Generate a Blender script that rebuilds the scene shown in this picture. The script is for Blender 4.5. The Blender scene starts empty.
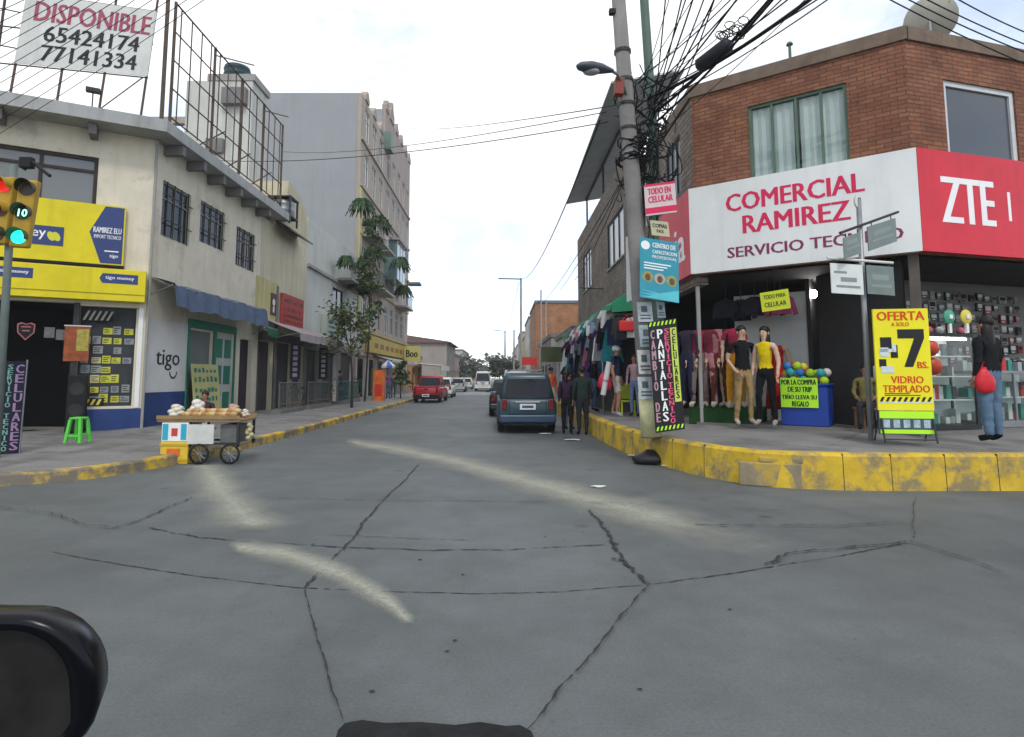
import bpy, math, random
from mathutils import Vector as V, Matrix as M

RND = random.Random(11)
SC = bpy.context.scene
COL = SC.collection
PI = math.pi
def rad(a): return math.radians(a)

# ------------------------------------------------------------------ camera, measured from the photo
TH = rad(5.5); FPX = 600.0; CX = 502.0; CY = 378 - FPX * math.tan(TH); EYE = 1.55
cam_data = bpy.data.cameras.new('camera'); cam = bpy.data.objects.new('camera', cam_data); COL.objects.link(cam)
cam.location = (0, 0, EYE); cam.rotation_euler = (PI / 2 + TH, 0, 0)
cam_data.sensor_width = 36; cam_data.lens = FPX / 1024 * 36
cam_data.shift_x = (512 - CX) / 1024; cam_data.shift_y = (CY - 368.5) / 1024
cam_data.clip_start = 0.05; cam_data.clip_end = 5000
SC.camera = cam

def ray(x, y):
    r, u = x - CX, CY - y
    return V((r, FPX * math.cos(TH) - u * math.sin(TH), FPX * math.sin(TH) + u * math.cos(TH)))
def at(x, y, Y):
    a = ray(x, y); return V((0, 0, EYE)) + a * (Y / a.y)
def gnd(x, y, z=0.0):
    a = ray(x, y); return V((0, 0, EYE)) + a * ((z - EYE) / a.z)

# ------------------------------------------------------------------ materials
MATS = {}
def new_mat(name):
    m = bpy.data.materials.new(name); m.use_nodes = True
    nt = m.node_tree; b = nt.nodes['Principled BSDF']
    return m, nt, b
def mat(name, c, rough=0.75, var=0.18, scale=2.5, bump=0.0, metal=0.0, streak=0.0, emit=0.0, spec=0.25, dirt=None, dirt_amt=0.0, dirt_scale=1.2, bscale=None, alpha=1.0):
    if name in MATS: return MATS[name]
    m, nt, b = new_mat(name); N = nt.nodes; L = nt.links
    b.inputs['Roughness'].default_value = rough; b.inputs['Metallic'].default_value = metal
    b.inputs['Specular IOR Level'].default_value = spec
    geo = N.new('ShaderNodeNewGeometry')
    col = N.new('ShaderNodeRGB'); col.outputs[0].default_value = (*c, 1); out = col.outputs[0]
    if var > 0:
        no = N.new('ShaderNodeTexNoise'); no.inputs['Scale'].default_value = scale; no.inputs['Detail'].default_value = 6
        no.inputs['Roughness'].default_value = 0.65
        L.new(geo.outputs['Position'], no.inputs['Vector'])
        mr = N.new('ShaderNodeMapRange'); mr.inputs[1].default_value = 0.25; mr.inputs[2].default_value = 0.75
        mr.inputs[3].default_value = 1 - var; mr.inputs[4].default_value = 1 + var
        L.new(no.outputs[0], mr.inputs[0])
        mu = N.new('ShaderNodeMix'); mu.data_type = 'RGBA'; mu.blend_type = 'MULTIPLY'; mu.inputs[0].default_value = 1
        L.new(out, mu.inputs[6]); L.new(mr.outputs[0], mu.inputs[7]); out = mu.outputs[2]
    if streak > 0:
        mp = N.new('ShaderNodeMapping'); mp.inputs['Scale'].default_value = (4.5, 4.5, 0.35)
        L.new(geo.outputs['Position'], mp.inputs[0])
        n2 = N.new('ShaderNodeTexNoise'); n2.inputs['Scale'].default_value = 1.0; n2.inputs['Detail'].default_value = 5
        L.new(mp.outputs[0], n2.inputs['Vector'])
        m2 = N.new('ShaderNodeMapRange'); m2.inputs[1].default_value = 0.5; m2.inputs[2].default_value = 0.75
        m2.inputs[3].default_value = 0; m2.inputs[4].default_value = streak
        L.new(n2.outputs[0], m2.inputs[0])
        mx = N.new('ShaderNodeMix'); mx.data_type = 'RGBA'
        L.new(m2.outputs[0], mx.inputs[0]); L.new(out, mx.inputs[6]); mx.inputs[7].default_value = (c[0] * .35, c[1] * .33, c[2] * .3, 1); out = mx.outputs[2]
    if dirt is not None:
        n3 = N.new('ShaderNodeTexNoise'); n3.inputs['Scale'].default_value = dirt_scale; n3.inputs['Detail'].default_value = 8; n3.inputs['Roughness'].default_value = 0.7
        L.new(geo.outputs['Position'], n3.inputs['Vector'])
        m3 = N.new('ShaderNodeMapRange'); m3.inputs[1].default_value = 0.56 - dirt_amt * .3; m3.inputs[2].default_value = 0.68 - dirt_amt * .3
        L.new(n3.outputs[0], m3.inputs[0])
        mx = N.new('ShaderNodeMix'); mx.data_type = 'RGBA'
        L.new(m3.outputs[0], mx.inputs[0]); L.new(out, mx.inputs[6]); mx.inputs[7].default_value = (*dirt, 1); out = mx.outputs[2]
    L.new(out, b.inputs['Base Color'])
    if bump > 0:
        nb = N.new('ShaderNodeTexNoise'); nb.inputs['Scale'].default_value = bscale or scale * 6; nb.inputs['Detail'].default_value = 6
        L.new(geo.outputs['Position'], nb.inputs['Vector'])
        bp = N.new('ShaderNodeBump'); bp.inputs['Strength'].default_value = bump; bp.inputs['Distance'].default_value = 0.02
        L.new(nb.outputs[0], bp.inputs['Height']); L.new(bp.outputs[0], b.inputs['Normal'])
    if emit > 0:
        b.inputs['Emission Color'].default_value = (*c, 1); b.inputs['Emission Strength'].default_value = emit
    MATS[name] = m
    return m
def brick_mat(name, c1, c2, mortar, bw=0.34, bh=0.13, msize=0.012):
    m, nt, b = new_mat(name); N = nt.nodes; L = nt.links
    b.inputs['Roughness'].default_value = 0.9; b.inputs['Specular IOR Level'].default_value = 0.2
    uv = N.new('ShaderNodeUVMap'); geo = N.new('ShaderNodeNewGeometry')
    wob = N.new('ShaderNodeTexNoise'); wob.inputs['Scale'].default_value = 1.7; wob.inputs['Detail'].default_value = 2
    L.new(geo.outputs['Position'], wob.inputs['Vector'])
    vm = N.new('ShaderNodeVectorMath'); vm.operation = 'MULTIPLY_ADD'; vm.inputs[1].default_value = (.05, .05, 0)
    L.new(wob.outputs['Color'], vm.inputs[0]); L.new(uv.outputs[0], vm.inputs[2])
    br = N.new('ShaderNodeTexBrick'); br.inputs['Scale'].default_value = 1
    br.inputs['Brick Width'].default_value = bw; br.inputs['Row Height'].default_value = bh; br.inputs['Mortar Size'].default_value = msize
    br.inputs['Mortar Smooth'].default_value = 0.4; br.inputs['Bias'].default_value = -0.1
    br.inputs['Color1'].default_value = (*c1, 1); br.inputs['Color2'].default_value = (*c2, 1); br.inputs['Mortar'].default_value = (*mortar, 1)
    L.new(vm.outputs[0], br.inputs['Vector'])
    no = N.new('ShaderNodeTexNoise'); no.inputs['Scale'].default_value = 1.3; no.inputs['Detail'].default_value = 8; no.inputs['Roughness'].default_value = .7
    L.new(geo.outputs['Position'], no.inputs['Vector'])
    mr = N.new('ShaderNodeMapRange'); mr.inputs[1].default_value = .3; mr.inputs[2].default_value = .7; mr.inputs[3].default_value = .65; mr.inputs[4].default_value = 1.25
    L.new(no.outputs[0], mr.inputs[0])
    mu = N.new('ShaderNodeMix'); mu.data_type = 'RGBA'; mu.blend_type = 'MULTIPLY'; mu.inputs[0].default_value = 1
    L.new(br.outputs[0], mu.inputs[6]); L.new(mr.outputs[0], mu.inputs[7]); L.new(mu.outputs[2], b.inputs['Base Color'])
    bp = N.new('ShaderNodeBump'); bp.inputs['Strength'].default_value = .7; bp.inputs['Distance'].default_value = .02; bp.invert = True
    L.new(br.outputs['Fac'], bp.inputs['Height']); L.new(bp.outputs[0], b.inputs['Normal'])
    MATS[name] = m
    return m
def corrugated_mat(name, c, freq=14, rough=.5, metal=0.3):
    m, nt, b = new_mat(name); N = nt.nodes; L = nt.links
    b.inputs['Roughness'].default_value = rough; b.inputs['Metallic'].default_value = metal
    uv = N.new('ShaderNodeUVMap'); w = N.new('ShaderNodeTexWave'); w.inputs['Scale'].default_value = freq / 6.28; w.bands_direction = 'Y'
    L.new(uv.outputs[0], w.inputs['Vector'])
    geo = N.new('ShaderNodeNewGeometry'); no = N.new('ShaderNodeTexNoise'); no.inputs['Scale'].default_value = 1.5; no.inputs['Detail'].default_value = 6
    L.new(geo.outputs['Position'], no.inputs['Vector'])
    mr = N.new('ShaderNodeMapRange'); mr.inputs[3].default_value = .7; mr.inputs[4].default_value = 1.2; L.new(no.outputs[0], mr.inputs[0])
    mu = N.new('ShaderNodeMix'); mu.data_type = 'RGBA'; mu.blend_type = 'MULTIPLY'; mu.inputs[0].default_value = 1
    mu.inputs[6].default_value = (*c, 1); L.new(mr.outputs[0], mu.inputs[7]); L.new(mu.outputs[2], b.inputs['Base Color'])
    bp = N.new('ShaderNodeBump'); bp.inputs['Strength'].default_value = .8; bp.inputs['Distance'].default_value = .03
    L.new(w.outputs[0], bp.inputs['Height']); L.new(bp.outputs[0], b.inputs['Normal'])
    MATS[name] = m
    return m
def glass_mat(name, c=(.02, .025, .03), rough=.06, spec=.6):
    m, nt, b = new_mat(name); N = nt.nodes; L = nt.links
    b.inputs['Base Color'].default_value = (*c, 1); b.inputs['Roughness'].default_value = rough; b.inputs['Specular IOR Level'].default_value = spec
    geo = N.new('ShaderNodeNewGeometry'); nb = N.new('ShaderNodeTexNoise'); nb.inputs['Scale'].default_value = 1.3
    L.new(geo.outputs['Position'], nb.inputs['Vector'])
    bp = N.new('ShaderNodeBump'); bp.inputs['Strength'].default_value = .12; bp.inputs['Distance'].default_value = .05
    L.new(nb.outputs[0], bp.inputs['Height']); L.new(bp.outputs[0], b.inputs['Normal'])
    MATS[name] = m
    return m
def clear_glass(name):
    m = bpy.data.materials.new(name); m.use_nodes = True; nt = m.node_tree; N = nt.nodes; L = nt.links
    b = N['Principled BSDF']; N.remove(b); o = N['Material Output']
    t = N.new('ShaderNodeBsdfTransparent'); t.inputs[0].default_value = (.9, .94, .93, 1)
    g = N.new('ShaderNodeBsdfGlossy'); g.inputs['Roughness'].default_value = .04
    lw = N.new('ShaderNodeLayerWeight'); lw.inputs[0].default_value = .5; pw = N.new('ShaderNodeMath'); pw.operation = 'POWER'; pw.inputs[1].default_value = 4; L.new(lw.outputs['Facing'], pw.inputs[0])
    f = N.new('ShaderNodeMath'); f.operation = 'MULTIPLY_ADD'; f.inputs[1].default_value = .6; f.inputs[2].default_value = .035; L.new(pw.outputs[0], f.inputs[0])
    mx = N.new('ShaderNodeMixShader'); L.new(f.outputs[0], mx.inputs[0]); L.new(t.outputs[0], mx.inputs[1]); L.new(g.outputs[0], mx.inputs[2])
    L.new(mx.outputs[0], o.inputs[0]); MATS[name] = m
    return m

# ------------------------------------------------------------------ mesh builder
class MB:
    def __init__(self): self.v = []; self.f = []; self.mi = []; self.fade = None
    def poly(self, pts, m=0):
        n = len(self.v); self.v += [V(p) for p in pts]; self.f.append(tuple(range(n, n + len(pts)))); self.mi.append(m); return self
    def boxc(self, p, m=0):           # eight corners: bottom 0-3 then top 4-7, same order
        n = len(self.v); self.v += [V(q) for q in p]
        for q in ((3, 2, 1, 0), (4, 5, 6, 7), (0, 1, 5, 4), (1, 2, 6, 5), (2, 3, 7, 6), (3, 0, 4, 7)):
            self.f.append(tuple(n + i for i in q)); self.mi.append(m)
        return self
    def box(self, c, s, rz=0.0, m=0, rot=None):
        x, y, z = s[0] / 2, s[1] / 2, s[2] / 2
        R = rot if rot is not None else M.Rotation(rz, 3, 'Z')
        c = V(c)
        return self.boxc([c + R @ V(p) for p in ((-x, -y, -z), (x, -y, -z), (x, y, -z), (-x, y, -z), (-x, -y, z), (x, -y, z), (x, y, z), (-x, y, z))], m)
    def box2(self, a, b, m=0):
        a, b = V(a), V(b); return self.box((a + b) / 2, (abs(b.x - a.x), abs(b.y - a.y), abs(b.z - a.z)), 0, m)
    def fbox(self, fr, u0, u1, v0, v1, w0, w1, m=0):
        P = fr.p
        return self.boxc([P(u0, v0, w1), P(u1, v0, w1), P(u1, v0, w0), P(u0, v0, w0), P(u0, v1, w1), P(u1, v1, w1), P(u1, v1, w0), P(u0, v1, w0)], m)
    def rings(self, rings, m=0, cap=True, closed=True):
        n0 = len(self.v); k = len(rings[0])
        for r in rings: self.v += [V(p) for p in r]
        for i in range(len(rings) - 1):
            for j in range(k if closed else k - 1):
                a = n0 + i * k + j; b = n0 + i * k + (j + 1) % k
                self.f.append((a, b, b + k, a + k)); self.mi.append(m)
        if cap:
            self.f.append(tuple(n0 + j for j in reversed(range(k)))); self.mi.append(m)
            self.f.append(tuple(n0 + (len(rings) - 1) * k + j for j in range(k))); self.mi.append(m)
        return self
    def tube(self, pts, r, n=6, m=0, r1=None, cap=True):
        pts = [V(p) for p in pts]; rings = []; N = len(pts)
        t0 = (pts[1] - pts[0]).normalized()
        up = V((0, 0, 1)) if abs(t0.z) < .9 else V((1, 0, 0))
        for i, p in enumerate(pts):
            t = (pts[min(i + 1, N - 1)] - pts[max(i - 1, 0)]).normalized()
            a = t.cross(up)
            if a.length < 1e-4: a = t.cross(V((1, 0, 0)))
            a.normalize(); b = a.cross(t)
            rr = r[i] if isinstance(r, (list, tuple)) else (r if r1 is None else r + (r1 - r) * i / (N - 1))
            rings.append([p + (a * math.cos(2 * PI * j / n) + b * math.sin(2 * PI * j / n)) * rr for j in range(n)])
        return self.rings(rings, m, cap)
    def lathe(self, c, prof, n=16, m=0, axis='Z', cap=True):
        c = V(c); rings = []
        for (r, h) in prof:
            ring = []
            for j in range(n):
                a = 2 * PI * j / n; x, y = r * math.cos(a), r * math.sin(a)
                ring.append(c + (V((x, y, h)) if axis == 'Z' else V((h, x, y)) if axis == 'X' else V((y, h, x))))
            rings.append(ring)
        return self.rings(rings, m, cap)
    def ball(self, c, r, n=10, m=0, sc=(1, 1, 1), rot=None):
        c = V(c); rings = []
        k = max(4, n // 2)
        for i in range(k + 1):
            ph = PI * (i + .02) / (k + .04); ring = []
            for j in range(n):
                a = 2 * PI * j / n
                q = V((r * sc[0] * math.sin(ph) * math.cos(a), r * sc[1] * math.sin(ph) * math.sin(a), -r * sc[2] * math.cos(ph)))
                ring.append(c + (rot @ q if rot is not None else q))
            rings.append(ring)
        return self.rings(rings, m)
    def build(self, name, mats, parent=None, smooth=False, uv=False, bevel=0.0, link=True):
        off = world_loc(parent) if parent is not None else V((0, 0, 0))
        base = V((0, 0, 0))
        if parent is None and self.v:
            xs = [p.x for p in self.v]; ys = [p.y for p in self.v]; zs = [p.z for p in self.v]
            base = V(((min(xs) + max(xs)) / 2, (min(ys) + max(ys)) / 2, min(zs)))
        me = bpy.data.meshes.new(name)
        me.from_pydata([tuple(p - off - base) for p in self.v], [], self.f)
        if not isinstance(mats, (list, tuple)): mats = [mats]
        for q in mats: me.materials.append(q)
        if len(mats) > 1: me.polygons.foreach_set('material_index', self.mi)
        if smooth: me.polygons.foreach_set('use_smooth', [True] * len(self.f))
        if uv:
            ul = me.uv_layers.new(name='UVMap')
            for p in me.polygons:
                n = p.normal
                t = V((0, 0, 1)).cross(n)
                if t.length > .3:
                    t.normalize()
                    for li in p.loop_indices:
                        q = self.v[me.loops[li].vertex_index]; ul.data[li].uv = (q.dot(t), q.z)
                else:
                    for li in p.loop_indices:
                        q = self.v[me.loops[li].vertex_index]; ul.data[li].uv = (q.x, q.y)
        if self.fade is not None:
            at_ = me.attributes.new('fade', 'FLOAT', 'POINT'); at_.data.foreach_set('value', self.fade)
        me.update()
        o = bpy.data.objects.new(name, me)
        o.location = base
        if parent is not None: o.parent = parent
        if link: COL.objects.link(o)
        if bevel > 0:
            bm = o.modifiers.new('bevel', 'BEVEL'); bm.width = bevel; bm.segments = 2; bm.limit_method = 'ANGLE'; bm.angle_limit = rad(35)
        return o
def world_loc(o):
    l = V(o.location)
    while o.parent is not None:
        o = o.parent; l = l + V(o.location)
    return l

def tag(o, label=None, cat=None, group=None, kind=None):
    if label: o['label'] = label
    if cat: o['category'] = cat
    if group: o['group'] = group
    if kind: o['kind'] = kind
    return o
def thing(name, label, cat, loc=(0, 0, 0), group=None):
    o = bpy.data.objects.new(name, None); COL.objects.link(o); o.location = loc; o.empty_display_size = .2
    return tag(o, label, cat, group)
def struct(o): o['kind'] = 'structure'; return o
CHILD = {}
def kids(o): return [c for c in COL.objects if c.parent == o]
def dup(o, label=None, parent=None, swap=None):      # a copy of a thing with copies of its parts and sub-parts
    c = o.copy(); COL.objects.link(c)
    if parent is not None: c.parent = parent
    if label: c['label'] = label
    for k in list(o.children): dup(k, None, c, swap)
    if swap and c.type == 'MESH':
        for i, s in enumerate(c.material_slots):
            if s.material and s.material.name in swap:
                s.link = 'OBJECT'; s.material = swap[s.material.name]
    return c

class Fr:                                  # an upright facade: u runs left to right as seen from the street, v is height, w is outwards
    def __init__(self, o, d):
        self.o = V((o[0], o[1], 0)); self.d = V((d[0], d[1], 0)).normalized(); self.n = V((self.d.y, -self.d.x, 0))
    def p(self, u, v, w=0.0): return self.o + self.d * u + self.n * w + V((0, 0, v))
    def hit(self, x, y, w=0.0):
        a = ray(x, y); o = self.o + self.n * w; k = self.n.dot(o) / self.n.dot(a); q = a * k
        return ((q - o).dot(self.d), EYE + q.z)
    def rot(self): return M((self.d, V((0, 0, 1)), self.n)).transposed()
class Fr3(Fr):                             # any flat frame given by origin, right and up vectors
    def __init__(self, o, d, up):
        self.o = V(o); self.d = V(d).normalized(); self.up = V(up).normalized(); self.n = self.d.cross(self.up)
    def p(self, u, v, w=0.0): return self.o + self.d * u + self.up * v + self.n * w
    def rot(self): return M((self.d, self.up, self.n)).transposed()

def glyphs(s, bold=0.0):
    cu = bpy.data.curves.new('lettering', 'FONT'); cu.body = s; cu.resolution_u = 2; cu.extrude = .02; cu.offset = bold; cu.size = 1; cu.align_x = 'LEFT'
    ob = bpy.data.objects.new('lettering', cu)
    me = bpy.data.meshes.new_from_object(ob)
    vs = [V(v.co) for v in me.vertices]; fs = [tuple(p.vertices) for p in me.polygons]
    bpy.data.objects.remove(ob); bpy.data.curves.remove(cu); bpy.data.meshes.remove(me)
    return vs, fs
def add_text(mb, fr, s, u0, u1, v0, v1, w, m=0, bold=.012, shear=0.0, thick=.004):
    if bold > 0:          # heavier strokes: the same letters laid again, a hair to the side and proud
        e = (v1 - v0) * min(.085, bold * 4)
        add_text(mb, fr, s, u0, u1 - e, v0, v1, w, m, 0, shear, thick); add_text(mb, fr, s, u0 + e, u1, v0, v1, w + .0012, m, 0, shear, thick)
        if bold > .015: add_text(mb, fr, s, u0 + e / 2, u1 - e / 2, v0, v1, w + .0006, m, 0, shear, thick)
        return
    vs, fs = glyphs(s, 0)
    if not vs: return
    x0 = min(p.x for p in vs); x1 = max(p.x for p in vs); y0 = min(p.y for p in vs); y1 = max(p.y for p in vs)
    sx = (u1 - u0) / (x1 - x0); sy = (v1 - v0) / max(y1 - y0, .3); n = len(mb.v)
    for p in vs:
        yy = (p.y - y0) * sy
        mb.v.append(fr.p(u0 + (p.x - x0) * sx + shear * yy, v0 + yy, w + thick * (1 if p.z > 0 else 0)))
    for f in fs: mb.f.append(tuple(n + i for i in f)); mb.mi.append(m)
def text(fr, s, u0, u1, v0, v1, w, material, parent, name='lettering', bold=.012):
    mb = MB(); add_text(mb, fr, s, u0, u1, v0, v1, w, 0, bold); return mb.build(name, material, parent)
def vtext(mb, fr, s, u0, u1, v0, v1, w, m=0, bold=.02):   # letters stacked from the top down
    h = (v1 - v0) / len(s)
    for i, ch in enumerate(s):
        if ch != ' ':
            k = .35 if ch == 'I' else 0
            add_text(mb, fr, ch, u0 + k * (u1 - u0), u1 - k * (u1 - u0), v1 - (i + 1) * h + h * .12, v1 - i * h, w, m, bold)

def wall(fr, u0, u1, v0, v1, holes=(), thick=.25, mb=None, m=0, back=True):
    """a wall sheet with rectangular openings (hu0, hu1, hv0, hv1) and reveals"""
    mb = mb or MB()
    us = sorted({u0, u1, *[min(max(h[0], u0), u1) for h in holes], *[min(max(h[1], u0), u1) for h in holes]})
    vs = sorted({v0, v1, *[min(max(h[2], v0), v1) for h in holes], *[min(max(h[3], v0), v1) for h in holes]})
    for i in range(len(us) - 1):
        for j in range(len(vs) - 1):
            uc, vc = (us[i] + us[i + 1]) / 2, (vs[j] + vs[j + 1]) / 2
            if any(h[0] < uc < h[1] and h[2] < vc < h[3] for h in holes): continue
            a, b, c, d = us[i], us[i + 1], vs[j], vs[j + 1]
            mb.poly([fr.p(a, c), fr.p(b, c), fr.p(b, d), fr.p(a, d)], m)
            if back: mb.poly([fr.p(a, c, -thick), fr.p(a, d, -thick), fr.p(b, d, -thick), fr.p(b, c, -thick)], m)
    rims = [(u0, u1, v0, v1, False)] + [(*h, True) for h in holes]
    for a, b, c, d, _ in rims:
        for p, q in (((a, c), (b, c)), ((b, c), (b, d)), ((b, d), (a, d)), ((a, d), (a, c))):
            mb.poly([fr.p(*p), fr.p(*q), fr.p(*q, -thick), fr.p(*p, -thick)], m)
    return mb

def window(fr, parent, u0, u1, v0, v1, frame_m, glass_m, nx=2, ny=1, depth=.12, bars=None, sill=None, curtain=None, t=.05, vsplit=None):
    f = MB()
    w0, w1 = -depth, -depth + .06
    f.fbox(fr, u0, u1, v0, v0 + t, w0, w1); f.fbox(fr, u0, u1, v1 - t, v1, w0, w1)
    f.fbox(fr, u0, u0 + t, v0 + t, v1 - t, w0, w1); f.fbox(fr, u1 - t, u1, v0 + t, v1 - t, w0, w1)
    for i in range(1, nx):
        u = u0 + (u1 - u0) * i / nx; f.fbox(fr, u - t * .4, u + t * .4, v0 + t, v1 - t, w0 + .002, w1 - .004)
    for j in range(1, ny):
        v = v0 + (v1 - v0) * j / ny; f.fbox(fr, u0 + t, u1 - t, v - t * .4, v + t * .4, w0 + .004, w1 - .007)
    if vsplit: f.fbox(fr, u0 + t, u1 - t, v0 + (v1 - v0) * vsplit - t * .4, v0 + (v1 - v0) * vsplit + t * .4, w0 + .004, w1 - .007)
    o = f.build('window', frame_m, parent)
    g = MB().fbox(fr, u0 + t * .5, u1 - t * .5, v0 + t * .5, v1 - t * .5, w0 + .01, w0 + .02); g.build('pane', glass_m, o)
    if curtain is not None:
        c = MB()
        n = int((u1 - u0) / .07); 
        for a, b in curtain[1]:
            k = max(4, int((b - a) * n)); prev = None
            for i in range(k + 1):
                u = u0 + (u1 - u0) * (a + (b - a) * i / k); ww = w0 - .05 + (.03 if i % 2 else 0)
                if prev: c.poly([fr.p(prev[0], v0 + t, prev[1]), fr.p(u, v0 + t, ww), fr.p(u, v1 - t, ww), fr.p(prev[0], v1 - t, prev[1])])
                prev = (u, ww)
        c.build('curtain', curtain[0], o)
    if sill is not None:
        MB().fbox(fr, u0 - .06, u1 + .06, v0 - .07, v0 - .003, -depth, .06).build('sill', sill, o)
    if bars is not None:
        b = MB(); n = 4
        for i in range(n):
            u = u0 + (u1 - u0) * (i + .5) / n; b.fbox(fr, u - .012, u + .012, v0, v1, .01, .034)
        for v in (v0 + (v1 - v0) * .3, v0 + (v1 - v0) * .75): b.fbox(fr, u0 - .03, u1 + .03, v - .015, v + .015, .036, .05)
        b.build('bars', bars, o)
    return o

# ------------------------------------------------------------------ palette
cream = mat('cream_plaster', (.64, .585, .465), .85, .12, 1.4, .3, streak=.22, dirt=(.45, .41, .33), dirt_amt=.08, dirt_scale=.7)
cream2 = mat('yellowed_plaster', (.50, .44, .22), .85, .14, 1.1, .25, streak=.5)
ivory = mat('ivory_plaster', (.56, .51, .37), .85, .12, 1.1, .2, streak=.32)
pale = mat('pale_grey_plaster', (.48, .485, .45), .85, .12, 1.0, .2, streak=.32)
greywall = mat('grey_render', (.285, .30, .31), .9, .08, .35, .15, streak=.1)
ochre = mat('ochre_trim', (.42, .33, .12), .8, .12, 1.5, .1)
beige = mat('beige_render', (.36, .31, .26), .85, .1, 1.2, .1, streak=.3)
concrete = mat('concrete', (.30, .295, .28), .9, .16, 1.6, .3, streak=.3)
concrete_d = mat('dark_concrete', (.17, .165, .16), .9, .18, 1.6, .3, streak=.3)
walk_m = mat('sidewalk_concrete', (.185, .18, .175), .9, .2, 1.2, .35, dirt=(.12, .115, .11), dirt_amt=.25, dirt_scale=.8)
def road_material():
    m, nt, b = new_mat('road_concrete'); N = nt.nodes; L = nt.links
    b.inputs['Roughness'].default_value = .68; b.inputs['Specular IOR Level'].default_value = .3
    g = N.new('ShaderNodeNewGeometry'); out = None
    def noise(sc, det, lo, hi, a, c, stretch=None):
        src = g.outputs['Position']
        if stretch:
            mp = N.new('ShaderNodeMapping'); mp.inputs['Scale'].default_value = stretch; L.new(src, mp.inputs[0]); src = mp.outputs[0]
        n = N.new('ShaderNodeTexNoise'); n.inputs['Scale'].default_value = sc; n.inputs['Detail'].default_value = det; n.inputs['Roughness'].default_value = .65; L.new(src, n.inputs['Vector'])
        r = N.new('ShaderNodeMapRange'); r.inputs[1].default_value = lo; r.inputs[2].default_value = hi; r.inputs[3].default_value = a; r.inputs[4].default_value = c; L.new(n.outputs[0], r.inputs[0]); return r.outputs[0]
    def mul(x, y):
        q = N.new('ShaderNodeMath'); q.operation = 'MULTIPLY'; L.new(x, q.inputs[0]); L.new(y, q.inputs[1]); return q.outputs[0]
    f = noise(.28, 5, .3, .7, .74, 1.22)
    f = mul(f, noise(1.6, 8, .35, .65, .88, 1.10))
    f = mul(f, noise(55, 3, .3, .7, .84, 1.16))
    f = mul(f, noise(11, 6, .60, .72, 1.0, .80))
    f = mul(f, noise(.9, 4, .55, .75, 1.0, .84, (1.0, .18, 1)))
    v = N.new('ShaderNodeTexVoronoi'); v.inputs['Scale'].default_value = .9; v.inputs['Randomness'].default_value = 1; L.new(g.outputs['Position'], v.inputs['Vector'])
    r = N.new('ShaderNodeMapRange'); r.inputs[1].default_value = .03; r.inputs[2].default_value = .10; r.inputs[3].default_value = .62; r.inputs[4].default_value = 1; L.new(v.outputs['Distance'], r.inputs[0]); f = mul(f, r.outputs[0])
    c = N.new('ShaderNodeMix'); c.data_type = 'RGBA'; c.blend_type = 'MULTIPLY'; c.inputs[0].default_value = 1; c.inputs[6].default_value = (.100, .109, .110, 1); L.new(f, c.inputs[7]); L.new(c.outputs[2], b.inputs['Base Color'])
    nb = N.new('ShaderNodeTexNoise'); nb.inputs['Scale'].default_value = 70; nb.inputs['Detail'].default_value = 4; L.new(g.outputs['Position'], nb.inputs['Vector'])
    bp = N.new('ShaderNodeBump'); bp.inputs['Strength'].default_value = .15; bp.inputs['Distance'].default_value = .01; L.new(nb.outputs[0], bp.inputs['Height']); L.new(bp.outputs[0], b.inputs['Normal'])
    MATS['road_concrete'] = m
    return m
road_m = road_material()
joint_m = mat('joint_tar', (.03, .03, .032), .8, .2, 6, .1)
soil = mat('dusty_ground', (.16, .14, .12), .95, .2, .3, .2)
kerb_y = mat('worn_yellow_paint', (.54, .36, .03), .8, .25, 2.5, .25, dirt=(.24, .19, .10), dirt_amt=.27, dirt_scale=2.3)
kerb_y2 = mat('faded_yellow_paint', (.52, .35, .04), .85, .3, 2.5, .25, dirt=(.16, .14, .11), dirt_amt=.42, dirt_scale=1.8)
brick_o = brick_mat('orange_brick', (.20, .082, .048), (.27, .122, .07), (.105, .06, .045), .25, .082, .009)
brick_g = brick_mat('grey_brown_brick', (.19, .155, .13), (.27, .22, .185), (.10, .085, .075), .34, .125, .015)
brick_far = brick_mat('far_orange_brick', (.33, .15, .075), (.40, .20, .10), (.22, .14, .09))
black = mat('black_paint', (.010, .010, .011), .6, .1, 4, spec=.2)
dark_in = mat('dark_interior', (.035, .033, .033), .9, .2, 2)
darkmetal = mat('dark_metal', (.035, .038, .04), .5, .2, 4, metal=.4)
steel = mat('grey_steel', (.25, .26, .27), .45, .2, 4, metal=.6)
pole_concrete = mat('pole_concrete', (.21, .20, .19), .9, .22, 2.2, .4, streak=.5)
rust = mat('rusty_steel', (.10, .07, .055), .75, .3, 5, .2, metal=.2)
white = mat('white_paint', (.72, .72, .70), .6, .07, 2)
offwhite = mat('off_white_sheet', (.60, .60, .58), .6, .1, 2)
red_sign = mat('red_vinyl', (.60, .025, .045), .4, .10, 1.5, .25, streak=.18, bscale=1.6)
white_sign = mat('white_vinyl', (.72, .73, .72), .4, .09, .9, .25, streak=.12, bscale=1.6)
letter_red = mat('letter_red', (.62, .02, .09), .5, .04, 2)
letter_plum = mat('letter_plum', (.22, .03, .10), .5, .04, 2)
letter_white = mat('letter_white', (.80, .80, .80), .5, .04, 2)
letter_black = mat('letter_black', (.015, .015, .018), .5, .04, 2)
letter_pink = mat('letter_pink', (.75, .10, .22), .5, .05, 2)
yellow_sign = mat('yellow_vinyl', (.66, .55, .012), .4, .14, 1.5, .25, streak=.2, bscale=1.8)
navy_sign = mat('navy_vinyl', (.035, .055, .17), .45, .08, 1.5)
lime = mat('lime_card', (.45, .85, .03), .6, .05, 2)
oferta_y = mat('bright_yellow_card', (.78, .70, .02), .55, .06, 2)
navy_wall = mat('navy_wall_paint', (.022, .050, .17), .7, .2, 2, .15, streak=.3)
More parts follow.
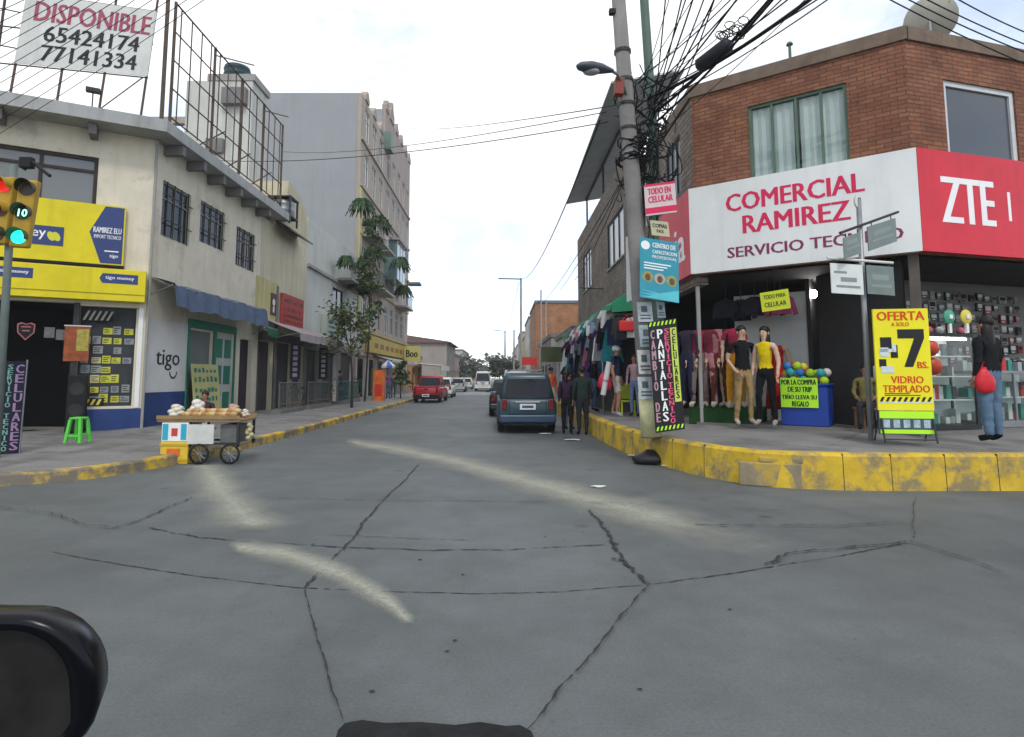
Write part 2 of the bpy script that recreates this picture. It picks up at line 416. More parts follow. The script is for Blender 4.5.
teal_paint = mat('green_paint', (.015, .16, .10), .6, .2, 2, .1)
awn_blue = mat('blue_grey_canvas', (.07, .10, .165), .85, .22, 2.2, .3)
awn_lilac = mat('faded_lilac_canvas', (.27, .235, .25), .85, .15, 2, .2)
awn_green = mat('green_canvas', (.02, .20, .10), .8, .15, 2, .2)
glass = glass_mat('window_glass', (.05, .056, .06), .07, .55)
glass_d = glass_mat('dark_glass', (.010, .012, .014), .06, .28)
clear = clear_glass('cabinet_glass')
curtain_m = mat('white_curtain', (.58, .60, .60), .9, .12, 2)
skin = mat('skin', (.30, .15, .09), .6, .06, 5)
skin_l = mat('pale_skin', (.52, .32, .22), .55, .05, 5)
hair_m = mat('black_hair', (.012, .009, .008), .5, .2, 20)
rubber = mat('black_rubber', (.015, .015, .016), .8, .15, 8)
# ------------------------------------------------------------------ the setting: ground, road, kerbs, sidewalks
struct(MB().poly([(-2500, -400, -.03), (2500, -400, -.03), (2500, 4000, -.03), (-2500, 4000, -.03)]).build('ground', soil))
rb = MB(); rb.poly([(-90, -25, 0), (90, -25, 0), (90, 14, 0), (-90, 14, 0)])
rb.poly([(-7.5, 14, 0), (4.5, 14, 0), (4.5, 420, 0), (-7.5, 420, 0)])
struct(rb.build('road', road_m))

def jag(pts, wd, z, seed, amp=.03):
    r = random.Random(seed); out = []; drift = 0
    for a, b in zip(pts[:-1], pts[1:]):
        n = max(2, int((b - a).length / .045)); t = (b - a).normalized(); s = V((-t.y, t.x, 0))
        for i in range(n):
            drift = drift * .9 + r.uniform(-1, 1) * amp * .35
            out.append((a.lerp(b, i / n) + s * (drift + r.uniform(-.25, .25) * wd), s, wd * r.choice([.18, .35, .5, .6, .8, 1.0])))
    out.append((pts[-1], s, wd * .2))
    mb = MB()
    for (p, s, w), (q, s2, w2) in zip(out[:-1], out[1:]):
        if r.random() < .03: continue
        mb.poly([p - s * w / 2 + V((0, 0, z)), q - s2 * w2 / 2 + V((0, 0, z)), q + s2 * w2 / 2 + V((0, 0, z)), p + s * w / 2 + V((0, 0, z))])
        if r.random() < .10 * amp / .03:      # a chipped edge beside the joint
            c = p + s * r.uniform(-1.6, 1.6) * wd; k = wd * r.uniform(.3, .8)
            mb.poly([c + V((k * r.uniform(.5, 1.2) * math.cos(x), k * r.uniform(.3, .9) * math.sin(x), z + .0004)) for x in (0, 1.3, 2.4, 3.6, 5)])
    return mb
def joint(px, wd, seed, amp=.02, layer=0):
    o = jag([gnd(*p) for p in px], wd, .004 + .0015 * layer, seed, amp).build('road_joint', joint_m); struct(o)
joint([(52, 552), (120, 565), (200, 577), (300, 588), (390, 592), (480, 594), (560, 592), (650, 585)], 0.015, 1, .008)
joint([(650, 585), (740, 573), (830, 558), (910, 543)], 0.019, 2, .012, 1)
joint([(150, 528), (200, 538), (260, 543), (345, 547), (420, 550), (500, 550), (604, 545)], 0.023, 3, .03, 2)
joint([(318, 535), (400, 538), (478, 541)], 0.013, 4, .03, 3)
joint([(240, 497), (300, 499), (400, 501), (545, 502)], 0.017, 5, .01, 4)
joint([(418, 465), (375, 510), (348, 545), (305, 588)], 0.027, 6, .03, 5)
joint([(305, 588), (318, 640), (343, 722)], 0.015, 7, .008, 6)
joint([(590, 510), (615, 545), (650, 585)], 0.048, 8, .04, 7)
joint([(650, 585), (600, 645), (560, 690), (526, 734)], 0.019, 9, .016, 8)
joint([(112, 529), (150, 517), (192, 498)], 0.031, 10, .05, 9)
joint([(765, 566), (790, 554), (850, 549), (905, 541)], 0.034, 11, .06, 10)
joint([(910, 543), (960, 558), (1003, 574)], 0.020, 12, .03, 11)
joint([(914, 540), (916, 498)], 0.013, 13, .02, 12)
joint([(695, 526), (780, 527), (905, 524)], 0.024, 14, .07, 13)
joint([(735, 509), (795, 513)], 0.020, 15, .04, 14)
joint([(0, 508), (60, 516), (112, 529)], 0.020, 16, .08, 15)
joint([(556, 503), (640, 505), (720, 500)], 0.012, 17, .03, 16)
for k, (x, y) in enumerate([(583, 533), (560, 622), (668, 546), (447, 652), (372, 692), (640, 690), (730, 610), (545, 537), (855, 640), (463, 575), (455, 641), (420, 560)]):
    r = random.Random(100 + k); c = gnd(x, y); s = r.uniform(.007, .016) * (1 if y > 600 else 1.6)
    pts = [c + V((s * r.uniform(.5, 1.4) * math.cos(a), s * r.uniform(.4, .9) * math.sin(a), .0275 if k == 1 else .006)) for a in [i * PI / 4 for i in range(8)]]
    if k == 1: continue
    struct(MB().poly(pts).build('road_pit', joint_m))
# flat dark patch on the road at the very front
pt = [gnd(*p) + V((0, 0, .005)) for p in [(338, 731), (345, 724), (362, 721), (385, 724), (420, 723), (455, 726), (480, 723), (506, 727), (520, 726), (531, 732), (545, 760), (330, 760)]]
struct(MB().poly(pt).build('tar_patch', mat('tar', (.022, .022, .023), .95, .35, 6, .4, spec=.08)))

# light streaks on the roadway, painted on as a pale ragged film
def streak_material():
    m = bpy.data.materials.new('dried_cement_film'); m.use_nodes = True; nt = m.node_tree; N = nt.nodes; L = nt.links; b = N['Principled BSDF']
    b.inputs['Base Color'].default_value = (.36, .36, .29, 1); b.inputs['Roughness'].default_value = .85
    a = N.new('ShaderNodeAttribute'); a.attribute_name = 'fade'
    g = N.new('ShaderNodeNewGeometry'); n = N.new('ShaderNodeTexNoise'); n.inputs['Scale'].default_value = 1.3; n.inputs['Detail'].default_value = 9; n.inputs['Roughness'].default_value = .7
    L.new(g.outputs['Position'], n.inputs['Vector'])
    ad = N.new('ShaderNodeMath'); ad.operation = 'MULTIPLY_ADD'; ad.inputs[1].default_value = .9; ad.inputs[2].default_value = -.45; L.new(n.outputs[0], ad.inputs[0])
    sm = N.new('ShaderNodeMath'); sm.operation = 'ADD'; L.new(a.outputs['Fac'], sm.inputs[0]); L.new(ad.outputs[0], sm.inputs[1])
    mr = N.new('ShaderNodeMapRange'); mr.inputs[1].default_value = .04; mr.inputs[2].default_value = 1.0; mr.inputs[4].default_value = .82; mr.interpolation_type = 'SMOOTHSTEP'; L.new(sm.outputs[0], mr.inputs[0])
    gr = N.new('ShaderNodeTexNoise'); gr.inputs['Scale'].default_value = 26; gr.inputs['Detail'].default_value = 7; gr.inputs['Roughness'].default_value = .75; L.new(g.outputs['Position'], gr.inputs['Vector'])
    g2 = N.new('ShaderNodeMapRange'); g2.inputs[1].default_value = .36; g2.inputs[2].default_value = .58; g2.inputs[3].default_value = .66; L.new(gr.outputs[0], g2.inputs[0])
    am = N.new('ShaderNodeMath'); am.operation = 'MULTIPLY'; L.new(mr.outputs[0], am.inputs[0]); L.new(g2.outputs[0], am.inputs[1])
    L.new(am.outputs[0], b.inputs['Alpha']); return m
film = streak_material()
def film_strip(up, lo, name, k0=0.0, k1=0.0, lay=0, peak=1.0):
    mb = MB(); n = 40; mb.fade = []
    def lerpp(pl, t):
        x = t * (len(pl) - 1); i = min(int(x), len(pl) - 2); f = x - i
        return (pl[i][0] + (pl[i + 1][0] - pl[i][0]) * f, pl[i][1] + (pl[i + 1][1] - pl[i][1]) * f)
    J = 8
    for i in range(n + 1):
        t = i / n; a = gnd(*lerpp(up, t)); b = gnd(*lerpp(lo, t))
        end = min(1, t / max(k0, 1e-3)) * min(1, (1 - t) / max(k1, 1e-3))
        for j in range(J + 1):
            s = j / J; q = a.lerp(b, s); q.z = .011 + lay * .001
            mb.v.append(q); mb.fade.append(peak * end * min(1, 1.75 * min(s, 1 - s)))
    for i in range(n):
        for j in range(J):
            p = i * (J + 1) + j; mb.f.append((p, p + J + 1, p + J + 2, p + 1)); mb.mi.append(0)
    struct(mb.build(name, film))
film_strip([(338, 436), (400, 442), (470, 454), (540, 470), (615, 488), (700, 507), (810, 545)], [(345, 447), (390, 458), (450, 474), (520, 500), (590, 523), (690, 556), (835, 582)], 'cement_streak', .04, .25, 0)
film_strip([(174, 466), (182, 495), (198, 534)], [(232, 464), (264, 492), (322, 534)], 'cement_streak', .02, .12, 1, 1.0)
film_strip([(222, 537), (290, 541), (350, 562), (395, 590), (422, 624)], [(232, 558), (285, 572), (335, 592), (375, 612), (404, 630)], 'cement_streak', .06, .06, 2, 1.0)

# ---- right kerb and sidewalk
def fillet(pts, n=6):
    out = [pts[0]]
    for a, b, c in zip(pts[:-2], pts[1:-1], pts[2:]):
        p, q = b.lerp(a, .35), b.lerp(c, .35)
        for i in range(n + 1):
            t = i / n; out.append(p.lerp(b, t).lerp(b.lerp(q, t), t))
    return out + [pts[-1]]
RK = fillet([V(p) for p in [(2.42, 60, 0), (2.42, 15.2, 0), (2.6, 11.9, 0), (3.1, 9.75, 0), (3.72, 8.75, 0), (4.8, 8.46, 0), (6.2, 8.44, 0), (9, 8.5, 0), (60, 8.5, 0)]])
def offset(pl, d):
    o = []
    for i, p in enumerate(pl):
        t = (pl[min(i + 1, len(pl) - 1)] - pl[max(i - 1, 0)]).normalized(); o.append(p + V((-t.y, t.x, 0)) * d)
    return o
def strip_sheet(mb, A, B, za, zb, m=0):
    for i in range(len(A) - 1):
        mb.poly([A[i] + V((0, 0, za)), A[i + 1] + V((0, 0, za)), B[i + 1] + V((0, 0, zb)), B[i] + V((0, 0, zb))], m)
RKi = offset(RK, .2)
kb = MB(); strip_sheet(kb, RK, RK, 0, .5)
for i in range(len(RK) - 1):
    pass
kb = MB()
R2 = offset(RK, .03)
strip_sheet(kb, RK, offset(RK, .012), 0, .46); strip_sheet(kb, offset(RK, .012), offset(RK, .05), .46, .5); strip_sheet(kb, offset(RK, .05), RKi, .5, .502)
struct(kb.build('right_kerb', kerb_y))
sb = MB()
fan = RKi
inner = []
for p in RKi:
    if p.y > 13.2: q = V((4.3, max(p.y, 12.9), 0))
    elif p.x < 4.2 + 0: q = V((4.3 + max(0, (11.9 - p.y)) * .75, 12.8 - max(0, 11.9 - p.y) * .55, 0))
    else: q = V((max(p.x + 1.2, 6.6), 11.6, 0))
    inner.append(q)
strip_sheet(sb, RKi, inner, .498, .575)
sb.poly([(4.2, 12.9, .574), (6.2, 11.2, .574), (60, 11.2, .574), (60, 16, .574), (4.2, 16, .574)])
struct(sb.build('right_sidewalk', walk_m))
kj = [i for i in range(4, len(RK) - 3)]
for px_, py_ in ((612, 447), (630, 456), (664, 469), (702, 477), (846, 491), (893, 491), (947, 491), (1001, 491)):
    a = gnd(px_, py_); near = min(range(len(RK) - 1), key=lambda i: min((RK[i].lerp(RK[i + 1], k / 8) - a).length for k in range(9))); s_, e_ = RK[near], RK[near + 1]
    dd_ = (e_ - s_).normalized(); q_ = s_ + dd_ * max(0, min((e_ - s_).length, (a - s_).dot(dd_))); nn_ = V((-dd_.y, dd_.x, 0))
    jb = MB().boxc([q_ + dd_ * u + nn_ * w + V((0, 0, z)) for z, wl_ in ((.0, (-.003, .05)), (.498, (.010, .05))) for u, w in ((-.004, wl_[0]), (.004, wl_[0]), (.004, wl_[1]), (-.004, wl_[1]))])
    struct(jb.build('kerb_joint', joint_m))
# broken, unpainted bay in the kerb with a lower step
k1, k2 = gnd(736, 485), gnd(806, 489)
stp = MB()
d = (k2 - k1).normalized(); nrm = V((-d.y, d.x, 0))
for a, b, z0, z1, w0, w1 in ((.05, .95, .0, .34, -.012, .06), (.35, .98, .34, .42, -.006, .1)):
    p, q = k1.lerp(k2, a), k1.lerp(k2, b)
    stp.boxc([p + nrm * w0 + V((0, 0, z0)), q + nrm * w0 + V((0, 0, z0)), q + nrm * w1 + V((0, 0, z0)), p + nrm * w1 + V((0, 0, z0)), p + nrm * w0 + V((0, 0, z1)), q + nrm * w0 + V((0, 0, z1)), q + nrm * w1 + V((0, 0, z1)), p + nrm * w1 + V((0, 0, z1))])
struct(stp.build('kerb_repair', mat('kerb_bare_concrete', (.24, .20, .13), .9, .25, 3, .3, dirt=(.42, .29, .05), dirt_amt=.15, dirt_scale=3), bevel=.02))

# ---- left kerb and sidewalk
LK = fillet([V(p) for p in [(-40, 6.6, 0), (-12, 7.6, 0), (-7.1, 8.75, 0), (-6.25, 9.45, 0), (-5.85, 10.9, 0), (-5.6, 13, 0), (-5.6, 22, 0), (-5.95, 40, 0), (-6.0, 62, 0)]])
LKi = offset(LK, .18)
kb = MB(); strip_sheet(kb, LK, offset(LK, .012), 0, .15); strip_sheet(kb, offset(LK, .012), offset(LK, .04), .15, .18); strip_sheet(kb, offset(LK, .04), LKi, .18, .182)
struct(kb.build('left_kerb', kerb_y2))
sb = MB(); inner = []
for p in LKi:
    inner.append(V((-9.3, p.y + .8, 0)) if p.y > 14 else V((-9.0 - max(0, 14.9 - p.y) * 1.85, min(15.3, 15.3 - max(0, 12.5 - p.y) * .9), 0)))
strip_sheet(sb, LKi, inner, .178, .33)
sb.poly([(-40, 6.6, .17), (-20, 9.0, .19), (-11.0, 14.7, .325), (-20, 16, .33), (-40, 16, .33)])
struct(sb.build('left_sidewalk', walk_m))
# far kerbs and sidewalks beyond the next corner
for x0, x1, nm in ((-10, -6.0, 'far_left_sidewalk'), (2.6, 5, 'far_right_sidewalk')):
    struct(MB().box2((x0, 64 if x0 < 0 else 62, 0), (x1, 420, .17)).build(nm, walk_m))
struct(MB().poly([(-6, 61.5, .006), (2.3, 61.5, .006), (2.3, 63.5, .006), (-6, 63.5, .006)]).build('crossing_stripe', mat('road_white_paint', (.55, .55, .54), .7, .2, 2)))  # flat pale bands laid across the far road
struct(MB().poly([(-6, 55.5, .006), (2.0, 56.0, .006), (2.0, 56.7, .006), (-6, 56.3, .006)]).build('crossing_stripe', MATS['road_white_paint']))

# ------------------------------------------------------------------ RIGHT: brick corner building
FC = Fr((4.2, 12.8), (3.2, -2.3)); LC = V((3.2, -2.3)).length if False else math.hypot(3.2, 2.3)
FD = Fr((7.4, 10.5), (.963, .27)); LD = 12.0
FE = Fr((4.2, 20.0), (0, -1)); LE = 7.2          # street side, u = 20 - y
bb = thing('brick_corner_building', 'two storey orange brick corner building above the open shop with red and white signs', 'building', (8, 14, .55))
ROOF = 8.0; SH = 3.75; SF = .62
hC = [(1.18, 2.98, 5.62, 7.22)]; hD = [(.88, 2.7, 5.6, 7.12)]; hE = [(1.4, 3.0, 5.9, 7.5), (5.1, 6.3, 5.9, 7.3)]
w = wall(FC, 0, LC, SH, ROOF - .26, hC); wall(FD, 0, LD, SH, ROOF - .26, hD, mb=w)
w.build('upper_wall', brick_o, bb, uv=True)
wall(FE, 0, LE, SH - .2, ROOF - .26, hE).build('street_wall', brick_g, bb, uv=True)
pp = MB()
pp.fbox(FC, -.06, LC + .05, ROOF - .26, ROOF, -.3, .05); pp.fbox(FD, 0.05, LD, ROOF - .255, ROOF - .002, -.3, .05); pp.fbox(FE, 0, LE - .03, ROOF - .258, ROOF - .004, -.3, .05)
pp.build('parapet', mat('parapet_concrete', (.17, .125, .095), .9, .25, 3, .4, streak=.4), bb)
rf = MB(); A_, B_, C_, D_, E_ = FE.p(0, 0, -.1), FE.p(LE, 0, -.1), FC.p(LC, 0, -.1), FD.p(LD, 0, -.1), V((22, 20, 0))
rf.poly([q + V((0, 0, ROOF - .4)) for q in (A_, B_, C_, D_, E_)]); rf.poly([q + V((0, 0, SH + .03)) for q in (A_, E_, D_, C_, B_)])
rf.build('roof', concrete_d, bb)
# ground floor: piers, inner partition, shop floor
gf = MB()
pier_m = mat('pier_plaster', (.30, .295, .28), .85, .2, 2, .2)
MB().fbox(FC, LC - .16, LC - .0, .5, SH, -.25, -.01).build('pier', mat('pier_brown', (.10, .085, .075), .85, .2, 2, .2), bb)
MB().fbox(FE, 0, .4, .0, SH - .22, -.3, 0).build('pier', pier_m, bb); MB().fbox(FE, LE - .10, LE - .03, .0, SH - .22, -.07, .0).build('pier', pier_m, bb)
pt = MB(); pt.fbox(FC, .33, 1.85, SF, SH - .3, -1.75, -1.65); pt.build('partition_wall', mat('shop_white_wall', (.52, .53, .52), .8, .08, 2), bb)
sf = MB(); sf.fbox(FC, -.1, LC, .48, SF, -6, -.02); sf.fbox(FD, -.2, LD, .48, SF - .01, -3.2, -.02); sf.build('shop_floor', mat('shop_tiles', (.16, .15, .14), .5, .15, 2), bb)
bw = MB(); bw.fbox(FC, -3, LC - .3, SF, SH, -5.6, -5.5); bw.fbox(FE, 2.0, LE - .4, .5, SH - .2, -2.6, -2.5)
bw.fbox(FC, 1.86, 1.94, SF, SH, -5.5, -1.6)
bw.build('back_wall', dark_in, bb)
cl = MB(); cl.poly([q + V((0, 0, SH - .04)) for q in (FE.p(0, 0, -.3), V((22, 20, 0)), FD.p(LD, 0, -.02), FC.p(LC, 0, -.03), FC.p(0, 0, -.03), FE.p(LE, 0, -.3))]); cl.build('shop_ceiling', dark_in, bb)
slat = MB(); slat.fbox(FD, .0, LD, SF, SH, -2.3, -2.2)
for i in range(22): slat.fbox(FD, .02, 4.6, SF + .2 + i * .135, SF + .305 + i * .135, -2.195, -2.175)
slat.build('slat_wall', mat('slat_board', (.19, .185, .175), .6, .15, 2), bb)
gfr = mat('green_window_frame', (.09, .15, .11), .6, .15, 4); wfr = mat('white_window_frame', (.55, .57, .58), .5, .1, 4)
window(FC, bb, 1.18, 2.98, 5.62, 7.22, gfr, clear, 4, 1, .1, curtain=(curtain_m, [(0, .47), (.53, 1)]), t=.06)
window(FD, bb, .88, 2.7, 5.6, 7.12, wfr, glass_mat('grey_blue_glass', (.06, .07, .08), .08, .5), 1, 1, .1, t=.10)
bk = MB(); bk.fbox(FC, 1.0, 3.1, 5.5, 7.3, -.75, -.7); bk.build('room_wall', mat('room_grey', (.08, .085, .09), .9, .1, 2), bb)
for h in hE: window(FE, bb, *h, darkmetal, glass_mat('pale_glass', (.22, .23, .24), .2, .5) if 'pale_glass' not in MATS else MATS['pale_glass'], 3, 1, .08)

# sign band: three panels bolted to the wall
def sign_box(name, label, fr, u0, u1, v0, v1, w0, w1, material, frame_m=None):
    t = thing(name, label, 'sign', fr.p((u0 + u1) / 2, v0, w0))
    MB().fbox(fr, u0, u1, v0, v1, w0, w1).build('panel', material, t)
    if frame_m:
        f = MB(); e = .03
        f.fbox(fr, u0 - e, u1 + e, v1 + .001, v1 + e, w0, w1 + .01); f.fbox(fr, u0 - e, u1 + e, v0 - e, v0 - .001, w0, w1 + .01)
        f.fbox(fr, u0 - e, u0 - .001, v0, v1, w0, w1 + .01); f.fbox(fr, u1 + .001, u1 + e, v0, v1, w0, w1 + .01); f.build('frame', frame_m, t)
    return t
def mitre(A, B, w):              # where the faces of two neighbouring facades meet, w out from the walls
    p, q = A.p(0, 0, w), B.p(0, 0, w); den = A.d.x * B.d.y - A.d.y * B.d.x
    k = ((q.x - p.x) * B.d.y - (q.y - p.y) * B.d.x) / den
    return p + A.d * k
def band(name, label, P0, P1, Q0, Q1, v0, v1, material):     # P inner and Q outer end points
    t = thing(name, label, 'sign', (P0 + P1) / 2 + V((0, 0, v0)))
    z = lambda p, v: V((p.x, p.y, v))
    MB().boxc([z(Q0, v0), z(Q1, v0), z(P1, v0), z(P0, v0), z(Q0, v1), z(Q1, v1), z(P1, v1), z(P0, v1)]).build('panel', material, t)
    return t
FE2 = Fr((4.2, 15.2), (0, -1)); wi, wo = .012, .15; v0, v1 = SH + .02, 5.64
e = V((.0, 0, 0))
mEC_i, mEC_o, mCD_i, mCD_o = mitre(FE2, FC, wi), mitre(FE2, FC, wo), mitre(FC, FD, wi), mitre(FC, FD, wo)
g1, g2 = FC.d * .004, FD.d * .004
sg = band('shop_sign', 'long white shop sign lettered COMERCIAL RAMIREZ on the chamfered brick corner', mEC_i + g1, mCD_i - g1, mEC_o + g1, mCD_o - g1, v0, v1, white_sign)
wl = wo + .001
text(FC, 'COMERCIAL', .70, 3.20, 4.99, 5.36, wl, letter_red, sg, bold=.02); text(FC, 'RAMIREZ', 1.02, 2.95, 4.50, 4.87, wl, letter_red, sg, bold=.02)
text(FC, 'SERVICIO TECNICO', .70, 3.75, 4.02, 4.24, wl, letter_plum, sg, bold=.02)
sg = band('shop_sign', 'red shop sign with big white letters ZTE, right of the white sign', mCD_i + g2, FD.p(4.6, 0, wi), mCD_o + g2, FD.p(4.6, 0, wo), v0, v1, red_sign)
text(FD, 'ZTE', .42, 1.72, 4.32, 5.16, wl, letter_white, sg, bold=.018)
zz = MB(); zz.fbox(FD, 2.05, 2.12, 4.45, 5.0, wo, wo + .004); zz.build('lettering', letter_white, sg)
sg = band('shop_sign', 'red shop sign ending in white letters ia, left of the white sign behind the pole', FE2.p(0, 0, wi), mEC_i - V((0, -.004, 0)), FE2.p(0, 0, wo), mEC_o - V((0, -.004, 0)), v0, v1, red_sign)
text(FE2, 'ia', 1.35, 2.15, 4.15, 4.95, wl, letter_white, sg, bold=.02)

# second house along the side street, roofed terrace on top
b2 = thing('brick_terrace_house', 'grey brown brick house with corrugated roof over its terrace, above the clothes stall', 'building', (7, 26.5, 0))
FE3 = Fr((4.22, 33), (0, -1))
h2 = [(2.2, 5.0, 5.9, 7.8), (9.4, 12.6, 5.8, 7.6)]
wall(FE3, 0, 12.95, 3.4, 9.2, h2).build('wall', brick_g, b2, uv=True)
wall(Fr((16, 33), (-1, 0)), 0, 11.7, 0, 9.2).build('end_wall', brick_g, b2, uv=True)
wall(Fr((4.3, 20.04), (1, 0)), 0, 10, 6.5, 9.2).build('end_wall', brick_g, b2, uv=True)
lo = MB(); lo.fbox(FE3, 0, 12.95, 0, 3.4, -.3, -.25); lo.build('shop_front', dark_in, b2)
for h in h2: window(FE3, b2, *h, darkmetal, MATS['pale_glass'], 3, 1, .08, sill=concrete)
MB().box2((4.5, 20.1, 8.6), (16, 32.9, 8.7)).build('roof_slab', concrete_d, b2)
rs = MB()
rs.boxc([(3.35, 17.6, 10.55), (5.6, 17.6, 10.93), (5.6, 30.5, 10.93), (3.35, 30.5, 10.55), (3.35, 17.6, 10.6), (5.6, 17.6, 10.98), (5.6, 30.5, 10.98), (3.35, 30.5, 10.6)])
rs.build('corrugated_roof', corrugated_mat('corrugated_zinc', (.36, .38, .40)), b2, uv=True)
for y in (20.4, 25, 29.9):
    MB().box2((4.3, y, 8.7), (4.38, y + .08, 10.72)).build('post', darkmetal, b2)
MB().box2((4.28, 20.3, 10.58), (4.36, 30.0, 10.66)).build('beam', darkmetal, b2)
rod = MB().tube([(4.2, 24.5, 5.2), (3.2, 24.5, 5.25)], .02); rod.build('awning_rod', darkmetal, b2)

# roof things
c = at(930, 22, 12.3)
t = thing('satellite_dish', 'cream satellite dish on the brick building roof', 'antenna', (c.x, c.y, ROOF - .4))
rr = M.Rotation(rad(38), 3, 'Y') @ M.Rotation(rad(-35), 3, 'X')
dm = MB(); prof = [(.02, .0), (.2, .02), (.38, .08), (.5, .16)]
rings = [[c + rr @ V((a * math.cos(2 * PI * j / 24), a * math.sin(2 * PI * j / 24), h)) for j in range(24)] for a, h in prof]
dm.rings(rings, 0, False); rings2 = [[p - rr @ V((0, 0, .02)) for p in r] for r in rings]; dm.rings(rings2, 0, False)
dm.build('dish', mat('cream_metal', (.50, .47, .40), .6, .1, 3), t, smooth=True)
MB().tube([c + rr @ V((.0, -.45, .1)), c + rr @ V((0, -.1, .6))], .02).build('feed_arm', steel, t)
MB().box(c + rr @ V((0, -.08, .62)), (.1, .1, .14), rot=rr).build('receiver', offwhite, t)
MB().tube([(c.x, c.y, ROOF - .4), tuple(c + rr @ V((0, 0, -.02)))], .035).build('mast', steel, t)
c = FC.p(2.0, ROOF - .02, -.2)
t = thing('roof_pipe', 'short green vent pipe on the brick parapet', 'pipe', c)
MB().tube([c, c + V((0, 0, .42))], .03, 8).build('pipe', gfr, t); MB().lathe(c + V((0, 0, .42)), [(.02, -.02), (.07, 0), (.05, .05), (.01, .07)], 10).build('cap', gfr, t)
# ------------------------------------------------------------------ people and mannequins: one skinned surface each
SEED = [0.0]
def Z_NECK(J): return J['neck'][2] - .03
def skinned(name, J, edges, radii, mats, region, extra=None, root='pelvis'):
    names = list(J); idx = {n: i for i, n in enumerate(names)}
    me = bpy.data.meshes.new(name); me.from_pydata([J[n] for n in names], [(idx[a], idx[b]) for a, b in edges], [])
    o = bpy.data.objects.new(name, me); COL.objects.link(o)
    o.modifiers.new('skin', 'SKIN'); sub = o.modifiers.new('sub', 'SUBSURF'); sub.levels = 2; sub.render_levels = 2
    for n in names:
        r = radii[n]; d = me.skin_vertices[0].data[idx[n]]; d.radius = r if isinstance(r, tuple) else (r, r); d.use_root = (n == root)
    bpy.context.view_layer.update()
    ev = o.evaluated_get(bpy.context.evaluated_depsgraph_get()); m2 = bpy.data.meshes.new_from_object(ev)
    from mathutils import noise as nz
    vs = [V(v.co) + (v.normal * (.013 * nz.noise(V((v.co.x * 8 + SEED[0], v.co.y * 8, v.co.z * 15))) + .006 * nz.noise(V((v.co.x * 22, v.co.y * 22 + SEED[0], v.co.z * 34)))) if v.co.z < Z_NECK(J) else V((0, 0, 0))) for v in m2.vertices]; SEED[0] += 3.7; fs = [tuple(p.vertices) for p in m2.polygons]
    bpy.data.objects.remove(o); bpy.data.meshes.remove(me); bpy.data.meshes.remove(m2)
    mb = MB(); mb.v = vs; mb.f = fs
    rr_ = lambda n: sum(radii[n]) / 2 if isinstance(radii[n], tuple) else radii[n]
    segs = [(V(J[a]), V(J[b]), a, b) for a, b in edges]
    for f in fs:
        c = sum((vs[i] for i in f), V((0, 0, 0))) / len(f); best = None
        for a, b, na, nb in segs:
            d = b - a; t = max(0, min(1, (c - a).dot(d) / max(d.length_squared, 1e-9))); q = (c - a - d * t).length - (rr_(na) * (1 - t) + rr_(nb) * t) * 1.0
            if best is None or q < best[0]: best = (q, na, nb, t)
        mb.mi.append(region(best[1], best[2], best[3], c))
    if extra: extra(mb)
    return mb

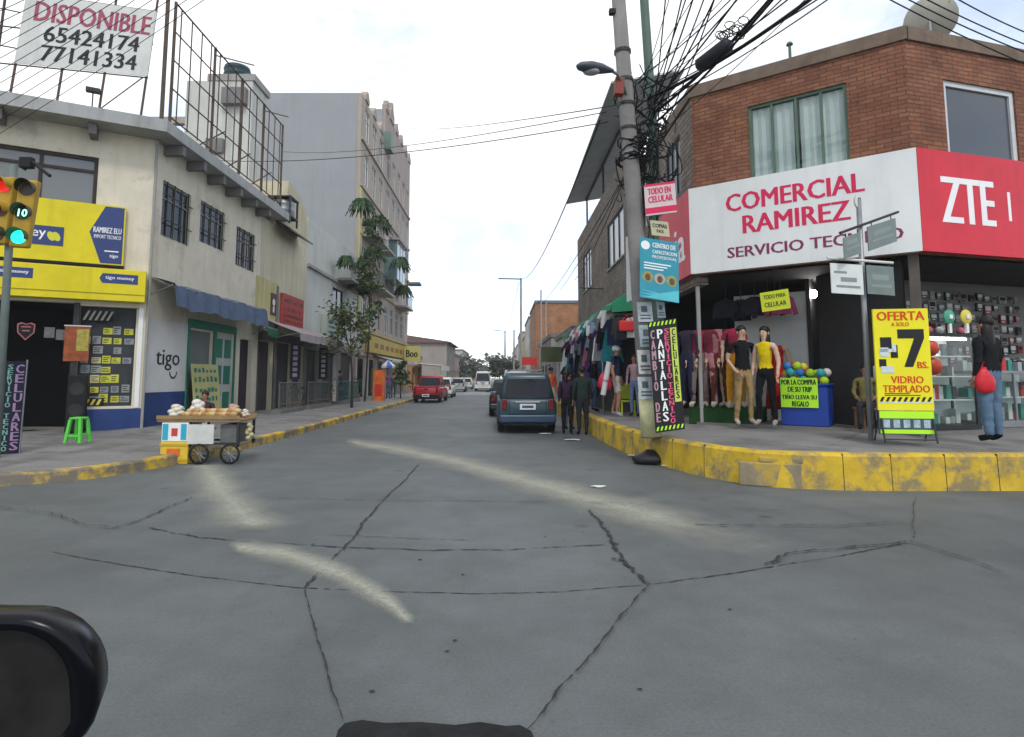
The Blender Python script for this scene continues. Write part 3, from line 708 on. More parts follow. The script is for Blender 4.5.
def figure(name, label, cat, mats, pos=(0, 0, 0), facing=0.0, h=1.72, arms=None, legs=None, female=False, head=True, sleeve='long', shorts=False, hair=None, cap=None, hood=None, skirt=None, hands=True, group=None, face=True, bulk=1.0, lean=0.0, loose=1.0):
    """mats: [skin, shirt, trousers, shoes]; facing 0 looks towards -Y; arms/legs: joint overrides for a 1.72 m body"""
    b = bulk
    J = {'pelvis': (0, 0, .95), 'waist': (0, .0, 1.09), 'chest': (0, 0, 1.27), 'upper': (0, .005, 1.40), 'neck': (0, .005, 1.475)}
    Rr = {'pelvis': (.150 * b, .112 * b), 'waist': (.132 * b, .10 * b), 'chest': (.152 * b, .112 * b), 'upper': (.12 * b, .088 * b), 'neck': (.056, .056)}
    if female: Rr.update(pelvis=(.158 * b, .118 * b), waist=(.108 * b, .088 * b), chest=(.135 * b, .115 * b), upper=(.105 * b, .08 * b), neck=(.047, .047))
    E_ = [('pelvis', 'waist'), ('waist', 'chest'), ('chest', 'upper'), ('upper', 'neck')]
    if head:
        J.update(jaw=(0, -.022, 1.555), head=(0, -.008, 1.63), crown=(0, .004, 1.69)); Rr.update(jaw=(.052, .06), head=(.073, .09), crown=(.06, .072))
        E_ += [('neck', 'jaw'), ('jaw', 'head'), ('head', 'crown')]
    sw = .165 if female else .185
    for s, k in ((-1, 'r'), (1, 'l')):
        J.update({'shoulder_' + k: (s * sw, .005, 1.405), 'elbow_' + k: (s * (sw + .055), .03, 1.13), 'wrist_' + k: (s * (sw + .06), -.04, .89), 'palm_' + k: (s * (sw + .06), -.055, .825),
                  'hip_' + k: (s * .088, 0, .89), 'knee_' + k: (s * .098, -.012, .49), 'ankle_' + k: (s * .1, .02, .085), 'toe_' + k: (s * .115, -.13, .035)})
        Rr.update({'shoulder_' + k: .058 * b, 'elbow_' + k: .043 * b, 'wrist_' + k: (.03, .026), 'palm_' + k: (.040, .02),
                   'hip_' + k: .092 * b, 'knee_' + k: .06 * b * loose, 'ankle_' + k: .042 * loose, 'toe_' + k: (.042, .03)})
        E_ += [('upper', 'shoulder_' + k), ('shoulder_' + k, 'elbow_' + k), ('elbow_' + k, 'wrist_' + k), ('wrist_' + k, 'palm_' + k),
               ('pelvis', 'hip_' + k), ('hip_' + k, 'knee_' + k), ('knee_' + k, 'ankle_' + k), ('ankle_' + k, 'toe_' + k)]
    if arms: J.update(arms)
    if legs: J.update(legs)
    def region(a, bb, t, c):
        s = a.split('_')[0]; e = bb.split('_')[0]
        if e in ('jaw', 'head', 'crown', 'palm'): return 0
        if e == 'neck': return 1 if t < .35 else 0
        if e == 'wrist': return (1 if t < .88 else 0) if sleeve == 'long' else 0
        if e == 'elbow': return 1 if sleeve == 'long' or t < (.55 if sleeve == 'short' else .0) else 0
        if e == 'shoulder': return 1 if sleeve != 'none' or t < .7 else 0
        if e == 'toe': return 3
        if e == 'ankle': return (0 if shorts else 2) if t < .95 else 3
        if e == 'knee': return 2 if not shorts or t < shorts else 0
        if e == 'hip': return 2
        if e == 'waist': return 2 if t < .12 else 1
        return 1
    def extra(mb):
        if not hands: return
        for s, k in ((-1, 'r'), (1, 'l')):
            w0 = V(J['wrist_' + k]); p0 = V(J['palm_' + k]); d = (p0 - w0).normalized()
            side = d.cross(V((s, 0, 0))); side = side.normalized() if side.length > .1 else V((0, -1, 0))
            side = side if side.y < 0 else -side
            nrm = d.cross(side).normalized()
            for i, ln in enumerate((.062, .074, .07, .055)):
                a = p0 + d * .008 + side * (.027 - .018 * i)
                mb.tube([a, a + d * ln * .5, a + d * ln * .85 - nrm * s * .008, a + d * ln * 1.1 - nrm * s * .022], [.0085, .0085, .0075, .005], 5, 0)
            a = p0 - d * .03 + side * .03
            mb.tube([a, a + side * .02 + d * .022, a + side * .026 + d * .05], [.01, .0095, .006], 5, 0)
    mb = skinned('body', J, E_, Rr, mats, region, extra)
    t = thing(name, label, cat, (0, 0, 0), group)
    mb.build('body', mats, t, smooth=True)
    if head:
        hc = V(J['head'])
        if face:
            fm = MB(); fm.ball(hc + V((0, -.094, -.022)), .014, 8, 0, (.8, 1.1, 1.3)); fm.build('nose', mats[0], t, smooth=True)
            for s in (-1, 1):
                MB().ball(hc + V((s * .03, -.079, .008)), .011, 8, 0, (1.25, .6, .75)).build('eye', letter_black, t, smooth=True)
                MB().ball(hc + V((s * .079, .008, -.01)), .024, 8, 0, (.45, .8, 1.2)).build('ear', mats[0], t, smooth=True)
            MB().ball(hc + V((0, -.084, -.062)), .018, 8, 0, (1.2, .4, .4)).build('mouth', mat('lips', (.28, .05, .05), .5, 0), t, smooth=True)
        if hair:
            hm = MB()
            hm.ball(hc + V((0, .03, .045)), .1, 14, 0, (.88, .98, .86))
            if hair == 'long':
                hm.rings([[hc + V((.088 * s_ * math.cos(a), .035 + .068 * s_ * math.sin(a), z)) for a in [2 * PI * j / 12 for j in range(12)]] for z, s_ in ((.05, .9), (-.1, 1.05), (-.26, 1.1), (-.40, .9), (-.47, .45))])
            if hair == 'tail':
                hm.tube([hc + V((0, .1, .02)), hc + V((0, .13, -.05)), hc + V((0, .11, -.22))], [.035, .04, .012], 8)
            hm.build('hair', hair_m, t, smooth=True)
        if cap:
            cm = MB(); cm.ball(hc + V((0, .008, .045)), .102, 14, 0, (.9, 1.04, .8)); 
            cm.rings([[hc + V((.07 * math.sin(a) , -.085 - k * .085 * math.cos(a * .95), .045 - .01 * k)) for a in [(-1 + j / 4) * 1.45 for j in range(9)]] for k in (0, 1)], 0, False, False)
            cm.build('cap', cap, t, smooth=True)
        if hood:
            hm = MB(); hm.ball(hc + V((0, .022, .005)), .125, 14, 0, (.92, .98, 1.12)); hm.build('hood', hood, t, smooth=True)
    if skirt:
        z0, z1, r0, r1, m_ = skirt
        MB().rings([[V((r * 1.25 * math.cos(2 * PI * j / 16), r * .95 * math.sin(2 * PI * j / 16), z)) for j in range(16)] for z, r in ((z1, r1 * (1 + .0)), ((z0 + z1) / 2, (r0 + r1) / 2), (z0, r0))]).build('skirt', m_, t, smooth=True)
    t.location = pos; t.rotation_euler = (lean, 0, facing); t.scale = (h / 1.72,) * 3
    return t

cl = lambda n, c: mat('cloth_' + n, c, .95, .22, 9, .5, spec=.08, bscale=13)
mk = mat('mannequin_skin', (.48, .31, .21), .45, .04, 4)
# green podium inside the shop front
pod = thing('display_podium', 'low green turf covered podium under the row of mannequins', 'podium', FC.p(.95, SF, -.45))
MB().fbox(FC, -.28, 1.05, SF - .05, .92, -1.2, -.06).build('base', mat('podium_green', (.012, .05, .012), .9, .3, 12), pod)
gm = MB(); r = random.Random(5)
for i in range(1300):
    u, ww = r.uniform(-.28, 1.05), r.uniform(-1.2, -.06); a = r.uniform(0, 6.28); p = FC.p(u, .921, ww); q = V((math.cos(a), math.sin(a), 0)) * .008
    gm.poly([p - q, p + q, p + V((r.uniform(-.015, .015), r.uniform(-.015, .015), r.uniform(.02, .045)))])
gm.build('turf', mat('turf_green', (.02, .10, .015), .9, .3, 12), pod)
face_FC = math.atan2(FC.n.x, -FC.n.y)          # turn a figure to look out of the shop
MG = 'mannequins dressed at the shop front'
pale_shoe = mat('pale_shoe', (.42, .36, .30), .5, .1, 8)
MN = [0]
def mann(px, py, z, Y, label, mats, **k):
    MN[0] += 1; s_ = (-1) ** MN[0]; mats = mats[:3] + [pale_shoe]
    k.setdefault('legs', {'knee_r': (-.10, -.05 - .04 * s_, .5), 'ankle_r': (-.12, .01 - .05 * s_, .09), 'toe_r': (-.14, -.14 - .05 * s_, .035), 'knee_l': (.10, -.03 + .03 * s_, .49), 'ankle_l': (.11, .04 + .05 * s_, .09), 'toe_l': (.13, -.11 + .05 * s_, .035)})
    k['turn'] = k.get('turn', 0) + .28 * s_ * (MN[0] < 7)
    p = at(px, py, Y); f = k.pop('turn', 0)
    return figure('mannequin', label, 'mannequin', mats, (p.x, p.y, z), face_FC + f, k.pop('h', 1.93), hands=True, group=MG, **k)
ARM = {'elbow_r': (-.25, .05, 1.15), 'wrist_r': (-.17, -.12, 1.03), 'palm_r': (-.13, -.15, 1.0)}
CUT = dict(head=False, female=True)
mann(689, 405, .93, 13.05, 'headless mannequin in navy trousers and dark top, half hidden by the black banner', [mk, cl('ink', (.03, .025, .04)), cl('navy', (.02, .022, .05)), mk], **CUT)
mann(700, 405, .93, 12.95, 'headless mannequin in plain grey trousers and maroon top', [mk, cl('maroon', (.20, .02, .045)), cl('grey_brown', (.17, .13, .12)), mk], **CUT)
mann(711, 405, .93, 12.85, 'headless mannequin in dusty pink trousers', [mk, cl('dark_maroon', (.13, .02, .035)), cl('dusty_pink', (.36, .16, .17)), mk], arms=ARM, **CUT)
mann(720.5, 405, .93, 12.75, 'headless mannequin in dark chocolate trousers and rose top', [mk, cl('rose_brown', (.28, .12, .12)), cl('chocolate', (.09, .028, .02)), mk], **CUT)
mann(729, 406, .93, 12.68, 'headless mannequin with bare legs and black shorts', [mk, cl('black', (.012, .012, .014)), cl('black', (.012, .012, .014)), mk], shorts=.35, **CUT)
mann(737, 406, .93, 12.55, 'headless mannequin in mustard trousers and maroon top', [mk, cl('wine', (.26, .02, .05)), cl('mustard', (.50, .24, .015)), mk], sleeve='short', loose=1.3, **CUT)
mann(745, 427, SF, 12.0, 'tall male mannequin in black tee shirt and khaki trousers', [mk, cl('black', (.012, .012, .014)), cl('khaki', (.30, .20, .09)), mk], sleeve='short', h=1.95, hair='short', turn=.7, bulk=.9, arms={'elbow_r': (-.25, .05, 1.13), 'wrist_r': (-.17, -.1, .93), 'palm_r': (-.13, -.12, .89)})
mann(768, 427, SF, 11.85, 'woman mannequin with long black hair, yellow top and black trousers', [mat('mannequin_pale', (.60, .40, .29), .45, .04, 4), cl('yellow', (.62, .46, .01)), cl('black', (.012, .012, .014)), mk], sleeve='none', female=True, h=1.92, hair='long', turn=-.2, bulk=.95)
mann(779, 404, SF, 12.9, 'mannequin in a long red dress behind the yellow top mannequin', [mk, cl('red', (.42, .02, .02)), cl('red', (.42, .02, .02)), mk], head=False, female=True, sleeve='none', h=1.9, skirt=(.25, 1.0, .2, .14, cl('red', (.42, .02, .02))))

# blue bin with balls and lime card
p = at(805, 427, 11.75); bp = V((p.x, p.y, SF))
t = thing('ball_bin', 'square blue bin heaped with toy balls beside the shop entrance', 'bin', bp)
ax, ay = FC.d, FC.n
def obox(fr, uc, wc, du, dw, z0, z1): return (fr, uc - du / 2, uc + du / 2, z0, z1, wc - dw / 2, wc + dw / 2)
u_, _ = FC.hit(797, 427, 0); uw = (bp - FC.o).dot(FC.d); ww = (bp - FC.o).dot(FC.n)
b_ = MB(); b_.fbox(FC, uw - .42, uw + .42, SF, SF + .78, ww - .7, ww); b_.build('bin_body', mat('blue_plastic', (.015, .05, .30), .45, .1, 3), t, bevel=.02)
MB().fbox(FC, uw - .45, uw + .45, SF + .78, SF + .83, ww - .73, ww + .03).build('rim', MATS['blue_plastic'], t, bevel=.015)
bcol = [((.03, .16, .45), 'blue'), ((.45, .03, .03), 'red'), ((.35, .55, .02), 'lime'), ((.65, .5, .03), 'yellow'), ((.03, .32, .35), 'teal'), ((.55, .5, .45), 'pale')]
r = random.Random(3)
for i in range(22):
    c, nm = bcol[i % 6]; row = i // 9
    q = FC.p(uw - .36 + (i % 9) * .09 + row * .03, SF + .88 + row * .14 + r.uniform(-.015, .02), ww - .08 - row * .05 - (i % 2) * .12)
    tag(MB().ball(q, .085, 12).build('toy_ball', mat('ball_' + nm, c, .35, .1, 6), smooth=True), nm + ' toy ball heaped in the blue bin', 'ball', 'toy balls in the blue bin')
p = FC.p(uw - .1, SF + .36, ww + .035)
t = thing('lime_card', 'lime green card on the blue bin reading POR LA COMPRA', 'sign', p)
a0, a1 = uw - .40, uw + .26
MB().fbox(FC, a0, a1, SF + .36, SF + .93, ww + .034, ww + .046).build('card', lime, t)
lm = MB()
for i, (s_, k0, k1) in enumerate([('POR LA COMPRA', .03, .97), ('DE SU TRIP', .2, .85), ('TIÑO LLEVA SU', .03, .97), ('REGALO', .3, .75)]):
    z = SF + .80 - i * .14; add_text(lm, FC, s_, a0 + (a1 - a0) * k0, a0 + (a1 - a0) * k1, z, z + .1, ww + .047, 0, .02)
lm.build('lettering', letter_black, t)
# hanging lime sign
p = at(775, 300, 11.6); uu = (p - FC.o).dot(FC.d); w_ = (p - FC.o).dot(FC.n)
t = thing('hanging_card', 'lime yellow card hanging over the mannequins', 'sign', p)
fr = Fr3(p, FC.d + V((0, 0, .09)), V((0, 0, 1)) - FC.d * .09)
MB().fbox(fr, -.26, .26, -.2, .18, -.006, .006).build('card', mat('lime_yellow', (.55, .62, .03), .6, .05), t)
lm = MB(); add_text(lm, fr, 'TODO PARA', -.2, .2, .04, .12, .007, 0, .01); add_text(lm, fr, 'CELULAR', -.2, .2, -.12, -.03, .007, 0, .01); lm.build('lettering', letter_black, t)
MB().tube([p + V((0, 0, .18)), (p.x, p.y, SH - .03)], .006).build('string', black, t)
# lamp and shadowy goods in the doorway
p = at(813, 294, 13.0)
t = thing('ceiling_bulb', 'bare white bulb glowing in the dark shop doorway', 'lamp', (p.x, p.y, p.z))
MB().ball(p, .09, 12).build('bulb', mat('bulb_glow', (1, .98, .95), .4, 0, emit=90), t, smooth=True)
MB().tube([p + V((0, 0, .08)), (p.x, p.y, SH - .03)], .012).build('cord', black, t)
r = random.Random(8)
def shelf_unit(fr, u0, u1, w0, z0, z1, name, label, n, colors, seed, m=None):
    r = random.Random(seed); t = thing(name, label, 'shelf', fr.p((u0 + u1) / 2, z0, w0)); k = 4
    f = MB(); f.fbox(fr, u0, u0 + .04, z0, z1, w0 - .35, w0); f.fbox(fr, u1 - .04, u1, z0, z1, w0 - .35, w0); f.build('frame', m or darkmetal, t)
    for i in range(k):
        z = z0 + (z1 - z0) * i / k + .05; MB().fbox(fr, u0 + .041, u1 - .041, z, z + .025, w0 - .34, w0 - .005).build('shelf', m or darkmetal, t)
    return t
shelf_unit(FC, 2.1, 3.2, -3.0, SF, 2.7, 'dark_shelf', 'dim shelf unit deep inside the shop doorway', 8, None, 1)
for i in range(14):
    u = 2.2 + (i % 7) * .145; z = [1.195, 1.715][i // 7]; c = [(.2, .15, .12), (.12, .12, .2), (.25, .2, .08), (.15, .05, .05)][i % 4]
    nm = ['brown', 'indigo', 'tan', 'maroon'][i % 4]
    tag(MB().fbox(FC, u - .05, u + .05, z, z + r.uniform(.15, .3), -3.3, -3.05).build('goods_box', mat('goods_' + nm, c, .6, .1, 4), bevel=.01), nm + ' goods box on the dim doorway shelf', 'box', 'boxes on the dim shelf')
t = figure('person', 'person in a yellowish jacket seated in the dark shop doorway', 'person', [skin, cl('olive', (.16, .14, .05)), cl('dark', (.03, .03, .035)), cl('black', (.012, .012, .014))], tuple(V((at(868, 420, 11.2).x, 11.2, SF))), face_FC, 1.55, hair='short',
           legs={'knee_r': (-.1, -.4, .5), 'ankle_r': (-.1, -.38, .085), 'toe_r': (-.11, -.52, .035), 'knee_l': (.1, -.4, .5), 'ankle_l': (.1, -.38, .085), 'toe_l': (.11, -.52, .035), 'pelvis': (0, 0, .52), 'waist': (0, .02, .66), 'chest': (0, .02, .84), 'upper': (0, .02, .98), 'neck': (0, .01, 1.05), 'jaw': (0, -.02, 1.13), 'head': (0, -.01, 1.2), 'crown': (0, .0, 1.26), 'hip_r': (-.09, -.02, .48), 'hip_l': (.09, -.02, .48),
                 'shoulder_r': (-.185, .02, .98), 'shoulder_l': (.185, .02, .98), 'elbow_r': (-.23, .0, .72), 'elbow_l': (.23, .0, .72), 'wrist_r': (-.15, -.22, .62), 'wrist_l': (.15, -.22, .62), 'palm_r': (-.12, -.28, .6), 'palm_l': (.12, -.28, .6)})
sp = V(t.location)
st = thing('stool', 'low wooden stool under the seated person in the doorway', 'stool', sp + V((0, .05, 0)))
MB().box(sp + V((0, .03, .37)), (.34, .34, .04)).build('seat', mat('stool_wood', (.18, .10, .05), .7, .2, 6), st, bevel=.01)
for sx in (-1, 1):
    for sy in (-1, 1): MB().box(sp + V((sx * .13, .03 + sy * .13, .175)), (.035, .035, .35)).build('leg', MATS['stool_wood'], st)
# dark garments hung under the band over the mannequins
for i, (u, w_, ln, c, nm) in enumerate([(.35, -.9, .42, (.02, .02, .025), 'black'), (.62, -1.1, .48, (.03, .03, .045), 'slate'), (.98, -.8, .4, (.018, .018, .02), 'coal'), (1.25, -.8, .42, (.04, .025, .05), 'plum'), (1.52, -.7, .42, (.28, .05, .12), 'pink')]):
    g = thing('hanging_garment', nm + ' garment hung under the shop ceiling above the mannequins', 'garment', FC.p(u, SH - .5 - ln, w_), 'garments hung above the mannequins')
    P = lambda a, z: FC.p(u + a, z, w_)
    top = SH - .45; gm_ = cl('g' + nm, c)
    m_ = MB(); out = [(-.07, top), (-.24, top - .08), (-.33, top - .42), (-.24, top - .45), (-.19, top - .25), (-.2, top - ln), (.2, top - ln), (.19, top - .25), (.24, top - .45), (.33, top - .42), (.24, top - .08), (.07, top)]
    f1 = [FC.p(u + a, z, w_ + .04) for a, z in out]; f2 = [FC.p(u + a, z, w_ - .04) for a, z in out]
    m_.rings([f2, f1]); m_.build('cloth', gm_, g)
    MB().tube([FC.p(u, top, w_), FC.p(u, SH - .04, w_)], .008).build('hook', darkmetal, g)

# ------------------------------------------------------------------ right shop front with glass cabinet and packets
MB_ = MB(); MB_.fbox(FD, -.06, -.01, SF, SH, -2.3, -.3); MB_.build('partition_wall', dark_in, bb)
cab = thing('display_cabinet', 'tall lit glass cabinet of white goods at the right shop front', 'cabinet', FD.p(.95, SF, -.7))
f = MB()
C0, C1, Z0, Z1, W0, W1 = .35, 1.5, SF, 2.3, -.75, -.25
for u in (C0, C1 - .04):
    for w_ in (W0, W1 - .04): f.fbox(FD, u, u + .04, Z0, Z1, w_, w_ + .04)
f.fbox(FD, C0, C1, Z1, Z1 + .06, W0, W1); f.fbox(FD, C0 + .041, C1 - .041, Z0, Z0 + .08, W0 + .002, W1 - .002); f.build('frame', darkmetal, cab)
MB().fbox(FD, C0 + .042, C1 - .042, Z0 + .081, Z1 - .001, W0 + .005, W0 + .015).build('back_panel', mat('cabinet_white', (.75, .77, .76), .5, .05, 2), cab)
SHV = [Z0 + .52, Z0 + .95, Z0 + 1.32]
for z in SHV: MB().fbox(FD, C0 + .045, C1 - .045, z, z + .015, W0 + .02, W1 - .045).build('shelf', MATS['cabinet_white'], cab)
MB().fbox(FD, C0 + .042, C1 - .042, Z0 + .09, Z1 - .005, W1 - .014, W1 - .008).build('glass_door', clear, cab)
MB().fbox(FD, C0 + .1, C1 - .1, Z1 - .05, Z1 - .02, W1 - .1, W1 - .06).build('light_tube', mat('tube_glow', (1, 1, .96), .4, 0, emit=28), cab)
r = random.Random(21)
pk = [((.6, .6, .58), 'white'), ((.05, .05, .06), 'black'), ((.45, .03, .04), 'red'), ((.3, .33, .35), 'grey'), ((.05, .25, .2), 'green')]
for zi, z in enumerate([Z0 + .085] + [q + .016 for q in SHV]):
    for i in range(7):
        c, nm = pk[r.choice([0, 0, 0, 3, 1, 2, 4])]; u = C0 + .13 + i * .145; hh = r.uniform(.12, .28)
        tag(MB().fbox(FD, u - .055, u + .055, z, z + hh, W0 + .06, W0 + .06 + r.uniform(.08, .2)).build('goods_packet', mat('packet_' + nm, c, .45, .1, 5), bevel=.006),
            nm + ' packet standing in the lit glass cabinet', 'packet', 'packets in the glass cabinet')
for i, (px, py, c, nm) in enumerate([(949, 317, (.06, .30, .20), 'green'), (966, 317, (.62, .5, .08), 'yellow')]):
    q = at(px, py, 10.8); t = thing('round_fan', nm + ' round fan with white hub on top of the glass cabinet', 'fan', (q.x, q.y, 2.37))
    fr = Fr3((q.x, q.y, q.z), FD.d, V((0, 0, 1)))
    ring = [[fr.p(a * math.cos(2 * PI * j / 20), a * math.sin(2 * PI * j / 20), w_) for j in range(20)] for a, w_ in ((.12, -.02), (.14, 0), (.12, .02), (.04, .03))]
    MB().rings(ring).build('cage', mat('fan_' + nm, c, .4, .1, 4), t, smooth=True)
    MB().fbox(fr, -.04, .04, -.04, .04, .028, .05).build('hub', white, t, bevel=.02)
    MB().fbox(fr, -.03, .03, 2.36 - q.z, -.12, -.02, .02).build('stand', white, t)
for i in range(9):
    u = .35 + i * .13; tag(MB().ball(FD.p(u, 2.43, -.4 - .1 * (i % 2)), .07, 10, 0, (1, 1, 1.1)).build('jar', mat('jar_' + ['dark', 'pale', 'rose'][i % 3], [(.04, .04, .04), (.6, .6, .58), (.5, .12, .15)][i % 3], .3, .1, 4), smooth=True), ['dark', 'pale', 'rose'][i % 3] + ' round pot standing on the glass cabinet roof', 'pot', 'pots on the glass cabinet')
# blister packs on the slat wall
for row in range(7):
    for i in range(24):
        if r.random() < .1: continue
        a_, b_ = r.uniform(.05, .11), r.uniform(.06, .11)
        u = .1 + i * .235 + r.uniform(-.03, .03); z = 1.95 + row * .24 + r.uniform(-.03, .03)
        c, nm = r.choice([((.20, .16, .14), 'brown'), ((.28, .03, .03), 'red'), ((.05, .05, .05), 'black'), ((.34, .33, .31), 'silver'), ((.06, .10, .08), 'dark green'), ((.16, .14, .13), 'taupe')])
        tag(MB().fbox(FD, u - a_, u + a_, z - b_, z + b_, -2.17, -2.12).fbox(FD, u - a_ * .8, u + a_ * .7, z - b_ * .2, z + b_ * .75, -2.1198, -2.117, 1).fbox(FD, u - a_ * .6, u + a_ * .3, z - b_ * .75, z - b_ * .5, -2.1198, -2.117, 1).build('blister_pack', [mat('pack_' + nm.replace(' ', '_'), c, .45, .15, 7), r.choice([offwhite, steel, MATS['photo_dark'] if 'photo_dark' in MATS else black, curtain_m])]), nm + ' blister pack hanging on the slatted shop wall', 'packet', nm + ' packs on the slat wall')
# red round goods and white boxes left of the cabinet
for i, (px, py, rr_) in enumerate([(918, 350, .17), (930, 348, .15), (921, 366, .15), (932, 366, .17)]):
    tag(MB().ball(at(px, py, 10.55 + .05 * i), rr_, 12, 0, (1, .8, 1)).build('helmet_ball', mat('orange_red', (.42, .06, .03), .35, .1, 4), smooth=True), ['upper left', 'upper right', 'lower left', 'lower right'][i] + ' red round bag hanging between the yellow stand and cabinet', 'bag', 'red round bags by the cabinet')
t = thing('white_fridge', 'white box fridge between the yellow offer stand and glass cabinet', 'fridge', FD.p(.1, SF, -.7))
MB().fbox(FD, -.2, .3, SF, 1.78, -.9, -.45).build('body', white, t, bevel=.02)
MB().fbox(FD, -.18, .28, 1.18, 1.75, -.449, -.43).build('door', offwhite, t); MB().fbox(FD, -.18, .28, SF + .08, 1.1, -.449, -.43).build('door', offwhite, t); MB().fbox(FD, .2, .23, 1.3, 1.6, -.428, -.40).build('handle', steel, t)
# low glass counter at the far right
ct_ = thing('glass_counter', 'low glass counter of mixed packets at the far right shop front', 'counter', FD.p(2.6, SF, -.6))
f = MB(); f.fbox(FD, 1.75, 3.6, SF, SF + .12, -.95, -.4); f.fbox(FD, 1.75, 3.6, SF + 1.02, SF + 1.07, -.95, -.4)
for u in (1.75, 2.66, 3.56): f.fbox(FD, u, u + .04, SF + .121, SF + 1.019, -.44, -.402)
f.build('frame', steel, ct_); MB().fbox(FD, 1.76, 3.59, SF + .13, SF + 1.01, -.94, -.93).build('back_panel', MATS['cabinet_white'], ct_); MB().fbox(FD, 1.8, 3.55, SF + .55, SF + .565, -.92, -.46).build('shelf', MATS['cabinet_white'], ct_)
MB().fbox(FD, 1.8, 3.55, SF + .125, SF + 1.015, -.425, -.42).build('glass_front', clear, ct_)
for z, k in ((SF + .122, 0), (SF + .567, 1), (SF + 1.072, 2)):
    for i in range(12):
        c, nm = r.choice(pk); u = 1.88 + i * .145
        tag(MB().fbox(FD, u - .055, u + .055, z, z + r.uniform(.12, .32), -.85, -.85 + r.uniform(.1, .25)).build('goods_packet', mat('packet_' + nm, c, .45, .1, 5), bevel=.006), nm + ' packet ' + ['at the bottom of', 'on the middle shelf of', 'standing on top of'][k] + ' the low glass counter', 'packet', 'packets of the low glass counter')

# ------------------------------------------------------------------ offer stand, street sign post
def up_frame(px0, px1, Y, tilt=0.0, d=None):
    a = at(px0, 378, Y); b = at(px1, 378, Y); return Fr((a.x, a.y), (1, tilt)), b.x - a.x
fr, wd_ = up_frame(876, 926, 9.35, -.18)
z0 = .575
t = thing('offer_stand', 'tall yellow OFERTA sign stand with big black 7 on the pavement', 'sign', fr.p(wd_ / 2, z0, 0))
MB().fbox(fr, 0, wd_, z0 + .48, 2.62, -.02, .02).build('yellow_panel', oferta_y, t)
MB().fbox(fr, 0.003, wd_ - .003, z0 + .12, z0 + .475, -.018, .018).build('photo_panel', mat('photo_dark', (.06, .09, .11), .5, .2, 6), t)
lm = MB(); add_text(lm, fr, 'OFERTA', .05, wd_ - .05, 2.44, 2.58, .021, 0, .02); add_text(lm, fr, 'A SOLO', .25, .5, 2.35, 2.41, .021, 0, .01)
add_text(lm, fr, 'BS.', .58, wd_ - .04, 1.70, 1.80, .021, 0, .02); add_text(lm, fr, 'VIDRIO', .2, wd_ - .12, 1.47, 1.58, .021, 0, .015); add_text(lm, fr, 'TEMPLADO', .08, wd_ - .04, 1.33, 1.44, .021, 0, .015)
lm.build('lettering', mat('letter_orange_red', (.62, .06, .01), .5, 0), t)
lm = MB(); lm.fbox(fr, .33, .70, 2.16, 2.30, .021, .025); lm.boxc([fr.p(*q) for q in ((.40, 1.72, .025), (.52, 1.72, .025), (.52, 1.72, .021), (.40, 1.72, .021), (.56, 2.16, .025), (.70, 2.16, .025), (.70, 2.16, .021), (.56, 2.16, .021))])
lm.build('numeral', letter_black, t)
lm = MB()
for i in range(9): u = .02 + i * (wd_ - .1) / 8.2; lm.poly([fr.p(u, 1.18, .022), fr.p(u + .04, 1.18, .022), fr.p(u + .08, 1.26, .022), fr.p(u + .04, 1.26, .022)])
for k in range(2): lm.fbox(fr, .1, .6 - .15 * k, 1.28 + .025 * k, 1.292 + .025 * k, .021, .023)
for (u, z, a, b) in ((.08, 2.0, .16, .18), (.22, 1.86, .1, .2), (.05, 1.72, .1, .12)): lm.fbox(fr, u, u + a, z, z + b, .021, .024)
lm.build('dark_print', letter_black, t)
lm = MB()
for (u, z, a, b) in ((.06, 1.95, .2, .05), (.07, 1.88, .12, .14), (.24, 1.95, .06, .12), (.07, 1.63, .18, .1)): lm.fbox(fr, u, u + a, z, z + b, .0245, .0265)
lm.fbox(fr, .01, wd_ - .01, 1.17, 1.188, .02, .024)
lm.build('pale_print', mat('pale_print', (.55, .62, .66), .5, .2, 8), t)
lm = MB(); lm.fbox(fr, .01, wd_ - .01, z0 + .36, z0 + .47, .0185, .022); lm.fbox(fr, .01, wd_ - .01, z0 + .13, z0 + .19, .0185, .022); lm.build('lime_band', lime, t)
lm = MB()
for i in range(5): lm.fbox(fr, .06 + i * .14, .15 + i * .14, z0 + .22, z0 + .34, .0185, .022)
lm.build('photo_print', mat('photo_pale', (.35, .45, .5), .5, .4, 14), t)
for u in (.03, wd_ - .03):
    MB().tube([fr.p(u, z0, .12), fr.p(u, z0 + .5, -.03), fr.p(u, 2.55, -.03)], .014).build('leg', darkmetal, t)
    MB().tube([fr.p(u, z0, -.25), fr.p(u, z0 + .5, -.04)], .012).build('leg', darkmetal, t)
MB().tube([fr.p(.03, z0 + .05, .1), fr.p(wd_ - .03, z0 + .05, .1)], .012).build('crossbar', darkmetal, t)

pb = V((at(871, 440, 9.55).x, 9.55, .57)); ptop = at(858.5, 200, 9.5)
t = thing('street_sign_post', 'grey street name post with four small plates before the shop sign', 'sign', pb)
MB().tube([pb, pb.lerp(ptop, .5), ptop], .04, 10).build('post', steel, t, smooth=True)
e = Fr3(ptop + V((0, 0, -.02)), V((1, .1, 0)), V((0, 0, 1)))
MB().rings([[e.p(.075 * math.cos(a) * k, .12 * math.sin(a) * k, w_) for a in [2 * PI * j / 16 for j in range(16)]] for k, w_ in ((1, -.02), (1, .02))]).build('oval_badge', offwhite, t)
lm = MB(); add_text(lm, e, '0', -.03, .03, -.06, .06, .021, 0, .0); lm.build('badge_mark', black, t)
def plate_bar(a, b, Y0, Y1, m=None):
    A, B = at(*a, Y0), at(*b, Y1); MB().tube([A, B], .022, 8).build('bracket', m or darkmetal, t)
    return A, B
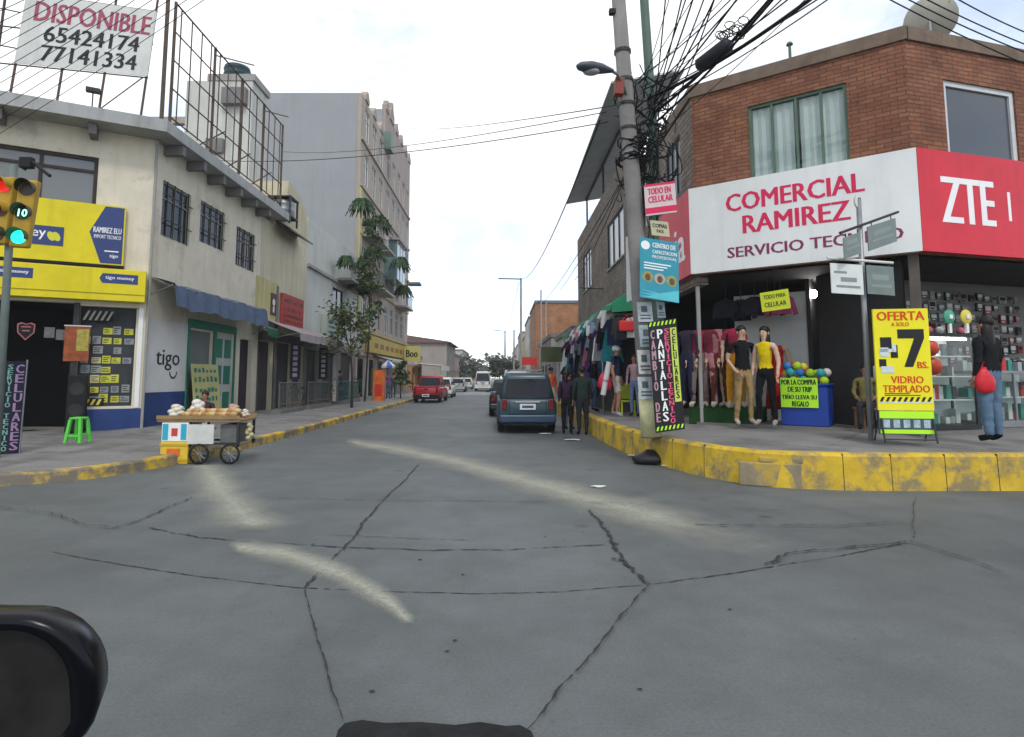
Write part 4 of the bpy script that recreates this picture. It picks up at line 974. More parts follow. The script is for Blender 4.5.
spm = mat('sign_plate_green_grey', (.16, .20, .19), .4, .15, 5); spw = mat('sign_plate_white', (.62, .64, .62), .4, .1, 5)
def plate(px, Y0, Y1, m, lines):
    (x0, y0), (x1, y1), hgt = px
    A, B = at(x0, y0, Y0), at(x1, y1, Y1); fr = Fr3(A, B - A, V((0, 0, 1))); L_ = (B - A).length
    o = MB().fbox(fr, 0, L_, -hgt, 0, -.008, .008).build('name_plate', m, t)
    l = MB()
    for (v0, v1, k0, k1) in lines: l.fbox(fr, L_ * k0, L_ * k1, -hgt * v1, -hgt * v0, .0082, .010)
    l.build('plate_print', mat('plate_ink', (.22, .26, .25), .5, .1), o)
    for k in (.15, .85): MB().tube([fr.p(L_ * k, 0, 0), fr.p(L_ * k, .06, 0)], .008).build('hanger', darkmetal, o)
plate_bar((840, 233), (898, 212), 9.2, 9.9); plate_bar((827, 258), (893, 263), 9.4, 9.4, offwhite)
plate(((843, 238), (860, 232), .34), 9.25, 9.45, spm, [(.2, .4, .2, .8), (.55, .65, .15, .9)]); plate(((867, 227), (895, 218), .40), 9.55, 9.85, spm, [(.25, .45, .2, .8), (.6, .7, .15, .9)])
plate(((830, 263), (862, 265), .48), 9.4, 9.4, spw, [(.25, .33, .1, .5), (.45, .6, .3, .8), (.72, .8, .15, .9)]); plate(((866, 265), (893, 267), .46), 9.4, 9.4, spm, [(.3, .5, .2, .8), (.65, .75, .15, .9)])

# person at the cabinet
p = gnd(998, 442, .58)
figure('person', 'person in black hooded jacket and jeans with a red bag facing the cabinet', 'person', [skin, cl('black_jacket', (.014, .014, .016)), cl('jeans', (.10, .16, .24)), cl('black', (.012, .012, .014))], (p.x, 9.35, .575), rad(200), 1.9, hair='long', bulk=1.15, loose=1.3,
       arms={'elbow_r': (-.25, .0, 1.14), 'wrist_r': (-.26, -.16, 1.0), 'palm_r': (-.26, -.21, .97)})
q = at(985, 380, 9.25)
t = thing('red_bag', 'shiny red shopping bag held by the person at the cabinet', 'bag', (q.x, q.y, q.z - .25))
MB().rings([[q + V((a * math.cos(2 * PI * j / 14), .5 * a * math.sin(2 * PI * j / 14), z)) for j in range(14)] for z, a in ((-.2, .08), (-.15, .14), (-.02, .155), (.11, .11), (.2, .04))]).build('bag_body', mat('red_plastic_bag', (.55, .02, .03), .3, .2, 9, .4), t, smooth=True)
MB().tube([q + V((-.04, 0, .18)), q + V((0, 0, .30)), q + V((.04, 0, .18))], .012).build('handle', MATS['red_plastic_bag'], t)

# ------------------------------------------------------------------ utility poles, lamp, posters, cables
pb = V((2.72, 11.05, .48)); pt_ = at(614, -60, 11.05)
t = thing('utility_pole', 'leaning concrete utility pole at the kerb, pasted with paper bills', 'pole', pb)
mid = [pb.lerp(pt_, k) for k in (0, .3, .6, 1)]
MB().tube(mid, [.185, .17, .15, .125], 16).build('shaft', pole_concrete, t, smooth=True)
MB().tube([pb.lerp(pt_, .002), pb.lerp(pt_, .085)], [.192, .186], 16).build('painted_base', mat('pale_yellow_paint', (.55, .52, .30), .8, .3, 5, .2), t, smooth=True)  # pale yellow sleeve round the foot of the shaft
for k in (.60, .65, .70, .76):
    q = pb.lerp(pt_, k); MB().lathe(q, [(.155, -.03), (.165, -.03), (.165, .03), (.155, .03)], 16, cap=False).build('steel_band', darkmetal, t)
q = at(607, 33, 10.95) if False else at(613, 12, 11.0); MB().box(q, (.16, .1, .12)).build('insulator', black, t, bevel=.02)
q = at(619, 87, 10.85); MB().box(q, (.17, .16, .34), rot=M.Rotation(rad(4), 3, 'Y')).build('red_box', mat('dull_red', (.22, .05, .04), .6, .2, 6), t, bevel=.015)
r = random.Random(17)
for i, (x, y, w_, h_) in enumerate([(645, 312, 15, 20), (647, 336, 15, 22), (645, 362, 14, 24), (646, 388, 15, 22), (661, 310, 8, 16)]):
    c = at(x, y, 10.84); k = 10.84 / FPX
    fr = Fr3(c, V((1, 0, 0)), V((-.07, 0, 1)))
    pp_ = MB(); n = 6
    for j in range(n):
        u0, u1 = -w_ * k / 2 + w_ * k * j / n, -w_ * k / 2 + w_ * k * (j + 1) / n
        f_ = lambda u: -.9 * u * u
        pp_.boxc([fr.p(u0, -h_ * k / 2, .012 + f_(u0)), fr.p(u1, -h_ * k / 2, .012 + f_(u1)), fr.p(u1, -h_ * k / 2, f_(u1)), fr.p(u0, -h_ * k / 2, f_(u0)), fr.p(u0, h_ * k / 2, .012 + f_(u0)), fr.p(u1, h_ * k / 2, .012 + f_(u1)), fr.p(u1, h_ * k / 2, f_(u1)), fr.p(u0, h_ * k / 2, f_(u0))])
    o = pp_.build('paper_bill', mat('bill_' + str(i % 3), [(.42, .45, .46), (.30, .36, .38), (.50, .50, .47)][i % 3], .8, .25, 14), t)
    l = MB()
    l.fbox(fr, -w_ * k * .25, w_ * k * .15, 0, h_ * k * .3, .014, .016)
    for j in range(2): l.fbox(fr, -w_ * k * .35, w_ * k * .35, -h_ * k * (.2 + .15 * j), -h_ * k * (.14 + .15 * j), .014, .016)
    l.build('bill_print', mat('bill_ink', (.08, .10, .12), .7, .2, 8), o)
pb2 = V((2.95, 11.75, .5)); pt2 = at(640, -60, 11.75)
t = thing('thin_pole', 'thin green steel pole standing behind the concrete utility pole', 'pole', pb2)
MB().tube([pb2, at(654, 250, 11.75), at(655, 170, 11.75), at(651, 100, 11.75), pt2], [.1, .1, .1, .095, .09], 12).build('shaft', mat('pole_green', (.07, .115, .09), .6, .2, 3), t, smooth=True)
MB().lathe(at(654, 180, 11.75), [(.1, -.04), (.12, -.04), (.12, .04), (.1, .04)], 12, cap=False).build('steel_band', darkmetal, t)
# street lamp
a = at(627, 98, 10.95); h0 = at(612, 71, 10.6); h1 = at(577, 66, 10.2)
t = thing('street_lamp', 'grey cobra head street lamp on an arm from the concrete pole', 'lamp', a)
MB().tube([a, at(623, 84, 10.85), at(617, 74, 10.7), h0], .03, 8).build('arm', steel, t, smooth=True)
d = (h1 - h0); L_ = d.length; d.normalize(); s_ = d.cross(V((0, 0, 1))).normalized(); n_ = s_.cross(d)
rg = []
for k, w_, hh in ((-.02, .04, .04), (.1, .07, .06), (.35, .13, .10), (.65, .15, .11), (.9, .10, .08), (1.0, .03, .03)):
    c = h0 + d * L_ * k; rg.append([c + s_ * w_ * math.cos(2 * PI * j / 14) + n_ * hh * (math.sin(2 * PI * j / 14) * (1 if math.sin(2 * PI * j / 14) > 0 else .75)) for j in range(14)])
MB().rings(rg).build('head', mat('lamp_grey', (.075, .085, .10), .4, .1, 4), t, smooth=True)
MB().ball(h0 + d * L_ * .62 - n_ * .07, .12, 12, 0, (1.3, .9, .5)).build('lens', mat('lamp_lens', (.35, .36, .36), .3, .05), t, smooth=True)

# flags and hoardings fixed round the poles
def hoarding(name, label, quad, Y, m, cat='sign', thick=.02):
    (x0, y0), (x1, y1), (x2, y2), (x3, y3) = quad          # TL TR BR BL
    A, B, D = at(x3, y3, Y), at(x2, y2, Y), at(x0, y0, Y)
    fr = Fr3(A, B - A, (D - A) - (B - A).normalized() * (D - A).dot((B - A).normalized()) * 0)
    fr.up = (D - A).normalized(); fr.n = fr.d.cross(fr.up).normalized()
    W, Hh = (B - A).length, (D - A).length
    t = thing(name, label, cat, A.lerp(B, .5))
    MB().fbox(fr, 0, W, 0, Hh, -thick, 0).build('panel', m, t)
    return t, fr, W, Hh
pink_w = mat('pale_pink_card', (.62, .50, .50), .6, .1, 3)
t, fr, W, Hh = hoarding('small_flag', 'small red and white flag sign high on the concrete pole', ((644, 185), (670, 180), (677, 212), (646, 216)), 10.75, pink_w)
l = MB(); add_text(l, fr, 'TODO EN', W * .1, W * .85, Hh * .66, Hh * .86, .002, 0, .02); add_text(l, fr, 'CELULAR', W * .1, W * .9, Hh * .40, Hh * .6, .002, 0, .02)
l.fbox(fr, 0.0, W, 0.03, Hh * .24, .0005, .003); l.fbox(fr, 0, W, Hh * .93, Hh, .0005, .003); l.build('lettering', letter_red, t)
t, fr, W, Hh = hoarding('small_flag', 'small cream card hanging just under the red flag sign', ((650, 220), (672, 217), (670, 237), (652, 235)), 10.8, mat('cream_card', (.48, .45, .30), .6, .1, 3))
l = MB(); add_text(l, fr, 'COPIAS', W * .1, W * .9, Hh * .55, Hh * .8, .002); add_text(l, fr, 'FAX', W * .3, W * .7, Hh * .2, Hh * .42, .002); l.build('lettering', letter_black, t)
t, fr, W, Hh = hoarding('teal_banner', 'teal banner with three round photos tied to the pole', ((640, 237), (680, 241), (679, 303), (640, 297)), 10.6, mat('teal_vinyl', (.035, .27, .36), .5, .15, 3))
l = MB(); l.rings([[fr.p(W * .14 + .08 * math.cos(a), Hh * .88 + .08 * math.sin(a), w_) for a in [2 * PI * j / 16 for j in range(16)]] for w_ in (.0005, .003)])
add_text(l, fr, 'CENTRO DE', W * .32, W * .92, Hh * .86, Hh * .94, .002, 0, .015); add_text(l, fr, 'CAPACITACION', W * .32, W * .95, Hh * .76, Hh * .82, .002, 0, .01); add_text(l, fr, 'PROFESIONAL', W * .32, W * .95, Hh * .68, Hh * .73, .002, 0, .005)
for j in range(3): l.fbox(fr, W * .1, W * (.8 - .1 * j), Hh * (.58 - .045 * j), Hh * (.60 - .045 * j), .0005, .003)
l.build('lettering', letter_white, t)
for j, c in enumerate([(.30, .28, .10), (.40, .36, .30), (.26, .30, .10)]):
    cx_, cy_ = W * (.2 + .31 * j), Hh * (.36 - .01 * j)
    o = MB().rings([[fr.p(cx_ + .10 * math.cos(a), cy_ + .10 * math.sin(a), w_) for a in [2 * PI * i / 16 for i in range(16)]] for w_ in (.0005, .003)]).build('round_photo', mat('photo_tint_%d' % j, c, .6, .3, 12), t)
    MB().rings([[fr.p(cx_ + .05 * math.cos(a), cy_ - .01 + .065 * math.sin(a), w_) for a in [2 * PI * i / 12 for i in range(12)]] for w_ in (.0032, .005)]).build('portrait', mat('portrait_tone', (.12, .07, .05), .6, .2, 10), o)
l = MB()
for j in range(3): l.poly([fr.p(W * (.0), Hh * (.02 + .06 * j), .001 + .0006 * j), fr.p(W, Hh * (.0 + .01 * j), .001 + .0006 * j), fr.p(W, Hh * (.10 + .05 * j), .001 + .0006 * j), fr.p(W * .5, Hh * (.07 + .02 * j), .001 + .0006 * j)])
l.build('wave_print', mat('teal_light', (.10, .48, .55), .5, .1, 3), t)
t, fr, W, Hh = hoarding('white_board', 'narrow white board edge on behind the concrete pole', ((626, 237), (640, 237), (640, 297), (627, 302)), 11.4, white)
# black banner on the pavement
t, fr, W, Hh = hoarding('black_banner', 'black banner with stacked pink and white letters PANTALLAS leaning on the pole', ((648, 322), (676, 320), (685, 429), (656, 433)), 10.55, mat('black_vinyl', (.014, .014, .016), .45, .1, 4), thick=.03)
l = MB(); vtext(l, fr, 'CAMBIO DE', W * .05, W * .2, Hh * .08, Hh * .92, .001); l.build('lettering', mat('letter_rose_grey', (.42, .25, .30), .5, 0), t)
l = MB(); vtext(l, fr, 'PANTALLAS', W * .28, W * .48, Hh * .08, Hh * .92, .001); l.build('lettering', letter_white, t)
l = MB(); vtext(l, fr, 'SERVICIO', W * .53, W * .70, Hh * .46, Hh * .92, .001); vtext(l, fr, 'TECNICO', W * .53, W * .70, Hh * .06, Hh * .43, .001); l.build('lettering', letter_pink, t)
MB().fbox(fr, W * .74, W * .96, Hh * .25, Hh * .92, .0005, .003).build('lime_strip', mat('lime_pale', (.50, .62, .10), .6, .08, 3), t)
l = MB(); vtext(l, fr, 'CELULARES', W * .79, W * .91, Hh * .27, Hh * .91, .0032); l.build('lettering', letter_black, t)
l = MB()
for j in range(7):
    for v in (.955, .015): l.poly([fr.p(W * (.02 + j * .14), Hh * v, .002), fr.p(W * (.08 + j * .14), Hh * v, .002), fr.p(W * (.13 + j * .14), Hh * (v + .035), .002), fr.p(W * (.07 + j * .14), Hh * (v + .035), .002)])
l.build('hazard_stripe', lime, t)
# black rubbish bag and litter
p = gnd(650, 464); bm_ = MB()
rg = []
for z, a in ((0, .2), (.06, .27), (.13, .24), (.2, .13), (.26, .05)):
    rg.append([p + V((1.2 * a * (1 + .12 * math.sin(3 * i + z * 20)) * math.cos(2 * PI * i / 14), .8 * a * (1 + .12 * math.cos(4 * i)) * math.sin(2 * PI * i / 14), z)) for i in range(14)])
tag(bm_.rings(rg).build('rubbish_bag', mat('black_plastic', (.012, .012, .014), .35, .2, 9, .5), smooth=True), 'black rubbish bag slumped in the gutter at the pole', 'bag')
for i, (x, y, s_) in enumerate([(668, 466, .12), (638, 462, .09), (598, 487, .1), (634, 456, .14), (545, 434, .2), (573, 440, .2)]):
    q = gnd(x, y, .012); l = MB(); rr = random.Random(i + 60)
    l.rings([[q + V((s_ * rr.uniform(.6, 1.3) * math.cos(a), s_ * rr.uniform(.3, .8) * math.sin(a), h_ + rr.uniform(0, .02))) for a in [2 * PI * j / 7 for j in range(7)]] for h_ in (0, .006)])
    tag(l.build('paper_scrap', offwhite), ['white paper scrap right of the rubbish bag', 'white paper scrap left of the rubbish bag', 'pale scrap on the road below the kerb corner', 'crumpled white paper against the yellow kerb', 'white sheet flattened behind the blue minivan', 'white paper near the feet of the pair'][i], 'litter')

# cables
def sag(a, b, s, n=14):
    return [a.lerp(b, i / n) + V((0, 0, -4 * s * (i / n) * (1 - i / n))) for i in range(n + 1)]
def cable(a, b, s, rr, label, group, m=black, n=14): return tag(MB().tube(sag(a, b, s, n), rr, 5).build('overhead_cable', m), label, 'cable', group)
r = random.Random(33)
for i, (x, y, Y, rr) in enumerate([(668, -30, 9, .012), (688, -30, 8.5, .012), (702, -30, 8.5, .014), (716, -35, 8.5, .012), (732, -40, 8, .014), (758, -30, 8.5, .016), (770, -40, 8, .013), (786, -20, 8.6, .03), (797, -30, 8, .022), (812, -20, 8.3, .013), (838, -22, 8.2, .034), (848, -20, 8.4, .012)]):
    cable(at(648 + r.uniform(-4, 10), 105 + r.uniform(-20, 45), 11.3), at(x, y, Y), r.uniform(.02, .15), rr, 'black cable fanning from the tangled pole to the upper right', 'cables fanning up from the concrete pole')
for i, (a, b, Y0, Y1) in enumerate([((872, -10), (1040, 70), 10, 11), ((890, -10), (1040, 58), 10, 11), ((905, -12), (1040, 50), 10, 11.4), ((942, -10), (1040, 38), 10, 11.5)]):
    cable(at(*a, Y0 - 1.2), at(*b, Y1 - 1.2), .05, .011, 'thin cable sloping down across the top right corner', 'cables across the top right corner')
for i, (a, b, Y0, Y1) in enumerate([((655, 115), (560, 290), 11.3, 36), ((650, 130), (545, 300), 11.3, 42), ((648, 100), (408, 128), 11.2, 56), ((640, 140), (575, 280), 11.2, 30), ((652, 120), (612, 195), 11.4, 21)]):
    cable(at(*a, Y0), at(*b, Y1), .3, .014, ['cable running off down the brick street wall'] [0] if i != 2 else 'thin cable crossing the sky leftwards from the lamp', 'cables running away from the pole' if i != 2 else None)
cable(at(210, 160, 24), at(608, 122, 12.5), .35, .012, 'upper of two thin cables crossing the street to the pole', None)
cable(at(268, 150, 40), at(606, 112, 13), .5, .012, 'lower thin cable crossing the street in front of the grey tower', None)
for i in range(11):
    cable(at(-30, 22 + i * 13, 10 + i * .3), at(70 + i * 17, -25, 9.0 + i * .15), .06, .0065, 'thin cable fanning over the lettered billboard', 'cables over the billboard')
for i, (x, y, Y) in enumerate([(676, -25, 8.6), (694, -28, 8.6), (708, -25, 8.4), (724, -30, 8.2), (745, -25, 8.3), (764, -35, 8), (778, -20, 8.3), (806, -25, 8.1), (824, -20, 8.2), (858, -22, 8.2)]):
    cable(at(640 + r.uniform(-6, 22), 100 + r.uniform(-30, 60), 11.2), at(x, y, Y), r.uniform(.02, .3), .007 + .004 * (i % 2), 'black cable fanning from the tangled pole to the upper right', 'cables fanning up from the concrete pole')
# tangled coil on the poles
tk = MB(); r = random.Random(44)
for i in range(120):
    x = 640 + r.uniform(-14, 26); y = 122 + r.uniform(-34, 62); c = at(x, y, 11.3)
    pts = [c + V((r.uniform(-.3, .3), r.uniform(-.25, .25), r.uniform(-.5, .5))) for _ in range(2)]
    mid_ = (pts[0] + pts[1]) / 2 + V((r.uniform(-.35, .35), -.1, r.uniform(-.4, .2)))
    tk.tube([(pts[0] * (1 - k) ** 2 + mid_ * 2 * k * (1 - k) + pts[1] * k * k) + V((0, 0, -.12 * k * (1 - k))) for k in (0, .2, .4, .6, .8, 1)], r.choice([.009, .012, .02]), 4)
for i in range(16):
    c = at(634 + r.uniform(-3, 3), 155 + r.uniform(-14, 10), 11.1); rr = r.uniform(.19, .27)
    tk.tube([c + V((rr * math.cos(a), rr * math.sin(a), .05 * math.sin(3 * a + i))) for a in [2 * PI * j / 14 for j in range(15)]], .014, 4)
for i in range(16):
    a = at(645 + r.uniform(-12, 15), 150 + r.uniform(-30, 20), 11.1); b = at(640 + r.uniform(-6, 20), 205 + r.uniform(0, 55), 10.95); tk.tube(sag(a, b, r.uniform(-.05, .08), 5), r.choice([.008, .012]), 4)
tag(tk.build('cable_tangle', black), 'dense tangle of black cables wound round the two poles', 'cables')
q0, q1 = at(697, 68, 9.9), at(731, 42, 9.4); d = q1 - q0
t = thing('splice_box', 'black cable splice case hanging among the cables', 'splice case', q0.lerp(q1, .5))
MB().tube([q0, q0.lerp(q1, .08), q0.lerp(q1, .92), q1], [.05, .13, .13, .05], 10).build('case', mat('splice_black', (.02, .02, .03), .5, .1, 4), t, smooth=True)
l = MB()
for i in range(12):
    c = q0.lerp(q1, r.uniform(.6, 1.3)) + V((r.uniform(-.1, .1), 0, r.uniform(.0, .25))); l.tube([c + V((.09 * math.cos(a), 0, .07 * math.sin(a))) for a in [2 * PI * j / 8 for j in range(9)]], .01, 4)
l.build('spare_loops', black, t)
# ------------------------------------------------------------------ LEFT: cream corner building
FA = Fr((-14.26, 12.2), (.876, .483)); FB = Fr((-9, 15.1), (0, 1)); LA = (V((-9, 15.1, 0)) - FA.o).length
lb = thing('corner_building', 'two storey cream corner building with overhanging roof slab and phone shop', 'building', (-12, 18, .2))
hA = [(2.5, 4.8, 5.72, 7.02), (2.75, 4.5, .22, 3.36), (4.62, 5.84, .86, 3.30)]
hB = [(.42, 1.86, 5.3, 6.8), (2.42, 4.0, 5.6, 6.85), (4.86, 6.4, 5.35, 6.7), (2.1, 3.55, .32, 2.95), (3.72, 5.0, .32, 2.95), (5.5, 6.5, .32, 2.9)]
w_ = wall(FA, -4, LA, .1, 7.72, hA); wall(FB, 0, 6.95, .1, 7.72, hB, mb=w_); w_.build('wall', cream, lb)
dd = MB(); dd.fbox(FA, 4.52, LA + .012, .1, .80, 0, .014); dd.fbox(FB, 0.012, 2.08, .1, 1.18, 0, .014); dd.build('painted_dado', navy_wall, lb)
MB().fbox(FB, .06, 2.06, 1.184, 3.08, 0.001, .012).build('white_panel', mat('tigo_white', (.56, .56, .55), .7, .08, 2), lb)
tm = MB(); add_text(tm, FB, 'tigo', .5, 1.65, 1.75, 2.30, .013, 0, .008)
for a0 in range(10):
    a, b = PI + PI * a0 / 10, PI + PI * (a0 + 1) / 10
    tm.poly([FB.p(1.36 + k * .2 * math.cos(x), 1.72 + k * .2 * math.sin(x), .014) for x, k in ((a, 1), (b, 1), (b, .72), (a, .72))])
tm.build('lettering', letter_black, lb)
sl = MB()
sl.boxc([FA.p(-4, 7.72, .6), FA.p(LA, 7.72, .6) + V((.28, .0, 0)), FB.p(0, 7.72, -6), FA.p(-4, 7.72, -6), FA.p(-4, 8.03, .6), FA.p(LA, 8.03, .6) + V((.28, .0, 0)), FB.p(0, 8.03, -6), FA.p(-4, 8.03, -6)])
sl.boxc([FA.p(LA, 7.722, .6) + V((.28, .004, 0)), FB.p(8.1, 7.722, .6), FB.p(8.1, 7.722, -6), FB.p(0.004, 7.722, -6), FA.p(LA, 8.028, .6) + V((.28, .004, 0)), FB.p(8.1, 8.028, .6), FB.p(8.1, 8.028, -6), FB.p(.004, 8.028, -6)])
sl.build('roof_slab', mat('eave_grey', (.33, .335, .33), .85, .15, 1.5, .2, streak=.4), lb)
for u in (.35, 1.5, 2.7, 3.9, 5.1, 6.3): MB().fbox(FB, u, u + .16, 7.45, 7.718, .005, .52).build('eave_bracket', concrete_d, lb)
for u in (1, 2.8, 4.6): MB().fbox(FA, u, u + .16, 7.45, 7.718, .005, .5).build('eave_bracket', concrete_d, lb)
brown_fr = mat('dark_brown_frame', (.03, .022, .018), .6, .2, 5)
window(FA, lb, *hA[0], brown_fr, glass_mat('greyish_glass', (.16, .17, .17), .15, .5), 2, 1, .1, vsplit=.72, t=.09)
for h in hB[:3]: window(FB, lb, *h, mat('pale_frame', (.30, .30, .28), .6, .1, 3), glass_d, 2, 1, .12, bars=brown_fr, vsplit=.7)
# phone shop: dark room, door glass strip, display
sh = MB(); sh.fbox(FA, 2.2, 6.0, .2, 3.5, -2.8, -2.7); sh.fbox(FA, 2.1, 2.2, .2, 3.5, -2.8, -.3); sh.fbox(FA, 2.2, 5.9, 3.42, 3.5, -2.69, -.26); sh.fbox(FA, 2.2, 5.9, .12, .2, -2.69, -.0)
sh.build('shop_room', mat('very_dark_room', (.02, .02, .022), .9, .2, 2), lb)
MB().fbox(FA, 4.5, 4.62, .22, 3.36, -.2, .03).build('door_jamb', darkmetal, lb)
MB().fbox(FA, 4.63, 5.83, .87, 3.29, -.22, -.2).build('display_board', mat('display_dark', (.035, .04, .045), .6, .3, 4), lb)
MB().fbox(FA, 5.85, 5.95, .82, 3.3, .0, .03).build('white_jamb', white, lb)
# side doors
sd_ = MB(); sd_.fbox(FB, 2.02, 2.1, .3, 3.0, 0, .05); sd_.fbox(FB, 3.55, 3.72, .3, 3.0, 0, .05); sd_.fbox(FB, 5.0, 5.08, .3, 3.0, 0, .05); sd_.fbox(FB, 2.02, 5.08, 3.0, 3.25, 0, .06); sd_.build('door_frame', teal_paint, lb)
MB().fbox(FB, 2.1, 3.55, .32, 2.95, -.12, -.1).build('roller_shutter', corrugated_mat('shutter_grey', (.25, .28, .27), 60, .6, .2), lb, uv=True)
o = MB().fbox(FB, 3.72, 5.0, .32, 2.95, -.1, -.05).build('panelled_door', mat('door_pale', (.42, .44, .42), .6, .1, 3), lb)
for j in range(3):
    for i in range(2): MB().fbox(FB, 3.86 + i * .6, 4.28 + i * .6, .5 + j * .85, 1.1 + j * .85, -.049, -.03).build('door_panel', teal_paint, o)
MB().fbox(FB, 5.5, 6.5, .32, 2.9, -.2, -.15).build('dark_door', mat('purple_dark_door', (.03, .02, .03), .7, .2, 3), lb)
MB().tube([FB.p(-.02, 7.7, .05), FB.p(-.02, .3, .05)], .035, 8).build('downpipe', mat('pipe_grey', (.28, .28, .26), .6, .1, 3), lb)

# yellow advert panel, yellow fascia
t = thing('advert_panel', 'yellow and navy money advert panel above the phone shop', 'sign', FA.p(3.5, 4.3, .1))
y0, y1, v0, v1 = 1.2, 5.45, 4.32, 5.80
MB().fbox(FA, y0, y1, v0, v1, .04, .16).build('panel', yellow_sign, t); MB().fbox(FA, y0 - .02, y1 + .02, v0 - .06, v0 - .002, .03, .18).build('bottom_rail', black, t)
MB().poly([FA.p(4.98, v0 + .03, .164), FA.p(5.42, v0 + .03, .164), FA.p(5.42, v1 - .03, .164), FA.p(5.02, v1 - .03, .164), FA.p(4.72, 5.1, .164)]).build('navy_field', navy_sign, t)
lm = MB(); add_text(lm, FA, 'RAMIREZ ELU', 4.80, 5.38, 5.1, 5.24, .168, 0, .01); add_text(lm, FA, 'IMPORT TECNICO', 4.82, 5.38, 4.96, 5.05, .168, 0, .005); add_text(lm, FA, 'tigo', 5.16, 5.34, 4.48, 4.58, .168); lm.fbox(FA, 5.05, 5.34, 4.64, 4.67, .167, .17); lm.build('lettering', letter_white, t)
MB().fbox(FA, 3.0, 4.22, 4.68, 5.14, .161, .168).build('money_plaque', navy_sign, t)
lm = MB(); add_text(lm, FA, 'money', 3.06, 3.88, 4.80, 5.02, .17, 0, .01); lm.build('lettering', letter_white, t)
lf = MB()
for k in (0, 1): lf.rings([[FA.p(3.98 + .1 * k + .075 * math.cos(a) - .03 * math.sin(a), 4.90 + .11 * math.sin(a), w) for a in [2 * PI * j / 14 for j in range(14)]] for w in (.1695 + .002 * k, .172 + .002 * k)])
lf.build('leaf_mark', mat('leaf_yellow', (.62, .6, .04), .5, 0), t)
t = thing('shop_fascia', 'plain yellow fascia box with navy tags over the phone shop opening', 'sign', FA.p(4, 3.38, .2))
MB().fbox(FA, 1.5, LA - .04, 3.42, 4.20, .02, .34).build('fascia', yellow_sign, t, bevel=.01); MB().fbox(FA, 1.5, LA - .045, 3.58, 3.60, .341, .352).build('groove', mat('olive_line', (.33, .27, .01), .6, 0), t)
for a, b in ((5.0, 5.80), (3.0, 3.72)):
    o = MB().poly([FA.p(a, 3.95, .343), FA.p(a + .06, 3.84, .343), FA.p(b, 3.84, .343), FA.p(b, 4.08, .343), FA.p(a + .06, 4.08, .343)]).build('navy_tag', navy_sign, t)
    text(FA, 'tigo money', a + .12, b - .08, 3.92, 4.02, .344, letter_white, o)

# canvas awning helper
def awning(name, label, fr, u0, u1, vt, vm, vb, wm, wb, m, seed, folds=.04, valance_text=None, n=46, ends=True):
    r = random.Random(seed); t = thing(name, label, 'awning', fr.p((u0 + u1) / 2, vb, .02)); mb = MB(); rows = []
    ph = [r.uniform(0, 6.28) for _ in range(4)]
    for (v, w) in ((vt, .02), ((vt + vm) / 2 - .02, wm * .5), (vm, wm), ((vm + vb) / 2, (wm + wb) / 2), (vb, wb)):
        k = len(rows); row = []
        for i in range(n + 1):
            u = u0 + (u1 - u0) * i / n; s = math.sin(u * 3.1 + ph[0]) * .5 + math.sin(u * 7.3 + ph[1] + k) * .35 + math.sin(u * 13 + ph[2] - k * .6) * .2
            row.append(fr.p(u, v + folds * s * (.3 if k == 0 else 1), w + folds * .8 * s * (0 if k == 0 else 1)))
        rows.append(row)
    for a, b in zip(rows[:-1], rows[1:]):
        for i in range(n): mb.poly([a[i], b[i], b[i + 1], a[i + 1]])
    mb.build('canvas', m, t, smooth=True)
    MB().tube([fr.p(u0, vm, wm - .03), fr.p(u1, vm, wm - .03)], .02).build('front_bar', steel, t)
    for u in (u0 + .03, u1 - .03): MB().tube([fr.p(u, vm - .25, .01), fr.p(u, vm, wm - .03)], .015).build('bracket', steel, t)
    return t
awning('canvas_awning', 'sagging blue grey canvas awning between tigo wall and green door', FB, .05, 6.15, 4.12, 3.92, 3.36, .62, .72, awn_blue, 4, .06)
tt = MB(); add_text(tt, FB, 'TIGO', 3.9, 4.5, 3.56, 3.72, .80, 0, .01)

# goods and cards in the phone shop display
r = random.Random(9)
cc = [((.50, .50, .06), 'yellow'), ((.42, .45, .10), 'olive yellow'), ((.25, .27, .28), 'grey'), ((.50, .45, .22), 'cream')]
for j in range(8):
    for i in range(5):
        if r.random() < .08: continue
        c, nm = cc[r.choice([0, 0, 1, 2, 2, 3])]; u = 4.68 + i * .215 + r.uniform(-.02, .02); v = .95 + j * .24
        cw, ch = r.uniform(.16, .21), r.uniform(.14, .22); cm = MB().fbox(FA, u, u + cw, v, v + ch, -.195, -.185)
        for q in range(3): cm.fbox(FA, u + .02, u + cw * r.uniform(.5, .92), v + ch * (.2 + .25 * q), v + ch * (.3 + .25 * q), -.1848, -.183, 1)
        tag(cm.build('display_card', [mat('card_' + nm.replace(' ', '_'), c, .6, .15, 9), letter_black]), nm + ' price card in the phone shop display window', 'card', nm + ' cards in the phone shop display')
t = thing('hazard_board', 'black board with diagonal yellow stripes under the display cards', 'sign', FA.p(5.0, .9, 0))
MB().fbox(FA, 4.66, 5.22, .88, 1.06, .0, .012).build('board', black, t); lm = MB()
for i in range(4): lm.poly([FA.p(4.70 + i * .12, .9, .0135), FA.p(4.76 + i * .12, .9, .0135), FA.p(4.82 + i * .12, 1.04, .0135), FA.p(4.76 + i * .12, 1.04, .0135)])
lm.build('stripe', mat('stripe_yellow', (.6, .55, .1), .6, 0), t)
t = thing('hazard_board', 'grey and black striped board under the fascia inside the opening', 'sign', FA.p(5.0, 3.0, 0))
MB().fbox(FA, 4.68, 5.3, 2.95, 3.2, -.06, -.05).build('board', black, t); lm = MB()
for i in range(5): lm.poly([FA.p(4.68 + i * .12, 2.96, -.048), FA.p(4.73 + i * .12, 2.96, -.048), FA.p(4.83 + i * .12, 3.19, -.048), FA.p(4.78 + i * .12, 3.19, -.048)])
